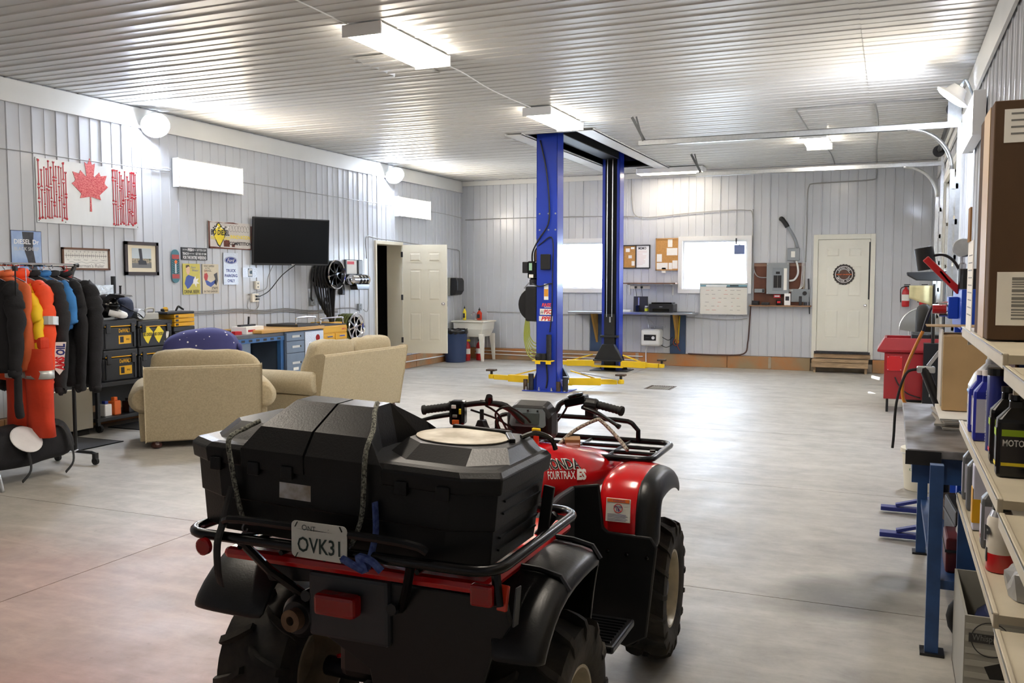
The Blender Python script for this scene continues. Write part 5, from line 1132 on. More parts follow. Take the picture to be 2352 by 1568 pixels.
M('cloth_black', (26,26,30), .9, var=.3, scale=12, bump=.25, bscale=60); M('cloth_char', (40,41,45), .9, var=.3, scale=12, bump=.25, bscale=60); M('hi_orange', (238,74,24), .75, var=.12, scale=8, bump=.15, bscale=40); M('vest_orange', (222,108,62), .85, var=.12, scale=8, bump=.15, bscale=40); M('hi_yellow', (240,196,22), .7, var=.1, scale=8); M('reflective', (190,192,190), .35, .5); M('cloth_blue', (56,124,190), .85, var=.25, scale=10); M('lime', (206,214,40), .7); M('pants_orange', (206,56,20), .8, var=.2, scale=6, bump=.2, bscale=30)
g1 = garment('hanging_jacket', 'plain black jacket nearest the viewer on the clothes rail', 5.17, ['cloth_black','cloth_black'], length=.80, seed=1, sw=.27, dx=.02, sleeve=.72)
g2 = garment('safety_vest', 'orange sleeveless safety vest with lime bars on the clothes rail', 5.31, ['vest_orange'], length=.80, seed=2, arms=False, sw=.29, depth=.06, dx=.05)
for x in (.12,-.12): MB().bar((x,-.066,-.20),(x*.9,-.078,-.45),.045,.006,(0,1,0)).build('lime_bar', 'lime', g2, bevel=.002)
MB().tube(smooth_path([(.20,-.03,-.20),(.235,-.05,-.32),(.225,-.03,-.45)],4), .02, 8, flat=.5).build('arm_hole', 'cloth_black', g2)
g3 = garment('hanging_jacket', 'bright orange hi-vis jacket with yellow and silver bands on the rail', 5.47, ['hi_orange','hi_orange','hi_orange'], length=.90, seed=3, sw=.29, hood=True, sleeve=.84)
for s in (-1,1):
    a = [o for o in g3.children if o.name.startswith('sleeve')]
    MB().tube([(s*(.29+.068),-.012,-.44),(s*(.29+.074),-.018,-.51)], [.080,.079], 14, flat=.95).build('silver_band', 'reflective', a[0 if s < 0 else 1]); MB().bar((s*.20,-.06,-.17),(s*.285,-.07,-.34),.05,.012,(0,1,0)).build('yellow_band', 'hi_yellow', g3, bevel=.004); MB().bar((s*.285,-.075,-.6),(s*.29,-.075,-.66),.05,.012,(0,1,0)).build('yellow_band', 'lime', g3, bevel=.004)
g3b = garment('hanging_jacket', 'yellow rain jacket hanging beside the orange vest', 5.39, ['hi_yellow','hi_yellow'], top=-.20, length=.72, seed=8, sw=.235, depth=.05, sleeve=.80, dx=.04)
g4 = garment('hanging_jacket', 'black jacket with white and red sleeve logo on the rail', 5.60, ['cloth_black','cloth_char','cloth_char'], length=.98, seed=4, sw=.29, sleeve=.90, depth=.075)
lg = MB(); lg.prism([(-.115,-.028),(.125,-.05),(.125,.03),(.10,.048),(-.11,.034),(-.155,.0)], -.003, 0); lt = MB(); lt.text('AMS', .066, (-.056,-.002,.001), (1,0,0), (0,1,0), width=.115, bold=.05, shear=.1); lt2 = MB(); lt2.text('OIL', .066, (.062,-.006,.001), (1,0,0), (0,1,0), width=.098, bold=.04, shear=.1)
T_ = Matrix.Translation((.345,-.115,-.66)) @ Matrix.Rotation(R_(-42),4,'Z') @ Matrix(((0,1,0,0),(0,0,-1,0),(1,0,0,0),(0,0,0,1))).to_4x4() 
# badge stands upright along the sleeve, facing the room (+x, -y)
ux, uy, uz = Vector((0.05,.0,1)).normalized(), Vector((-.72,-.69,0)).normalized(), Vector((0,0,0)); uz = ux.cross(uy); 
B_ = Matrix((ux,uy,uz)).transposed().to_4x4(); B_.translation = Vector((.405,-.085,-.78))
for q, nm, mt in ((lg,'badge','white_print'),(lt,'lettering','red_print'),(lt2,'lettering','blue_print')): q.v = [tuple(B_ @ Vector(v)) for v in q.v]; q.build(nm, mt, g4)
g5 = garment('hanging_jacket', 'blue jacket half hidden between black jackets on the rail', 5.71, ['cloth_blue','cloth_blue'], length=.5, seed=6, sw=.26, depth=.05, sleeve=.36)
g6 = garment('hanging_jacket', 'charcoal jacket beyond the blue jacket on the rail', 5.80, ['cloth_char','cloth_black'], length=.98, seed=7, sw=.29, sleeve=.90, depth=.07)
g7 = garment('hanging_jacket', 'long black coat at the far end of the clothes rail', 5.93, ['cloth_black','cloth_black'], length=.98, seed=9, sw=.32, sleeve=.92, depth=.08, flare=.06)
# orange overalls hanging lower
ot = thing('work_trousers', 'orange work trousers with silver bands hanging low on the rail', 'trousers', (RX+.22,5.37,1.81), 0, 'work clothes on the rail')
for s in (-1,1):
    m = MB(); secs = []
    for z, a, d in ((-.70,.13,.08),(-.9,.135,.085),(-1.1,.125,.08),(-1.3,.13,.082),(-1.44,.145,.08)):
        secs.append([(s*.115 + a*math.cos(2*PI*k/16)*(1+.3*fold((k*.1,z,0),s+5,.5)), d*math.sin(2*PI*k/16)*(1+1.2*fold((k*.2,z,1),s,.3)), z) for k in range(16)])
    m.loft(secs); lg_ = m.build('trouser_leg', 'pants_orange', ot, smooth=True); MB().lathe([(1,0),(1,.07)], 16, False).v
    b2 = MB(); b2.loft([[(s*.115+.142*math.cos(2*PI*k/16), .091*math.sin(2*PI*k/16), z) for k in range(16)] for z in (-.95,-.88)]); b2.build('silver_band', 'reflective', lg_, smooth=True)
MB().box(-.2,.2,-.05,.05,-.72,-.60).build('waist', 'pants_orange', ot, bevel=.03); MB().tube([(0,0,-.62),(0,0,-.03)], .004, 6).build('hanger', 'chrome', ot)
bs = thing('black_scarf', 'dark cloth bundle dangling against the orange trousers', 'clothing', (RX+.36,5.16,1.81), 0, 'work clothes on the rail'); m = MB(); m.tube(smooth_path([(0,0,-.04),(0,0,-.7),(.0,-.01,-.95),(.01,-.02,-1.15),(.0,0,-1.25)],4), [.006]*4+[.022]*4+[.03]*4+[.034]*4+[.028], 10); m.build('cloth', 'cloth_black', bs, smooth=True); MB().box(-.02,.02,-.01,.01,-.06,-.02).build('clip', 'black_plastic', bs)
# cap on the rail's near end
cpn = thing('dark_cap', 'dark cap hooked at the near end of the clothes rail', 'cap', (RX,5.22,1.83), 0); m = MB(); m.ell((-.0,-.14,.05),(.10,.11,.10),16,10); m.build('crown', 'cloth_black', cpn, smooth=True); m = MB(); m.ell((.08,-.16,.0),(.1,.08,.014),14,6); m.build('brim', 'cloth_black', cpn, smooth=True)
rc = thing('red_ribbon', 'crumpled red cloth tied at the far end of the rail', 'cloth', (RX,5.95,1.81), 0); m = MB(); m.tube(smooth_path([(0,0,-.05),(.03,.02,-.09),(.05,-.01,-.12),(.0,.03,-.13),(.06,.03,-.15)],5), .022, 8); m.build('cloth', M('cloth_red', (196,40,44), .7), rc, smooth=True); MB().tube(arc((0,0,-.02), .02, -20, 200, 8, 'y'), .003, 6).build('loop', 'red_print', rc)
# duffel bag on the rail base
df = thing('duffel_bag', 'black duffel bag with hanging straps on the base of the clothes rail', 'bag', (RX+.08,5.32,.135), 0)
m = MB(); cushion(m, (0,0,.16), (.26,.52,.165), .6, 30, 16, .03, 2); m.build('body', 'cloth_black', df, smooth=True)
for s in (-.2,.22): MB().tube(smooth_path([(.1,s,.30),(.24,s+.06,.28),(.285,s+.1,.12),(.30,s+.1,-.02),(.30,s+.02,-.10)],5), .022, 6, flat=.25).build('strap', 'rubber', df)
m = MB(); m.lathe([(.001,0),(.13,.0),(.13,.006),(.12,.01),(.001,.01)], 28, False, o=(.285,-.12,.24), d=(.75,-.05,.66)); m.v = [(v[0],-.12+(v[1]+.12)*1.0,v[2]) for v in m.v]
wd_ = m.build('side_patch', M('patch_white', (206,204,204), .6, var=.08, scale=12), df, smooth=False)
cl = thing('folding_chair', 'grey tubular chair leg at the left edge of the view', 'chair', (-6.5,4.86,0)); MB().tube(smooth_path([(-.12,-.05,.52),(-.03,.0,.22),(.02,.05,.16),(.05,.07,.0)],5), .016, 8).build('leg', 'galv', cl, smooth=True); MB().tube(smooth_path([(-.5,-.05,.52),(-.55,.05,.2),(-.55,.07,.0)],5), .016, 8).build('leg', 'galv', cl, smooth=True); MB().tube([(-.12,-.05,.52),(-.12,-.45,.52),(-.5,-.45,.52),(-.5,-.05,.52)], .016, 8, closed=True).build('seat_frame', 'galv', cl); MB().box(-.5,-.12,-.45,-.06,.52,.55).build('seat', 'black_plastic', cl, bevel=.01); MB().tube([(-.12,-.43,.52),(-.07,-.5,0)], .016, 8).build('leg', 'galv', cl); MB().tube([(-.5,-.43,.52),(-.55,-.5,0)], .016, 8).build('leg', 'galv', cl)
# ---------------------------------------------------------------- two-post lift
M('lift_blue', (30,58,168), .34, var=.12, scale=3, coat=.2); M('lift_yellow', (236,196,24), .4, var=.1, scale=5); M('lift_black', (24,25,27), .45, var=.2, scale=6); M('hose_lime', (178,184,84), .5)
lift = thing('vehicle_lift', 'blue two-post vehicle lift with yellow swing arms standing on the floor', 'vehicle lift', (-4.76,12.8,0))
def post(y, inward, z1=4.1):
    """channel open toward inward (+1: +y, -1: -y)"""
    p = MB(); w = .165; d = .27
    yo = y - inward*.14
    a, b = (yo, yo+inward*.012); p.box(-w,w,min(a,b),max(a,b),.012,z1)
    for s in (-1,1):
        x0, x1 = sorted((s*w, s*(w-.012))); ya, yb = sorted((yo, yo+inward*d)); p.box(x0,x1,ya,yb,.012,z1)
        x0, x1 = sorted((s*w, s*(w-.055))); ya, yb = sorted((yo+inward*d, yo+inward*(d-.012))); p.box(x0,x1,ya,yb,.012,z1)
    o = p.build('post', 'lift_blue', lift, bevel=.004)
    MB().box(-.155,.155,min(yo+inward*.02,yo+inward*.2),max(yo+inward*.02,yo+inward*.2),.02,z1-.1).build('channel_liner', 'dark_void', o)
    bpl = MB().box(-.36,.36,y-.24,y+.24,0,.014).build('base_plate', 'lift_blue' if inward > 0 else 'lift_black', lift, bevel=.004)
    for x in (-.31,-.1,.1,.31): MB().lathe([(.018,0),(.018,.016),(.009,.018),(.009,.05)], 8, o=(x,y-inward*.19,.014)).build('anchor_bolt', 'galv', bpl)
    for s in (-1,1):
        g = MB(); g.prism([(s*.165,.014),(s*.27,.014),(s*.165,.30)], yo+.02*inward, yo+.032*inward, 'y'); g.build('gusset', 'lift_blue' if inward > 0 else 'lift_black', o)
    return o
p1 = post(0.0, 1); p2 = post(3.32, -1)
for x in (-.11,.03,.14):
    for z in (2.42,2.66): MB().lathe([(.013,0),(.013,.012)], 8, o=(x,-.14,z), d=(0,-1,0)).build('bolt', 'galv', p1)
MB().box(-.166,.166,-.143,-.139,2.28,2.9).build('splice_plate', 'lift_blue', p1)
cbm = MB().box(-.14,.14,-.1,3.42,3.86,4.06).build('crossbeam', 'lift_black', lift, bevel=.01)
# carriages
c2 = MB(); c2.box(-.10,.10,3.13,3.22,.12,1.05); c2.box(-.17,.17,3.10,3.2,.62,.66); c2.prism([(-.11,.50),(.11,.50),(.27,.21),(-.27,.21)], 3.05, 3.17, 'y'); c2.box(-.27,.27,3.0,3.17,.19,.215); c2.build('carriage', 'lift_black', lift, bevel=.008)
c1 = MB(); c1.box(-.10,.10,.10,.19,.12,1.05); c1.prism([(-.11,.45),(.11,.45),(.27,.16),(-.27,.16)], .12, .2, 'y'); c1.build('carriage', 'lift_black', lift, bevel=.008)
for x in (-.05,.05): MB().cyl((x,3.12,1.0),(x,3.12,3.9),.007,6).build('steel_cable', 'galv', lift)
MB().cyl((.02,3.11,.9),(.02,3.11,1.0),.015,8).build('cable_end', 'galv', lift)
def arm(a, b, z, pad):
    a, b = Vector(a), Vector(b); d = (b-a).normalized(); L = (b-a).length; z_ = Vector((0,0,z))
    o = MB().bar(a+z_, a+d*L*.62+z_, .10, .11).build('swing_arm', 'lift_yellow', lift, bevel=.006)
    MB().bar(a+d*L*.5+z_, a+d*L*.93+z_, .075, .075).build('arm_extension', 'lift_yellow', o, bevel=.005)
    MB().bar(a+d*L*.03+z_+Vector((0,0,.16)), a+d*L*.5+z_+Vector((0,0,.05)), .018, .018).build('arm_guard', 'lift_yellow', o)
    e = b + z_; MB().lathe([(.045,-.03),(.05,-.02),(.05,.03),(.03,.04)], 14, o=e).build('pad_socket', 'lift_yellow', o); MB().cyl(e, e+Vector((0,0,.09)), .022, 10).build('pad_screw', 'dark_steel', o)
    m = MB(); m.T = Matrix.Translation(e+Vector((0,0,.09))); m.box(-.075,.075,-.06,.06,0,.03); m.build('pad', 'rust', o, bevel=.006)
    return o
arm((-.24,.20,0),(-1.12,.34,0),.13,0); arm((.24,.20,0),(1.0,.42,0),.13,0); arm((-.26,3.06,0),(-1.05,2.82,0),.15,0); arm((.26,3.06,0),(1.03,2.94,0),.15,0)
m = MB(); m.box(-.3,.3,.14,.22,.07,.10); m.box(-.3,.3,3.0,3.14,.08,.11); m.build('arm_mount', 'lift_yellow', lift)
MB().bar((.42,.24,.26),(1.0,.32,.17),.02,.02).build('arm_guard', 'galv', lift)
for x, r, h, mt in ((-.33,.035,.16,'rust'),(-.24,.042,.25,'dark_steel'),(.2,.035,.14,'rust'),(.31,.042,.22,'dark_steel')): MB().lathe([(r,0),(r,h)], 12, o=(x,-.16,.014)).build('lift_adapter', mt, lift)
# adapter holder on the front post
hd = MB().box(-.19,.13,-.25,-.14,.46,.475).build('adapter_rack', 'lift_yellow', lift); MB().box(-.14,-.06,-.252,-.24,.42,.475).build('rack_tab', 'lift_yellow', hd); MB().box(.03,.11,-.252,-.24,.42,.475).build('rack_tab', 'lift_yellow', hd)
MB().cyl((.06,-.195,.475),(.06,-.195,.86),.04,14).build('adapter_tube', 'dark_steel', hd); MB().lathe([(.05,0),(.06,.05),(.035,.1)], 12, o=(-.1,-.2,.475)).build('adapter_pad', 'rubber', hd); MB().lathe([(.04,0),(.045,.1)], 12, o=(-.02,-.2,.475)).build('adapter_pad', 'rubber', hd)
# control box, stickers
MB().box(-.08,.07,-.20,-.14,1.83,2.06).build('switch_box', 'black_plastic', lift, bevel=.01)
def sticker(x0,x1,z0,z1,mt): return MB().box(x0,x1,-.1445,-.1425,z0,z1).build('sticker', mt, lift)
def lift_text(t, s, x, z, mt, w, par, sh=0): MB().text(t, s, (x,-.1455,z), width=w, bold=.04, shear=sh).build('lettering', mt, par)
s = sticker(-.04,.03,1.38,1.62,'paper'); MB().box(-.038,.028,-.1452,-.1445,1.43,1.54).build('panel', M('sticker_amber', (206,140,40), .5), s)
s = sticker(-.07,.07,1.275,1.33,'lift_blue'); lift_text('FASS', .05, 0, 1.303, M('fass_red', (226,70,60), .5), .15, s, .25); lift_text('Diesel Fuel Systems', .012, .02, 1.268, 'white_print', .11, s)
s = sticker(-.105,.085,1.155,1.245,'paper'); lift_text('PSC', .06, .02, 1.2, 'red_print', .12, s, .15)
for k in range(8): MB().box(-.095+(k%4)*.012,-.085+(k%4)*.012,-.1452,-.1445,1.165+.07*(k//4)*.3+(k%2)*.02,1.178+.07*(k//4)*.3+(k%2)*.02).build('checker', 'black_print', s)
s = sticker(-.12,.10,1.06,1.135,'paper'); lift_text('PPE', .06, .0, 1.098, 'red_print', .17, s, .25)
# hydraulic power unit on the left flank of the front post
pu = MB().box(-.33,-.18,-.10,.06,1.70,1.96).build('pump_motor', 'black_gloss', lift, bevel=.02); MB().box(-.42,-.33,-.08,.04,1.78,1.95).build('capacitor_box', 'black_plastic', pu, bevel=.01); MB().box(-.30,-.25,-.102,-.1,1.82,1.93).build('label', M('label_green', (150,190,160), .5), pu); MB().box(-.30,-.23,-.102,-.1,1.71,1.76).build('label', 'paper', pu)
MB().lathe([(.07,0),(.07,.08),(.05,.1)], 16, o=(-.25,-.02,1.60)).build('valve_block', 'dark_steel', pu); MB().tube([(-.30,-.08,1.64),(-.38,-.10,1.55)], .01, 6).build('release_lever', 'steel', pu)
MB().box(-.36,-.17,-.12,.10,1.05,1.58).build('oil_tank', 'black_plastic', lift, bevel=.03)
MB().lathe([(.26,-.05),(.27,0),(.26,.05)], 28, o=(-.30,.16,1.30), d=(0,1,0)).build('hose_drum', 'black_plastic', lift)
MB().box(-.26,-.17,.04,.12,1.96,2.14).build('control_tag', 'cardboard', lift)
for pts, r, mt in (([(-.28,-.02,1.96),(-.26,-.05,2.1),(-.12,-.16,2.28),(.03,-.165,2.5),(.05,-.165,2.8),(.0,-.16,3.3),(-.1,-.155,3.74)], .012, 'cord_black'), ([(-.24,-.02,1.96),(-.2,-.1,2.12),(-.05,-.16,2.24),(.10,-.16,2.28),(.10,-.155,1.7),(.09,-.155,1.2),(.06,-.155,.9)], .009, 'cord_black'), ([(-.24,-.1,1.62),(-.1,-.165,1.58),(.05,-.165,1.62),(.10,-.16,1.62)], .009, 'cord_black'), ([(.0,-.15,.46),(.02,-.15,.2),(.0,-.15,.05)], .012, 'cord_black')):
    MB().tube(smooth_path(pts,5), r, 6).build('hydraulic_hose', mt, lift, smooth=True)
ah = thing('air_hose', 'lime green air hose hanging in loops beside the front lift post', 'hose', (-5.1,13.0,1.1))
for k in range(6):
    x = -.15+.022*k; MB().tube(smooth_path([(-.12+.008*k,.0,.02),(x,-.01-.012*k,-.2),(x+.01,-.02-.012*k,-.40+.02*k),(x+.10,-.02-.012*k,-.62+.045*k),(.22,-.02,-.66+.055*k),(.26,.02,-.4),(.2,.03,-.1)],5), .0095, 7).build('loop', 'hose_lime', ah, smooth=True)
# ---------------------------------------------------------------- back wall
BW = YB - .0135
def bw_plate(name, label, cat, x0, x1, z0, z1, mat, t=.006, group=None, bevel=0):
    o = thing(name, label, cat, ((x0+x1)/2, BW, (z0+z1)/2), 0, group); w, h = (x1-x0)/2, (z1-z0)/2
    MB().box(-w,w,-t,0,-h,h).build('board', mat, o, bevel=bevel); return o, w, h
M('cork', (196,146,84), .9, var=.18, scale=50)
mb_, w, h = bw_plate('memo_board', 'black framed half cork half whiteboard memo board', 'memo board', -4.945,-4.388,1.90,2.365,'cork',.012)
MB().box(-.0,w-.02,-.014,-.012,-h+.02,h-.02).build('whiteboard', 'white_print', mb_); m = MB()
for q in ((-w,-w+.02,-h,h),(w-.02,w,-h,h),(-w,w,-h,-h+.02),(-w,w,h-.02,h),(-.015,.005,-h,h)): m.box(q[0],q[1],-.025,0,q[2],q[3])
m.build('frame', 'sign_black', mb_); MB().text('MEMO', .05, (.12,-.0145,.165), width=.16, bold=.02).build('lettering', 'black_print', mb_); m = MB(); random.seed(2)
for k in range(12): m.box(.02,.12+random.random()*.1,-.0145,-.014,.11-k*.024,.114-k*.024)
m.build('handwriting', M('faint_red', (206,150,150), .6), mb_)
for x,z,a,b in ((-.17,.13,.07,.07),(-.07,.17,.06,.04),(-.12,.0,.06,.06),(-.06,-.13,.05,.09)): MB().box(x-a/2-.01,x+a/2,-.015,-.012,z-b/2,z+b/2).build('note', 'paper', mb_)
ck, w, h = bw_plate('cork_board', 'cork notice board with pinned white notes beside the bare window', 'cork board', -4.278,-3.81,1.86,2.487,'cork',.014)
m = MB()
for q in ((-w,-w+.022,-h,h),(w-.022,w,-h,h),(-w,w,-h,-h+.022),(-w,w,h-.022,h)): m.box(q[0],q[1],-.022,0,q[2],q[3])
m.build('frame', M('oak', (192,146,90), .5, var=.15, scale=8), ck)
for x,z,a,b in ((.05,.22,.09,.16),(.09,.05,.21,.14),(-.16,-.07,.1,.15),(-.10,-.23,.22,.13),(-.07,-.31,.08,.1),(.06,-.23,.07,.13),(.15,-.20,.1,.16)): MB().box(x-a/2,x+a/2,-.017,-.014,z-b/2,z+b/2).build('note', 'paper', ck)
BW -= .05
wh, w, h = bw_plate('whiteboard', 'white dry-erase board covered in faint writing below the bare window', 'whiteboard', -3.395,-2.494,1.015,1.617,M('board_white', (214,212,204), .3, var=.04, scale=3),.02,None,.01)
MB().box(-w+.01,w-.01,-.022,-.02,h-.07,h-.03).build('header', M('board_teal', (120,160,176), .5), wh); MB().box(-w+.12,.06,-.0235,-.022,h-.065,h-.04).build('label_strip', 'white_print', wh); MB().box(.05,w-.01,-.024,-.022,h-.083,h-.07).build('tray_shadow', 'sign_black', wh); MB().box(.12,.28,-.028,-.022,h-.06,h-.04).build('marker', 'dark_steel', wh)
m = MB()
for q in ((-w,-w+.012,-h,h),(w-.012,w,-h,h),(-w,w,-h,-h+.012),(-w,w,h-.012,h)): m.box(q[0],q[1],-.026,0,q[2],q[3])
m.build('frame', 'galv', wh); random.seed(8); m = MB(); m2 = MB()
for r in range(6):
    for c_ in range(6):
        if random.random() < .75:
            x = -.36+c_*.12+random.random()*.03; (m2 if random.random() < .18 else m).box(x,x+.03+random.random()*.05,-.0215,-.02,.16-r*.075,.166-r*.075)
m.build('handwriting', 'grey_print', wh)['kind'] = 'stuff'; m2.build('handwriting', M('pen_red', (200,110,110), .6), wh)['kind'] = 'stuff'
BW += .05
# shelf and steel counter
sh = thing('wall_shelf', 'thin brown wall shelf above the steel counter', 'shelf', (-4.38,BW,1.60)); MB().box(-.50,.55,-.25,0,0,.02).build('board', 'wood_brown', sh)
for x in (-.42,.45): MB().box(x-.012,x+.012,-.02,0,-.22,0).box(x-.012,x+.012,-.22,-.02,-.02,0).build('bracket', 'white_paint', sh)
ps = thing('power_strip', 'beige power strip with plugs under the wall shelf', 'power strip', (-4.58,BW,1.53)); MB().box(-.2,.2,-.04,0,-.03,.03).build('strip', 'plug', ps, bevel=.005)
for x in (-.08,.04): MB().box(x-.02,x+.02,-.08,-.04,-.02,.02).build('plug', 'black_plastic', ps, bevel=.004); MB().tube(smooth_path([(x,-.07,-.02),(x+.02,-.08,-.15),(x+.03,-.1,-.33),(x+.02,-.15,-.45)],4), .005, 5).build('cord', 'cord_black', ps)
cu_ = thing('steel_counter', 'long stainless counter on blue brackets along the back wall', 'counter', (-4.68,BW,0)); MB().box(-1.23,1.25,-.55,0,1.015,1.055).build('top', M('counter_steel', (178,182,188), .28, .8, var=.08, scale=4), cu_, bevel=.004)
M('bracket_navy', (52,74,104), .5, var=.15, scale=5)
for x in (-.78,.86):
    MB().box(x-.15,x+.15,-.03,0,.24,1.01).build('wall_plate', 'bracket_navy', cu_); g = MB(); g.prism([(-.03,1.01),(-.42,1.01),(-.03,.42)], x-.02, x+.02, 'x'); g.build('gusset', M('gusset_wood', (176,134,60), .6, var=.2, scale=6), cu_)
for x in (.80,.90): MB().bar((x,-.04,.98),(x+(.03 if x<.85 else -.02),-.06,.45),.035,.012).build('yellow_strap', 'lift_yellow', cu_)
pn = thing('printer', 'black printer on the steel counter', 'printer', (-4.05,BW-.32,1.056)); MB().box(-.24,.24,-.17,.17,0,.16).build('body', 'black_plastic', pn, bevel=.015); MB().box(-.20,.20,-.12,.17,.16,.19).build('scanner_lid', 'black_gloss', pn, bevel=.008); MB().box(-.16,.16,-.175,-.17,.02,.07).build('tray_slot', 'black_gloss', pn); MB().text('Canon', .014, (0,-.1716,.11), width=.06, bold=.02).build('lettering', 'white_print', pn)
lp = thing('laptop_stand', 'black laptop and mesh file holder beside the printer', 'file holder', (-4.50,BW-.22,1.056)); MB().box(-.14,.14,-.09,.0,.0,.30,.0,.03).build('holder', 'black_plastic', lp, bevel=.006); MB().box(-.04,-.02,-.1,.0,0,.28).build('divider', 'galv', lp); MB().box(-.08,.0,-.16,-.1,0,.13).build('gadget', 'black_gloss', lp, bevel=.01)
bt = thing('paint_jar', 'small jar with green label beside the printer', 'jar', (-4.36,BW-.36,1.056)); MB().lathe([(.035,0),(.037,.01),(.037,.09),(.03,.1)], 14).build('jar', M('jar_grey', (90,94,90), .3), bt, auto=40); MB().lathe([(.0375,.02),(.0375,.07)], 14, False).build('label', 'lime', bt); MB().lathe([(.032,.1),(.032,.12)], 14).build('lid', 'white_print', bt)
pp_ = thing('paper_stack', 'low stack of papers on the steel counter by the lift post', 'papers', (-4.80,BW-.34,1.056), 4)
for k in range(3): MB().box(-.15+.01*k,.12,-.1,.1,k*.012,k*.012+.01).build('sheaf', 'paper', pp_)
ft = thing('flat_tray', 'thin dark tray at the right end of the steel counter', 'tray', (-3.68,BW-.3,1.056)); MB().box(-.2,.22,-.12,.12,0,.008).build('tray', 'sign_black', ft); MB().box(-.2,.22,-.12,-.11,.008,.016).build('rim', 'sign_black', ft)
# small water heater
whr = thing('water_heater', 'small white tank water heater hung below the steel counter', 'water heater', (-4.30,BW,.555)); MB().box(-.19,.19,-.30,0,-.165,.165).build('tank', M('heater_white', (228,228,222), .35), whr, bevel=.05, seg=4); MB().box(-.125,.115,-.306,-.30,-.055,.06).build('panel', 'black_plastic', whr, bevel=.01); MB().lathe([(.032,0),(.03,.014)], 16, o=(.06,-.306,.0), d=(0,-1,0)).build('dial', 'white_print', whr); m = MB().text('BOSCH', .014, (-.05,-.3068,.0), width=.07); m.build('lettering', 'grey_print', whr)
for pts in (((-.02,-.14,.165),(-.02,-.14,.22),(.1,-.14,.23),(.24,-.14,.24),(.24,-.12,.19)), ((-.08,-.12,.165),(-.10,-.1,.3),(-.15,-.05,.44)), ((.05,-.12,.165),(.0,-.1,.28),(-.1,-.06,.36))): MB().tube(smooth_path(pts,4), .011, 7).build('pipe', 'galv', whr, smooth=True)
cable('black power cord looping from the water heater to the blue bracket', [(-4.11,BW-.1,.56),(-4.0,BW-.05,.5),(-3.92,BW-.03,.56)], .007, 'cord_black'); cable('black cord drooping low from water heater to cord bundle', [(-4.15,BW-.1,.42),(-4.05,BW-.05,.36),(-3.95,BW-.04,.40),(-3.86,BW-.04,.5)], .007, 'cord_black')
cable('coiled red and grey cords hanging on the right counter bracket', [(-3.86,BW-.06,.55),(-3.9,BW-.06,.45),(-3.84,BW-.07,.40),(-3.78,BW-.06,.48),(-3.85,BW-.08,.52),(-3.80,BW-.06,.36),(-3.76,BW-.05,.30)], .009, M('cord_rust', (150,70,50), .6)); cable('white drain hose dropping from the water heater to the kerb', [(-4.42,BW-.06,.40),(-4.44,BW-.06,.25),(-4.43,BW-.09,.05)], .012, 'cord_white')
# electrical board
eb, w, h = bw_plate('breaker_board', 'brown plywood board carrying the grey breaker panel', 'backboard', -2.39,-1.475,1.21,1.99,M('ply_brown', (98,56,38), .7, var=.3, scale=5),.02)
MB().box(w-.03,w,-.024,0,-h,h).build('edge_batten', M('batten', (150,140,124), .7), eb); MB().box(-w,w,-.024,-.02,h-.06,h-.015).build('rail', M('batten2', (128,100,84), .7), eb)
ep = thing('fuse_box', 'grey electrical breaker panel on the plywood board', 'breaker panel', (-1.95,BW-.02,1.70)); MB().box(-.2,.2,-.10,0,-.285,.29).build('box', 'grey_box', ep, bevel=.005); dd = MB().box(-.09,.09,-.108,-.10,-.22,.20).build('door', M('panel_grey', (126,132,138), .45), ep, bevel=.004); MB().box(-.07,.07,-.113,-.108,-.17,.06).build('breaker_bank', 'black_plastic', dd); MB().box(-.003,.003,-.1135,-.113,-.17,.06).build('bank_gap', 'grey_print', dd); MB().box(-.03,.04,-.113,-.108,.085,.13).build('main_breaker', 'black_plastic', dd); MB().box(.11,.165,-.103,-.10,-.21,.19).build('circuit_list', 'paper', ep)
for x in (-.18,.18):
    for z in (-.265,.27): MB().lathe([(.007,0),(.007,.004)], 8, o=(x,-.10,z), d=(0,-1,0)).build('screw', 'galv', ep)
dsb = thing('disconnect_box', 'small grey disconnect box above the breaker board', 'electrical box', (-1.682,BW,2.147)); MB().box(-.107,.107,-.09,0,-.113,.113).build('box', 'grey_box', dsb, bevel=.005); MB().box(-.04,.03,-.093,-.09,-.055,.055).build('label', 'paper', dsb)
ms = thing('service_conduit', 'grey service conduit with black elbow entering above the disconnect box', 'conduit', (-1.9,BW-.05,2.7)); MB().tube(smooth_path([(.03,0,.06),(.14,0,-.10),(.24,0,-.28),(.29,0,-.44)],5), .028, 10).build('pipe', 'grey_box', ms, smooth=True); MB().tube(smooth_path([(-.02,.03,.10),(.0,-.02,.10),(.06,-.01,.02),(.10,0,-.05)],4), .042, 10).build('elbow', 'black_plastic', ms, smooth=True)
cable('thick grey cable curving from disconnect box to breaker panel', [(-1.63,BW-.05,2.03),(-1.60,BW-.05,1.9),(-1.60,BW-.05,1.78),(-1.66,BW-.06,1.68),(-1.75,BW-.06,1.66)], .02, 'cord_white'); cable('thin cables running down beside the breaker board', [(-2.43,BW-.01,3.0),(-2.42,BW-.01,2.2),(-2.40,BW-.03,1.9),(-2.32,BW-.04,1.74),(-2.15,BW-.06,1.72)], .01, 'cord_grey')
for k in range(3): cable(('inner','middle','outer')[k]+' thin loop of cable right of the breaker panel', [(-1.75,BW-.05,1.5-.02*k),(-1.62,BW-.04,1.49),(-1.55+.02*k,BW-.04,1.56),(-1.53+.02*k,BW-.03,1.8),(-1.53+.02*k,BW-.03,2.0)], .006, 'cord_white', 5, 'panel_cable', 'cables at the breaker panel')
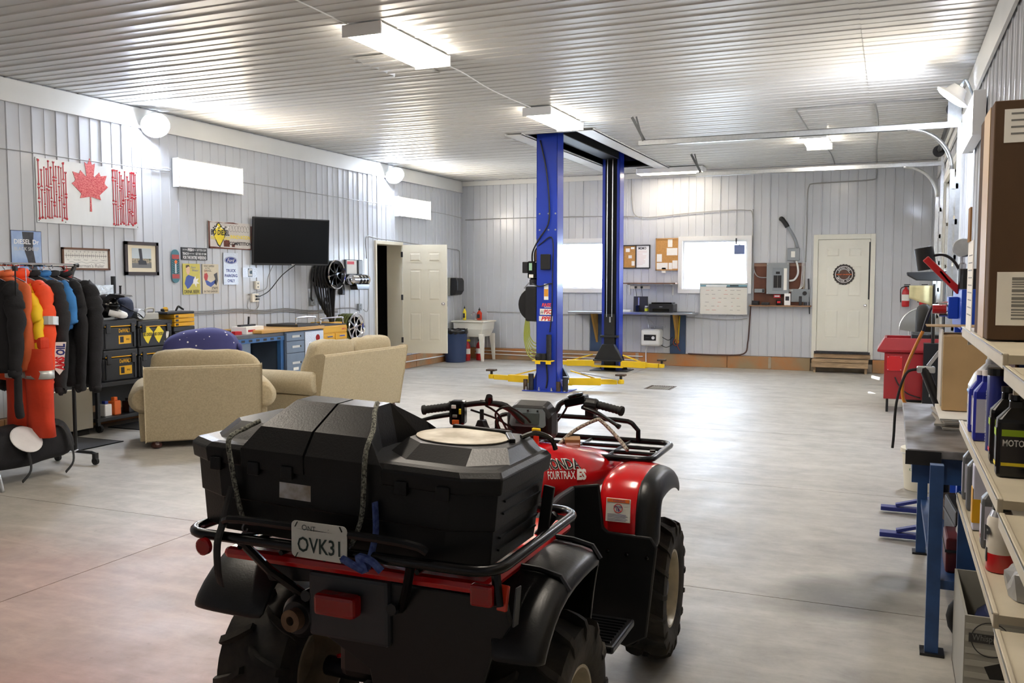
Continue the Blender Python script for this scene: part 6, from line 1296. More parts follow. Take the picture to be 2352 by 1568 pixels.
bs_ = thing('narrow_shelf', 'narrow wooden shelf cluttered with chargers under the breaker board', 'shelf', (-1.9,BW,1.185)); MB().box(-.55,.55,-.20,0,0,.022).build('board', M('shelf_wood', (150,112,80), .6, var=.25, scale=6), bs_)
for i,(x,a,b,z,mt,lab) in enumerate(((-.44,.13,.1,.08,'black_plastic','black charger at the left end of the narrow shelf'),(-.26,.14,.1,.05,'sign_black','flat black charger on the narrow shelf'),(-.02,.1,.05,.10,'black_gloss','black radio base on the narrow shelf under the panel'),(.13,.11,.09,.22,'white_print','white label printer on the narrow shelf'),(.36,.05,.06,.17,'black_plastic','upright black charger right of the white label printer'),(.45,.06,.06,.06,'dark_steel','small dark adapter at the right end of the narrow shelf'))):
    t = thing('charger', lab, 'charger', (-1.9+x,BW-.1,1.208), 3*i-6, 'electronics on the narrow shelf'); MB().box(-a/2,a/2,-b/2,b/2,0,z).build('body', mt, t, bevel=.008); MB().box(-a*.3,a*.3,-b/2-.003,-b/2,z*.4,z*.75).build('face', 'red_print' if i == 2 else 'dark_steel', t)
rs_ = thing('warning_tag', 'small red and white tag under the breaker panel', 'tag', (-1.96,BW-.045,1.375)); MB().box(-.06,.06,-.02,.024,-.03,.03).build('plate', 'red_print', rs_); MB().box(-.045,.045,-.022,-.02,-.012,.012).build('stripe', 'white_print', rs_)
gp = thing('junction_box', 'grey junction box low on the plywood board', 'electrical box', (-2.28,BW-.02,1.475)); MB().box(-.09,.09,-.06,0,-.035,.035).build('box', 'grey_box', gp, bevel=.005); MB().box(.05,.09,-.062,-.06,-.03,.03).build('lid_edge', 'dark_steel', gp)
rcp = thing('receptacle_plate', 'galvanized receptacle plate at the right of the narrow shelf', 'outlet', (-1.55,BW-.02,1.39)); MB().box(-.16,.16,-.03,0,-.12,.12).build('plate', 'grey_box', rcp, bevel=.004); MB().lathe([(.04,0),(.038,.02)], 14, o=(.08,-.03,.04), d=(0,-1,0)).build('socket', 'black_plastic', rcp)
br = thing('hand_broom', 'small broom hung beside the narrow shelf', 'broom', (-1.38,BW-.02,1.4)); MB().cyl((0,-.02,-.35),(-.02,-.02,.1),.01,8).build('handle', 'black_metal', br); MB().bar((-.02,-.02,.1),(-.03,-.02,.3),.05,.03).build('head', 'dark_steel', br)
# conduits and cables on the back wall
BX = BW - .014
cable('cable drooping along the back wall between lift and breaker board', [(XL+.1,BX,2.95),(-7,BX,2.96),(-5.8,BX,2.95),(-4.7,BX,2.92),(-4.4,BX,2.90),(-3.6,BX,2.96),(-2.9,BX,2.99),(-2.55,BX,2.98),(-2.44,BX,2.9),(-2.42,BX,2.3),(-2.42,BX,1.2)], .009, 'cord_grey'); cable('thin cable dropping from ceiling near the back lift post', [(-4.78,BX,3.66),(-4.76,BX,3.2),(-4.72,BX,2.98),(-4.6,BX,2.9)], .008, 'cord_grey')
cable('conduit running from ceiling light to above the back door', [(-.30,BX,3.66),(-.30,BX,3.52),(-.36,BX,3.46),(-.9,BX,3.44),(-1.36,BX,3.43),(-1.44,BX,3.38),(-1.46,BX,3.2),(-1.46,BX,2.6),(-1.47,BX,2.0)], .011, 'cord_grey'); cable('waist-high cable stapled across the back wall behind the lift', [(XL+.6,BX,1.0),(-6.8,BX,.99),(-6.0,BX,.97),(-5.0,BX,.97),(-3.6,BX,.95),(-2.9,BX,.92),(-2.5,BX,.95)], .009, 'cord_grey'); cable('dark cable bundle dropping from narrow shelf to the floor kerb', [(-2.44,BX,1.2),(-2.46,BX-.01,.8),(-2.48,BX-.02,.5),(-2.55,BX-.06,.28),(-3.0,BX-.08,.245),(-3.6,BX-.08,.25)], .014, M('cord_brown', (70,44,38), .6))
cable('upper white water pipe along the back kerb', [(XL+.35,YB-.09,.19),(-6.9,YB-.09,.175),(-5.5,YB-.09,.17),(-4.5,YB-.09,.165)], .011, 'cord_white', 4, 'water_pipe'); cable('lower white water pipe along the back kerb', [(XL+.35,YB-.09,.12),(-6.8,YB-.09,.10),(-5.5,YB-.09,.095),(-4.6,YB-.09,.09)], .011, 'cord_white', 4, 'water_pipe'); cable('white water pipe along the left kerb below the open door', [(XL+.09,13.6,.12),(XL+.09,15,.13),(XL+.09,16.6,.125)], .012, 'cord_white', 4, 'water_pipe')
# fire extinguishers on the back wall
M('ext_red', (190,26,30), .3, coat=.4)
for lab, x in (('red fire extinguisher hung right of the back door', .235), ('red fire extinguisher hung nearest the overhead door', .515)):
    t = thing('fire_extinguisher', lab, 'fire extinguisher', (x,BW-.075,1.20), 0, 'wall fire extinguishers'); MB().lathe([(.05,0),(.062,.01),(.064,.25),(.05,.30),(.022,.325),(.022,.35)], 18).build('cylinder', 'ext_red', t, auto=45); MB().lathe([(.0648,.11),(.0648,.22)], 18, False).build('label', 'paper', t); MB().box(-.03,.06,-.012,.012,.35,.375).box(-.03,.07,-.012,.012,.385,.40).build('valve_handle', 'black_metal', t); MB().tube(smooth_path([(-.02,0,.36),(-.08,0,.32),(-.085,0,.2),(-.078,0,.08)],5), .009, 6).build('hose', 'rubber', t, smooth=True); MB().box(-.02,.02,.05,.075,.1,.3).build('bracket', 'dark_steel', t)
# utility sink, bin and extinguishers in the corner
M('sink_white', (226,222,208), .4)
sk_ = thing('utility_sink', 'white plastic utility sink on legs in the back corner', 'sink', (-8.02,17.06,0)); m = MB(); o1 = [(-.36,-.31),(.33,-.31),(.33,.31),(-.36,.31)]
m.loft([[(x*.78,y*.78,.50) for x,y in o1],[(x*.95,y*.95,.66) for x,y in o1],[(x*.98,y*.98,.80) for x,y in o1],[(x*1.08,y*1.08,.805) for x,y in o1],[(x*1.08,y*1.08,.83) for x,y in o1],[(x*.92,y*.92,.83) for x,y in o1],[(x*.80,y*.80,.56) for x,y in o1]]); m.build('basin', 'sink_white', sk_, bevel=.012)
for x in (-.30,.28):
    for y in (-.26,.26): m = MB(); m.loft([[(x+a*.055,y+b*.045,.56) for a,b in ((-1,-1),(1,-1),(1,1),(-1,1))],[(x*1.12+a*.025,y*1.1+b*.022,0) for a,b in ((-1,-1),(1,-1),(1,1),(-1,1))]]); m.build('leg', 'sink_white', sk_, bevel=.006)
MB().tube(smooth_path([(-.1,.28,.83),(-.1,.26,.96),(-.1,.14,1.0),(-.1,.06,.93)],4), .014, 8).build('faucet', 'chrome', sk_, smooth=True)
bn = thing('trash_bin', 'dark blue trash bin with black liner by the open door', 'trash bin', (-8.20,16.52,0)); m = MB(); m.lathe([(.20,0),(.21,.01),(.225,.3),(.24,.58),(.25,.60),(.24,.62),(.22,.61)], 28, False); m.lathe([(.20,.01),(.001,.01)], 28, False); m.build('bin', M('bin_blue', (40,58,92), .5), bn, auto=40); m = MB(); m.lathe([(.245,.58),(.262,.62),(.25,.68),(.225,.66),(.2,.45)], 28, False); random.seed(6); m.v = [(v[0]*(1+random.uniform(-.03,.03)), v[1]*(1+random.uniform(-.03,.03)), v[2]+random.uniform(-.02,.02)) for v in m.v]; m.build('liner', M('liner_black', (16,16,18), .25), bn, smooth=True)
for i,(x,y,r,h,mt,lab) in enumerate(((-8.28,17.12,.035,.24,'yellow_print','yellow bottle standing on the utility sink rim'),(-8.02,17.30,.055,.2,'lens_amber','orange pump jug standing at the back of the sink'))):
    t = thing('soap_bottle', lab, 'bottle', (x,y,.832), 0); MB().lathe([(r*.9,0),(r,.01),(r,h*.75),(r*.5,h*.9),(r*.35,h)], 16).build('bottle', mt, t, auto=40); MB().lathe([(r*.4,h),(r*.4,h+.03),(r*.15,h+.035),(r*.15,h+.06)], 10).build('cap', 'black_plastic', t); MB().box(-r*.6,r*.6,-r*1.02,-r*.9,h*.2,h*.6).build('label', 'sign_black', t)
for i,(x,y,lab) in enumerate(((-8.12,16.9,'red fire extinguisher standing under the sink at left'),(-7.93,17.1,'red fire extinguisher standing under the sink at right'))):
    t = thing('fire_extinguisher', lab, 'fire extinguisher', (x,y,0), 20*i, 'fire extinguishers under the sink'); MB().lathe([(.065,0),(.07,.01),(.07,.3),(.055,.35),(.025,.38),(.025,.4)], 18).build('cylinder', 'ext_red', t, auto=45); MB().lathe([(.0708,.14),(.0708,.25)], 18, False).build('label', 'paper', t); MB().box(-.03,.07,-.012,.012,.4,.44).build('valve_handle', 'yellow_print' if i == 0 else 'black_metal', t)
# box and red can in the dim room
t = thing('storage_shelf', 'pale shelf unit glimpsed through the dark doorway', 'shelf', (XL-1.5,15.6,.22)); MB().box(-.3,.3,-.2,.2,.7,.74).box(-.3,.3,-.2,.2,.3,.34).build('shelf_board', 'paper', t)
for x in (-.28,.24): MB().box(x,x+.04,-.2,.2,0,.7).build('side', 'paper', t)
t = thing('tire_pile', 'dark stacked tires glimpsed through the doorway', 'tires', (XL-1.5,15.6,.96)); MB().tube(arc((0,0,.1),.22,0,359,20),.1,10,closed=True).build('tire', 'rubber', t); MB().tube(arc((0,0,.3),.22,0,359,20),.1,10,closed=True).build('tire', 'rubber', t)
t = thing('red_can', 'red can glimpsed on the floor of the dark doorway', 'can', (XL-.9,14.9,.222)); MB().lathe([(.15,0),(.15,.4),(.05,.45),(.05,.5)], 18).build('can', 'ext_red', t); MB().tube([(-.05,0,.45),(-.05,0,.53),(.05,0,.53),(.05,0,.45)], .012, 6).build('handle', 'black_metal', t)
# ---------------------------------------------------------------- ceiling cables, overhead door tracks
CZ = H-.022
cable('thin cable along the ceiling leading to the nearest fixture', [(-4.12,3.8,CZ),(-4.13,5.2,CZ),(-4.14,6.38,CZ)], .006, 'cord_white', 4, 'ceiling_cable', 'ceiling cables'); cable('thin cable along the ceiling between the two fixtures before the lift', [(-4.07,7.68,CZ),(-4.02,8.2,CZ),(-4.1,9.2,CZ),(-4.07,10.26,CZ)], .006, 'cord_white', 4, 'ceiling_cable', 'ceiling cables')
cable('ceiling conduit turning toward the overhead door light', [(-1.12,13.4,CZ),(-1.13,12.2,CZ),(-1.13,11.7,CZ),(-1.05,11.62,CZ),(-.4,11.55,CZ),(XR-.06,11.62,CZ)], .01, 'cord_grey', 4, 'ceiling_cable', 'ceiling cables'); cable('ceiling conduit running from overhead door to the back wall', [(-.24,11.55,CZ),(-.22,12.6,CZ),(-.24,14,CZ),(-.28,15.8,CZ),(-.30,17.36,CZ)], .012, 'cord_grey', 4, 'ceiling_cable', 'ceiling cables'); cable('short ceiling conduit from overhead door light to the back wall', [(-1.07,14.72,CZ),(-1.0,15.3,CZ),(-.98,16.2,CZ),(-1.0,17.36,CZ)], .009, 'cord_grey', 4, 'ceiling_cable', 'ceiling cables')
def track(label, y, hang):
    t = thing('door_track', label, 'door track', (0,y,0), 0, 'overhead door tracks'); z = 3.42
    m = MB(); m.box(-3.03,.20,-.03,.03,z-.035,z-.03).box(-3.03,.66,-.03,-.026,z-.035,z+.035).box(-3.03,.66,-.03,.015,z+.03,z+.035); m.build('horizontal_rail', 'galv', t)
    c = arc((.12,0,z-.50), .47, 90, 0, 14, 'y'); s = MB(); s.tube(c, .034, 8, flat=.7); s.build('curve', 'galv', t, smooth=True)
    MB().box(.575,.62,-.03,.03,.0,z-.50).build('vertical_rail', 'galv', t); MB().box(.635,.68,-.05,-.045,.0,z+.1).build('angle_iron', 'galv', t)
    for k in range(7): MB().box(.60,.66,-.05,-.035,.3+k*.4,.36+k*.4).build('bracket', 'galv', t)
    MB().bar((-3.12,-.017,H-.02),(-2.95,-.017,z+.02),.035,.006,(0,1,0)).build('hanger', M('strap_grey', (110,112,112), .45, .6), t); MB().bar((-3.06,-.03,H-.02),(-2.97,-.03,z+.02),.02,.006,(0,1,0)).build('hanger', 'strap_grey', t)
    return t
t = track('near overhead door track curving down the right wall', 11.40, 0); track('far overhead door track curving down by the back corner', 15.10, 0)
MB().box(.53,.67,-.055,-.048,3.43,3.70).build('bearing_plate', 'galv', t)
sf = thing('torsion_shaft', 'dark torsion spring shaft above the overhead door', 'spring', (.60,13.25,3.60)); MB().cyl((0,-1.85,0),(0,1.85,0),.014,8).build('shaft', 'steel', sf); MB().cyl((0,-1.7,0),(0,1.6,0),.034,12).build('spring', 'dark_steel', sf)
for y in (-1.82,1.82): MB().lathe([(.085,-.02),(.075,0),(.085,.02)], 20, o=(0,y,0), d=(0,1,0)).build('drum', 'black_metal', sf)
# ---------------------------------------------------------------- right side: bench, press, parts washer, shelving
M('bench_navy', (38,72,124), .45, var=.3, scale=10); M('bench_plate', (158,158,162), .34, .55, col2=(82,78,76), scale=5); M('shelf_beige', (196,186,164), .45, var=.08, scale=8)
wbn = thing('welding_bench', 'blue steel workbench with worn plate top along the right side', 'workbench', (.40,5.36,0))
MB().box(-.315,.285,-.85,.86,.862,.90).build('top', 'bench_plate', wbn, bevel=.004); MB().box(-.29,.26,-.82,-.79,.74,.862).box(-.29,.26,.80,.83,.74,.862).box(-.29,-.26,-.79,.80,.78,.862).build('apron', 'bench_navy', wbn)
MB().box(-.32,-.17,-.856,-.846,.83,.895).build('worn_tape', 'black_plastic', wbn)
for x in (-.22,.2):
    for y in (-1.0,.62): 
        l = MB().box(x,x+.055,y+.0,y+.055,.012,.86).build('leg', 'bench_navy', wbn); MB().box(x-.02,x+.08,y-.02,y+.075,0,.012).build('foot_plate', 'black_metal', l)
MB().box(-.2,.24,-.98,.66,.30,.34).build('lower_shelf', 'bench_navy', wbn); MB().box(-.10,.0,-.96,-.93,.34,.74).build('hanging_channel', 'bench_navy', wbn)
# bits under the bench
for i,(x,y,z,a,b,c_,mt,lab) in enumerate(((.42,4.62,.341,.16,.12,.16,M('maroon', (92,24,28), .4, var=.2, scale=8),'dark red toolbox on the bench lower shelf'),(.46,5.0,.341,.16,.2,.22,'sign_black','black power tool case on the bench lower shelf'),(.45,5.5,.341,.15,.2,.12,'rust','rusty steel offcuts box on the bench lower shelf'))):
    t = thing('bench_box', lab, 'tool box', (x,y,z), 4*i, 'boxes under the bench'); MB().box(-a,a,-b,b,0,c_).build('body', mt, t, bevel=.01); MB().box(-a-.003,a+.003,-b-.003,b+.003,c_*.6,c_*.68).build('seam', 'dark_steel', t)
gr = thing('angle_grinder', 'chrome and black air tool on the red toolbox under the bench', 'air tool', (.42,4.6,.502), 40); MB().lathe([(.02,-.14),(.035,-.12),(.038,.05),(.03,.1),(.03,.14)], 14, o=(0,0,.04), d=(1,0,0)).build('barrel', 'chrome', gr, auto=40); MB().cyl((.05,0,.04),(.08,-.08,.0),.02,10).build('handle', 'black_plastic', gr)
tkn = thing('steel_flask', 'grey steel flask standing on the bench lower shelf', 'flask', (.30,5.9,.341)); MB().lathe([(.05,0),(.052,.01),(.052,.28),(.035,.31),(.035,.36)], 16).build('body', 'dark_steel', tkn, auto=40); MB().lathe([(.038,.36),(.038,.4)], 14).build('cap', 'steel', tkn)
# pale bucket behind the bench leg
bu = thing('plastic_bucket', 'white plastic bucket with green print behind the bench leg', 'bucket', (.27,7.86,0)); M('bucket_white', (214,208,188), .5); MB().lathe([(.13,0),(.135,.005),(.155,.29),(.168,.295),(.168,.335),(.155,.34)], 28).build('pail', 'bucket_white', bu, auto=40); MB().text('KLEEN-FLO', .024, (-.04,-.149,.18), (.96,-.27,0), width=.13).build('lettering', M('print_green', (70,130,90), .6), bu); MB().tube(arc((0,0,.30),.17,200,340,10,'z'), .004, 5).build('bail', 'galv', bu)
# press
pr_ = thing('shop_press', 'blue hydraulic shop press with pressure gauge beyond the bench', 'shop press', (.47,6.62,0)); M('press_blue', (26,74,190), .35)
for y in (-.36,.36):
    MB().box(-.06,.06,y-.05,y+.05,.02,1.37).build('upright', 'press_blue', pr_, bevel=.004); MB().bar((-.50,y,.035),(.19,y,.035),.08,.03).build('foot', M('press_navy', (30,44,120), .5), pr_, bevel=.004); MB().bar((-.40,y,.06),(-.06,y,.16),.05,.02).build('brace', 'press_navy', pr_)
MB().box(-.07,.13,-.42,.42,1.37,1.62).build('crosshead', 'press_blue', pr_, bevel=.004); MB().box(-.07,.08,-.40,.40,.62,.72).build('bed', 'press_blue', pr_, bevel=.004)
MB().lathe([(.075,1.60),(.075,1.75)], 18, o=(.0,-.1,0)).build('ram_cylinder', 'black_metal', pr_); MB().lathe([(.016,0),(.022,.02),(.022,.05),(.014,.06),(.014,.1)], 12, o=(-.05,-.1,1.73)).build('gauge_stem', 'chrome', pr_)
MB().lathe([(.055,-.028),(.06,-.02),(.06,.028),(.052,.03),(.05,.02)], 24, o=(-.05,-.1,1.885), d=(.25,.97,0)).build('gauge', 'galv', pr_, auto=40)
jk = MB(); jk.box(-.13,-.07,-.2,.0,1.43,1.57); jk.build('pump_block', 'press_blue', pr_, bevel=.006)
for z in (1.46,1.52): MB().lathe([(.02,0),(.02,.05),(.012,.06)], 10, o=(-.13,-.12,z), d=(-1,0,0)).build('fitting', 'chrome', pr_)
MB().lathe([(.03,0),(.03,.08)], 12, o=(-.14,-.15,1.49), d=(-1,0,0)).build('relief_knob', 'ext_red', pr_)
MB().bar((-.06,-.1,1.60),(-.27,-.1,1.82),.045,.02,(0,1,0)).build('pump_handle', 'ext_red', pr_, bevel=.006); MB().bar((-.12,-.1,1.66),(-.18,-.1,1.735),.012,.02,(0,1,0)).build('handle_slot', 'chrome', pr_)
MB().tube(smooth_path([(.05,-.1,1.72),(.10,-.12,1.70),(.11,-.1,1.6)],4), .012, 7).build('hose', 'orange_print', pr_, smooth=True)
# gooseneck lamp clamped on the press
gl_ = thing('gooseneck_lamp', 'black gooseneck lamp bending out over the press', 'lamp', (.45,6.8,1.62)); MB().tube(smooth_path([(0,0,0),(-.02,0,.10),(-.07,0,.19),(-.14,0,.23),(-.22,0,.215)],5), .01, 8).build('neck', 'black_metal', gl_, smooth=True); MB().lathe([(.055,-.03),(.06,-.028),(.062,.12),(.055,.125),(.05,.1)], 20, o=(-.25,0,.25), d=(.18,0,-1)).build('shade', 'black_plastic', gl_, auto=40); MB().lathe([(.02,0),(.02,.02)], 12).build('clamp', 'black_metal', gl_)
wd = thing('pressure_hose', 'amber air hose with steel wand draped from the press to the bench', 'hose', (.30,6.55,1.4)); MB().tube(smooth_path([(.0,.0,.13),(-.05,0,.10),(-.08,0,.02),(-.10,0,-.06)],5), .009, 8).build('wand', 'dark_steel', wd, smooth=True); MB().tube(smooth_path([(-.10,0,-.06),(-.15,0,-.18),(-.2,-.02,-.32),(-.215,-.04,-.45),(-.19,-.05,-.55),(-.1,-.06,-.60),(.02,-.05,-.62)],5), .011, 8).build('hose', M('hose_amber', (206,128,30), .35), wd, smooth=True)
# grease gun on the bench
gg = thing('grease_gun', 'grey grease gun with black hose standing on the bench by the carton', 'grease gun', (.25,5.82,.902)); MB().lathe([(.028,0),(.028,.26),(.022,.28)], 14, o=(.04,0,.0), d=(-.35,0,.9)).build('tube', 'black_metal', gg, auto=40); MB().box(-.10,.0,-.02,.02,.23,.27).build('head', 'galv', gg, bevel=.008); MB().bar((-.04,0,.27),(.02,0,.36),.02,.02).build('lever', 'galv', gg); MB().tube(smooth_path([(-.10,0,.25),(-.16,-.02,.22),(-.205,-.04,.05),(-.215,-.05,-.15),(-.22,-.05,-.22)],5), .008, 8).build('whip_hose', 'rubber', gg, smooth=True); MB().cyl((-.03,0,.1),(.06,0,.1),.012,8).build('peg', 'galv', gg)
# carton on the bench, papers under it
cx = thing('tall_carton', 'tall tan cardboard carton standing on newspapers on the bench', 'carton', (.46,5.60,.965), 0); MB().box(-.19,.2,-.16,.22,0,.41).build('carton', M('cardboard_tan', (176,146,104), .85, var=.1, scale=6), cx, bevel=.004); MB().box(-.198,-.1905,-.14,.2,.02,.44).build('torn_face', M('torn_pale', (206,200,190), .8, var=.1, scale=8), cx); MB().box(-.27,.18,-.02,.215,.451,.456).build('flap', 'cardboard_tan', cx)
for k in range(4):
    t = thing('newspaper', ('lowest folded newspaper under the tall carton','second folded newspaper under the tall carton','third folded newspaper under the tall carton','topmost white paper under the tall carton')[k], 'newspaper', (.45,5.46,.902+k*.0155), (3,-5,4,0)[k], 'newspapers on the bench'); MB().box(-.2,.2,-.3,.3,0,.012).build('fold', 'paper' if k == 3 else M('newsprint', (168,162,152), .9, var=.15, scale=20), t); MB().box(-.2,.2,-.301,-.2995,.003,.009).build('page_edge', 'grey_print', t)
# red parts washer
pw_ = thing('parts_washer', 'red steel parts washer with black lid raised beside the overhead door', 'parts washer', (.27,12.65,0)); M('washer_red', (150,20,26), .35, var=.1, scale=3, coat=.3)
MB().box(-.33,.34,-.30,.34,.17,.755).build('tank', 'washer_red', pw_, bevel=.008)
rim = MB(); o1 = [(-.33,-.30),(.34,-.30),(.34,.34),(-.33,.34)]
rim.loft([[(x,y,.755) for x,y in o1],[(x*1.26,y*1.1,.77) for x,y in o1],[(x*1.26,y*1.1,.795) for x,y in o1],[(x*1.0,y*1.0,.945) for x,y in o1],[(x*.93,y*.93,.945) for x,y in o1],[(x*.93,y*.93,.79) for x,y in o1]]); rim.build('basin_rim', 'washer_red', pw_, bevel=.006)
MB().box(-.30,-.12,-.312,-.30,.53,.72).build('control_box', 'ext_red', pw_, bevel=.003)
for x in (-.285,-.135):
    for z in (.545,.705): MB().lathe([(.006,0),(.006,.004)], 8, o=(x,-.312,z), d=(0,-1,0)).build('screw', 'galv', pw_)
for x in (-.30,.28):
    for y in (-.27,.28): MB().box(x,x+.03,y,y+.03,0,.17).build('leg', 'black_metal', pw_)
MB().tube(smooth_path([(-.2,-.31,.45),(-.15,-.33,.35),(-.05,-.33,.25),(.1,-.32,.2)],4), .008, 6).build('cord', 'cord_black', pw_, smooth=True)
ld_ = MB(); ld_.prism([(-.10,1.775),(.36,1.785),(.36,1.66),(.02,1.67),(-.09,1.735)], -.2, .3, 'y'); ld_.build('lid', 'black_plastic', pw_, bevel=.012); MB().box(.345,.37,-.15,.3,.86,1.68).build('lid_back', 'black_metal', pw_)
MB().box(-.02,.32,-.26,.28,.905,1.0).build('pump_cover', 'black_plastic', pw_, bevel=.01)
# tire and jack stand beyond the bench
ti = thing('rubber_tire', 'black tire with pale rim leaning by the parts washer', 'wheel', (.42,13.75,.752), 0); MB().tube(arc((0,0,.30),.20,0,359,30,'x'), .095, 12, closed=True).build('tire', 'rubber', ti, smooth=True); MB().lathe([(.001,0),(.15,.02),(.16,.05)], 26, o=(-.06,0,.30), d=(1,0,0)).build('rim', 'galv', ti, auto=40)
tb_ = thing('tire_stand', 'black tire machine cabinet between press and parts washer', 'tire machine', (.42,13.75,0)); MB().box(-.2,.22,-.28,.28,0,.62).build('cabinet', 'black_metal', tb_, bevel=.02); MB().lathe([(.22,.62),(.24,.66),(.23,.72),(.18,.75)], 26).build('turntable', 'black_plastic', tb_, auto=40)
gs2 = thing('clear_guard', 'pale curved wheel guard standing behind the tire machine', 'guard', (.44,14.35,.0)); m = MB(); m.tube(arc((0,0,.95),.32,60,180,14,'y'), .012, 6); m.build('rim', 'galv', gs2); m = MB(); pts = [(q[0],q[2]) for q in arc((0,0,.95),.31,60,180,14,'y')] + [(.0,.90)]; m.prism(pts, -.02, .02, 'y'); m.build('shield', M('guard_white', (150,152,152), .4), gs2); MB().cyl((0,0,0),(0,0,.92),.025,10).build('post', 'black_metal', gs2)
rg = thing('shop_rag', 'pale cloth hung over the washer arm near the extinguishers', 'rag', (.36,12.05,1.33)); m = MB(); m.grid(lambda u,v: (-.16+.3*u, .03*math.sin(u*9), .28-.26*v*(.6+.4*u)), 10, 6); m.build('cloth', M('rag', (198,186,140), .9, var=.15, scale=10), rg, solid=.008, smooth=True); MB().cyl((.12,0,-.42),(.12,0,.3),.02,8).build('stand', 'black_metal', rg); MB().box(.02,.22,-.1,.1,-1.3,-.42).build('pedestal', 'black_metal', rg)
# ---------------------------------------------------------------- gondola shelving at the right edge
SX = .295
gd_ = thing('gondola_shelving', 'beige metal gondola shelving loaded with oil bottles at right edge', 'shelving', (0,0,0))
for z, ya in ((1.065,4.38),(.735,4.42),(1.475,4.42)):
    for a, b in ((2.84,ya),(1.55,2.80)):
        zz = z if b > 3 else z - .03
        s = MB().box(SX+.01,.68,a,b,zz-.03,zz-.005).build('shelf_deck', 'shelf_beige', gd_); MB().box(SX-.004,SX+.012,a,b,zz-.045,zz+.0).build('price_rail', 'shelf_beige', s, bevel=.004); MB().box(SX-.007,SX-.004,a,b,zz-.004,zz).build('rail_lip', 'galv', s); MB().box(SX+.02,.66,b-.012,b,zz-.08,zz-.03).build('end_bracket', 'shelf_beige', s)
for y in (1.55,2.82,4.38): MB().box(.66,.70,y-.02,y+.02,0,2.3).build('upright', 'shelf_beige', gd_)
MB().box(.675,.685,1.55,4.38,.1,2.2).build('back_panel', 'shelf_beige', gd_); MB().box(.36,.70,1.55,3.3,0,.12).build('base', 'shelf_beige', gd_)
# the big carton on the top shelf
bc = thing('large_carton', 'large brown cardboard carton with shipping label on the top shelf', 'carton', (.303,3.45,1.476), 0); MB().box(0,.35,0,.50,0,.80).build('carton', M('cardboard_dark', (84,62,43), .9, var=.1, scale=6), bc, bevel=.004)
MB().box(.025,.20,-.0015,0,.05,.23).build('shipping_label', 'paper', bc); m = MB(); random.seed(9)
z = .07
while z < .21: h_ = random.choice((.004,.006,.01)); m.box(.07,.12,-.0022,-.0015,z,z+h_); z += h_+random.choice((.004,.006))
m.build('barcode', 'grey_print', bc); MB().box(.03,.2,-.0015,0,.66,.77).build('address_label', 'paper', bc); m = MB()
for k in range(4): m.box(.05,.17-.01*k,-.0022,-.0015,.752-.022*k,.758-.022*k)
m.build('lettering', 'grey_print', bc); MB().box(-.002,0,.12,.34,.0,.80).build('tape', M('kraft_tape', (176,146,104), .5), bc)
sh_ = thing('instruction_sheet', 'white plastic-sleeved paper hanging from the top shelf edge', 'paper', (.293,4.12,1.476), 0); MB().box(0,.003,-.13,.13,.0,.36).build('sheet', 'paper', sh_); m = MB()
for k in range(9): m.box(-.001,0,-.1,.06+.01*(k%3),.30-.03*k,.304-.03*k)
m.build('print', 'grey_print', sh_); MB().box(-.004,.003,.02,.13,.36,.5).build('backing_card', 'cardboard', sh_)
# bottles -------------------------------------------------------------
def oil_bottle(label, x, y, z, h, w, d, mat, cap, labmat, rz=0, group='oil bottles on the upper shelf', txt=None, bars=()):
    t = thing('oil_bottle', label, 'bottle', (x,y,z), rz, group)
    m = MB(); S = [(0,.94),(.01,1),(h*.66,1),(h*.70,.97),(h*.84,.36),(h*.93,.34)]
    secs = []
    for zz, f in S:
        cx = -w*.5*(1-f)*.0; secs.append([(cx+a*w/2*f, b*d/2*max(f,.5), zz) for a,b in ((-.8,-1),(.8,-1),(1,-.8),(1,.8),(.8,1),(-.8,1),(-1,.8),(-1,-.8))])
    m.loft(secs); m.build('bottle', mat, t, bevel=.006)
    MB().lathe([(w*.2,h*.93),(w*.2,h)], 14).build('cap', cap, t)
    if labmat: MB().box(-w*.515,-w*.5,-d*.38,d*.38,h*.12,h*.60).build('label', labmat, t); MB().box(-w*.40,w*.40,-d*.51,-d*.5,h*.12,h*.60).build('label', labmat, t)
    for z0,z1,mt in bars: MB().box(-w*.38,w*.38,-d*.52,-d*.51,h*z0,h*z1).build('label_band', mt, t); MB().box(-w*.53,-w*.515,-d*.36,d*.36,h*z0,h*z1).build('label_band', mt, t)
    if txt: MB().text(txt, h*.08, (0,-d*.53,h*.42), width=w*.7, bold=.02).build('lettering', 'white_print', t)
    return t
M('oil_blue', (34,44,150), .35); M('oil_black', (20,20,22), .25); M('oil_grey', (92,94,98), .4); M('oil_blue_cap', (214,206,206), .4); M('label_lilac', (196,196,214), .5); M('label_charcoal', (34,30,32), .4); M('green_label', (170,205,40), .5)
oil_bottle('blue oil bottle with pale cap, farther of two on upper shelf', .345,4.10,1.062,.25,.085,.05,'oil_blue','oil_blue_cap','label_lilac'); oil_bottle('blue oil bottle with pale cap, nearer of two on upper shelf', .348,3.88,1.062,.27,.09,.055,'oil_blue','oil_blue_cap','label_lilac')
t = thing('grease_tube', 'tall dark blue cylindrical can on the upper shelf', 'can', (.365,3.66,1.062), 0, 'cans on the upper shelf'); MB().lathe([(.036,0),(.036,.27),(.034,.275)], 20).build('can', M('can_navy', (22,30,96), .3), t, auto=40); MB().lathe([(.037,.275),(.037,.30)], 20).build('lid', 'oil_black', t); MB().text('SYNTHETIC GREASE', .014, (-.0372,0,.12), (0,0,1), (0,1,0), width=.2).build('lettering', 'white_print', t)
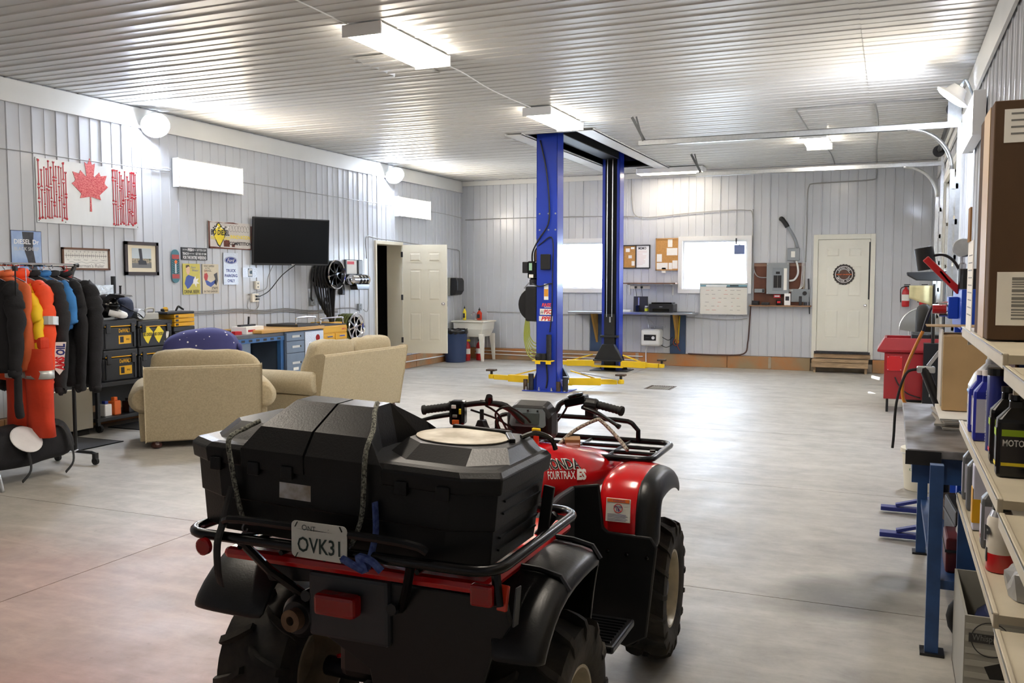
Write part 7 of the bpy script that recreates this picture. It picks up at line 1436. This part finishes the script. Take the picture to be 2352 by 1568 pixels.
oil_bottle('black oil bottle with red band on the upper shelf', .37,3.42,1.062,.26,.10,.06,'oil_black','oil_black','label_charcoal',0,'oil bottles on the upper shelf','LUBE',((.5,.58,'green_label'),(.16,.2,'red_print'))); oil_bottle('black oil bottle with green band nearest on the upper shelf', .37,3.20,1.062,.26,.105,.06,'oil_black','oil_black','label_charcoal',0,'oil bottles on the upper shelf','MOTOR',((.5,.58,'green_label'),(.14,.18,'yellow_print'))); oil_bottle('black oil bottle at the picture edge on the upper shelf', .44,3.08,1.062,.25,.10,.06,'oil_black','oil_black','label_charcoal')
jg = thing('coolant_jug', 'translucent white jug with blue band and handle at the back of upper shelf', 'jug', (.405,4.27,1.062), 0); m = MB(); m.loft([octo(-.085,.085,-.075,.075,0,(.02,.02),.02),octo(-.09,.09,-.08,.08,.02,(.02,.02),.02),octo(-.09,.09,-.08,.08,.17,(.02,.02),.02),octo(-.07,.07,-.06,.06,.22,(.02,.02),.02),octo(-.03,.03,-.03,.03,.265,(.01,.01),.01),octo(-.028,.028,-.028,.028,.285,(.01,.01),.01)]); m.build('jug', M('jug_white', (206,210,216), .4), jg, bevel=.01, smooth=False); MB().box(-.092,.092,-.082,.082,.13,.155).build('blue_band', M('band_blue', (64,130,200), .4), jg, bevel=.01); MB().tube(smooth_path([(.03,0,.27),(.085,0,.25),(.1,0,.2),(.09,0,.15)],5), .014, 8).build('handle', 'jug_white', jg, smooth=True); MB().lathe([(.025,.285),(.025,.31)], 14).build('cap', 'white_print', jg); MB().text('DIRECT POWER', .022, (-.0935,0,.08), (0,-1,0), (0,0,1), width=.12, bold=.01).build('lettering', 'black_print', jg)
bxs = thing('filter_carton', 'blue and brown boxed part stored above the oil bottles', 'carton', (.50,3.58,1.34), 0); MB().box(-.11,.13,-.16,.16,-.0,.10).build('box', M('box_navy', (24,50,110), .5), bxs, bevel=.003); MB().box(-.112,-.1,-.16,.16,0,.10).build('end_flap', M('box_brown', (110,66,44), .7), bxs); MB().box(-.1,.14,-.17,.17,-.277,-.0).build('carton_below', 'sign_black', bxs)
G2 = 'bottles on the middle shelf'
oil_bottle('grey oil bottle with red cap, farther of two on middle shelf', .345,4.32,.733,.26,.08,.05,'oil_grey',M('cap_red', (196,30,34), .4),'label_lilac',0,G2); oil_bottle('grey oil bottle with red cap, nearer of two on middle shelf', .35,4.12,.733,.26,.085,.055,'oil_grey','cap_red',None,0,G2)
t = thing('additive_bottle', 'tall yellow and white carton bottle on the middle shelf', 'bottle', (.355,3.80,.733), 0, G2); MB().box(-.05,.05,-.03,.03,0,.25).build('carton', 'label_lilac', t, bevel=.005); MB().box(-.052,-.05,-.03,.03,.03,.16).build('yellow_panel', 'chest_yellow', t); MB().box(-.05,.05,-.0315,-.03,.03,.12).build('panel', 'chest_yellow', t)
oil_bottle('grey gear oil bottle with black cap on the middle shelf', .36,3.56,.733,.25,.09,.06,'oil_grey','oil_black','label_lilac',0,G2,None,((.14,.2,'lens_red'),))
t = thing('brake_cleaner_can', 'white and red aerosol can with large P on the middle shelf', 'spray can', (.35,3.28,.733), 0, G2); MB().lathe([(.040,0),(.042,.004),(.042,.06)], 22).build('red_base', 'ext_red', t, auto=40); MB().lathe([(.0418,.06),(.0418,.165),(.036,.18)], 22, False).build('can', M('can_white', (206,198,184), .4), t, auto=40); MB().lathe([(.036,.18),(.03,.195),(.028,.2)], 20).build('shoulder', 'steel', t, auto=40); MB().lathe([(.027,.198),(.027,.235),(.02,.24)], 18).build('cap', 'oil_black', t); MB().text('P', .045, (-.040,-.019,.125), (.42,-.9,0), (0,0,1), bold=.05).build('lettering', 'black_print', t); MB().box(-.0425,-.039,-.016,.014,.03,.075).build('hazard_label', 'dark_steel', t)
t = thing('crumpled_bag', 'crumpled clear plastic bag at the edge of middle shelf', 'bag', (.42,3.02,.705), 0, G2); m = MB(); m.ell((0,0,.07),(.08,.07,.07),16,10,.9); m.v = [tuple(Vector(v)*(1+.25*noise.noise(Vector(v)*25))) for v in m.v]; m.build('film', M('clear_film', (176,176,178), .25, trans=.3), t, smooth=False); MB().ell((0,0,.15),(.03,.03,.03),10,6).build('knot', 'clear_film', t)
t = thing('blue_white_carton', 'blue and white carton at the lower right shelf edge', 'carton', (.42,2.62,.70), 0, G2); MB().box(-.07,.1,-.06,.06,0,.13).build('box', 'box_navy', t, bevel=.003); MB().box(-.0715,-.07,-.05,.04,.01,.075).build('label', 'paper', t)
# printed carton on the floor below
wc = thing('pump_carton', 'open printed grey carton with round logo on floor below the shelving', 'carton', (.48,4.05,0), 0); M('carton_grey', (150,148,140), .75, var=.06, scale=4); w_ = .19
o = MB(); o.box(-w_,w_,-.30,-.29,0,.41).box(-w_,w_,.29,.30,0,.41).box(-w_,-w_+.01,-.29,.29,0,.41).box(w_-.01,w_,-.29,.29,0,.41).box(-w_,w_,-.3,.3,0,.01); o.build('carton', 'carton_grey', wc)
for k in range(8): MB().box(-w_+.004,w_,-.3012,-.3,.03+k*.047,.052+k*.047).build('printed_stripe', M('stripe_pale', (168,166,158), .75), wc)
m = MB(); m.lathe([(.068,0),(.068,.001),(.064,.001),(.064,0)], 30, False, o=(-.10,-.301,.325), d=(0,-1,0)); m.build('logo_ring', 'sign_black', wc); MB().box(-.175,-.02,-.3028,-.3015,.31,.345).build('logo_band', 'sign_black', wc); MB().text('Whisper Flo', .025, (-.098,-.3032,.327), width=.13).build('lettering', 'grey_print', wc); m = MB(); m.prism([(-.06,.20),(.04,.24),(.09,.24),(.12,.20),(.11,.06),(.15,.03),(.15,.0),(.0,.0),(.03,.06),(.05,.10),(.04,.16),(-.04,.155)], -.3022, -.3012, 'y'); m.v = [(v[0]-.06,v[1],v[2]+.02) for v in m.v]; m.build('pump_picture', 'oil_black', wc)
m = MB(); m.ell((0,-.02,.29),(.14,.22,.08),14,8); m.build('contents', M('blue_rag', (36,46,90), .8, col2=(20,22,30), scale=12), wc)
hc = thing('bagged_hose', 'black rubber part in clear wrap behind the bench leg', 'part', (.40,4.62,.0)); MB().tube(arc((0,0,.10),.09,0,359,16,'y'), .035, 10, closed=True).build('ring', 'rubber', hc, smooth=True); MB().box(-.04,.04,-.02,.02,.14,.2).build('tag', 'clear_film', hc)
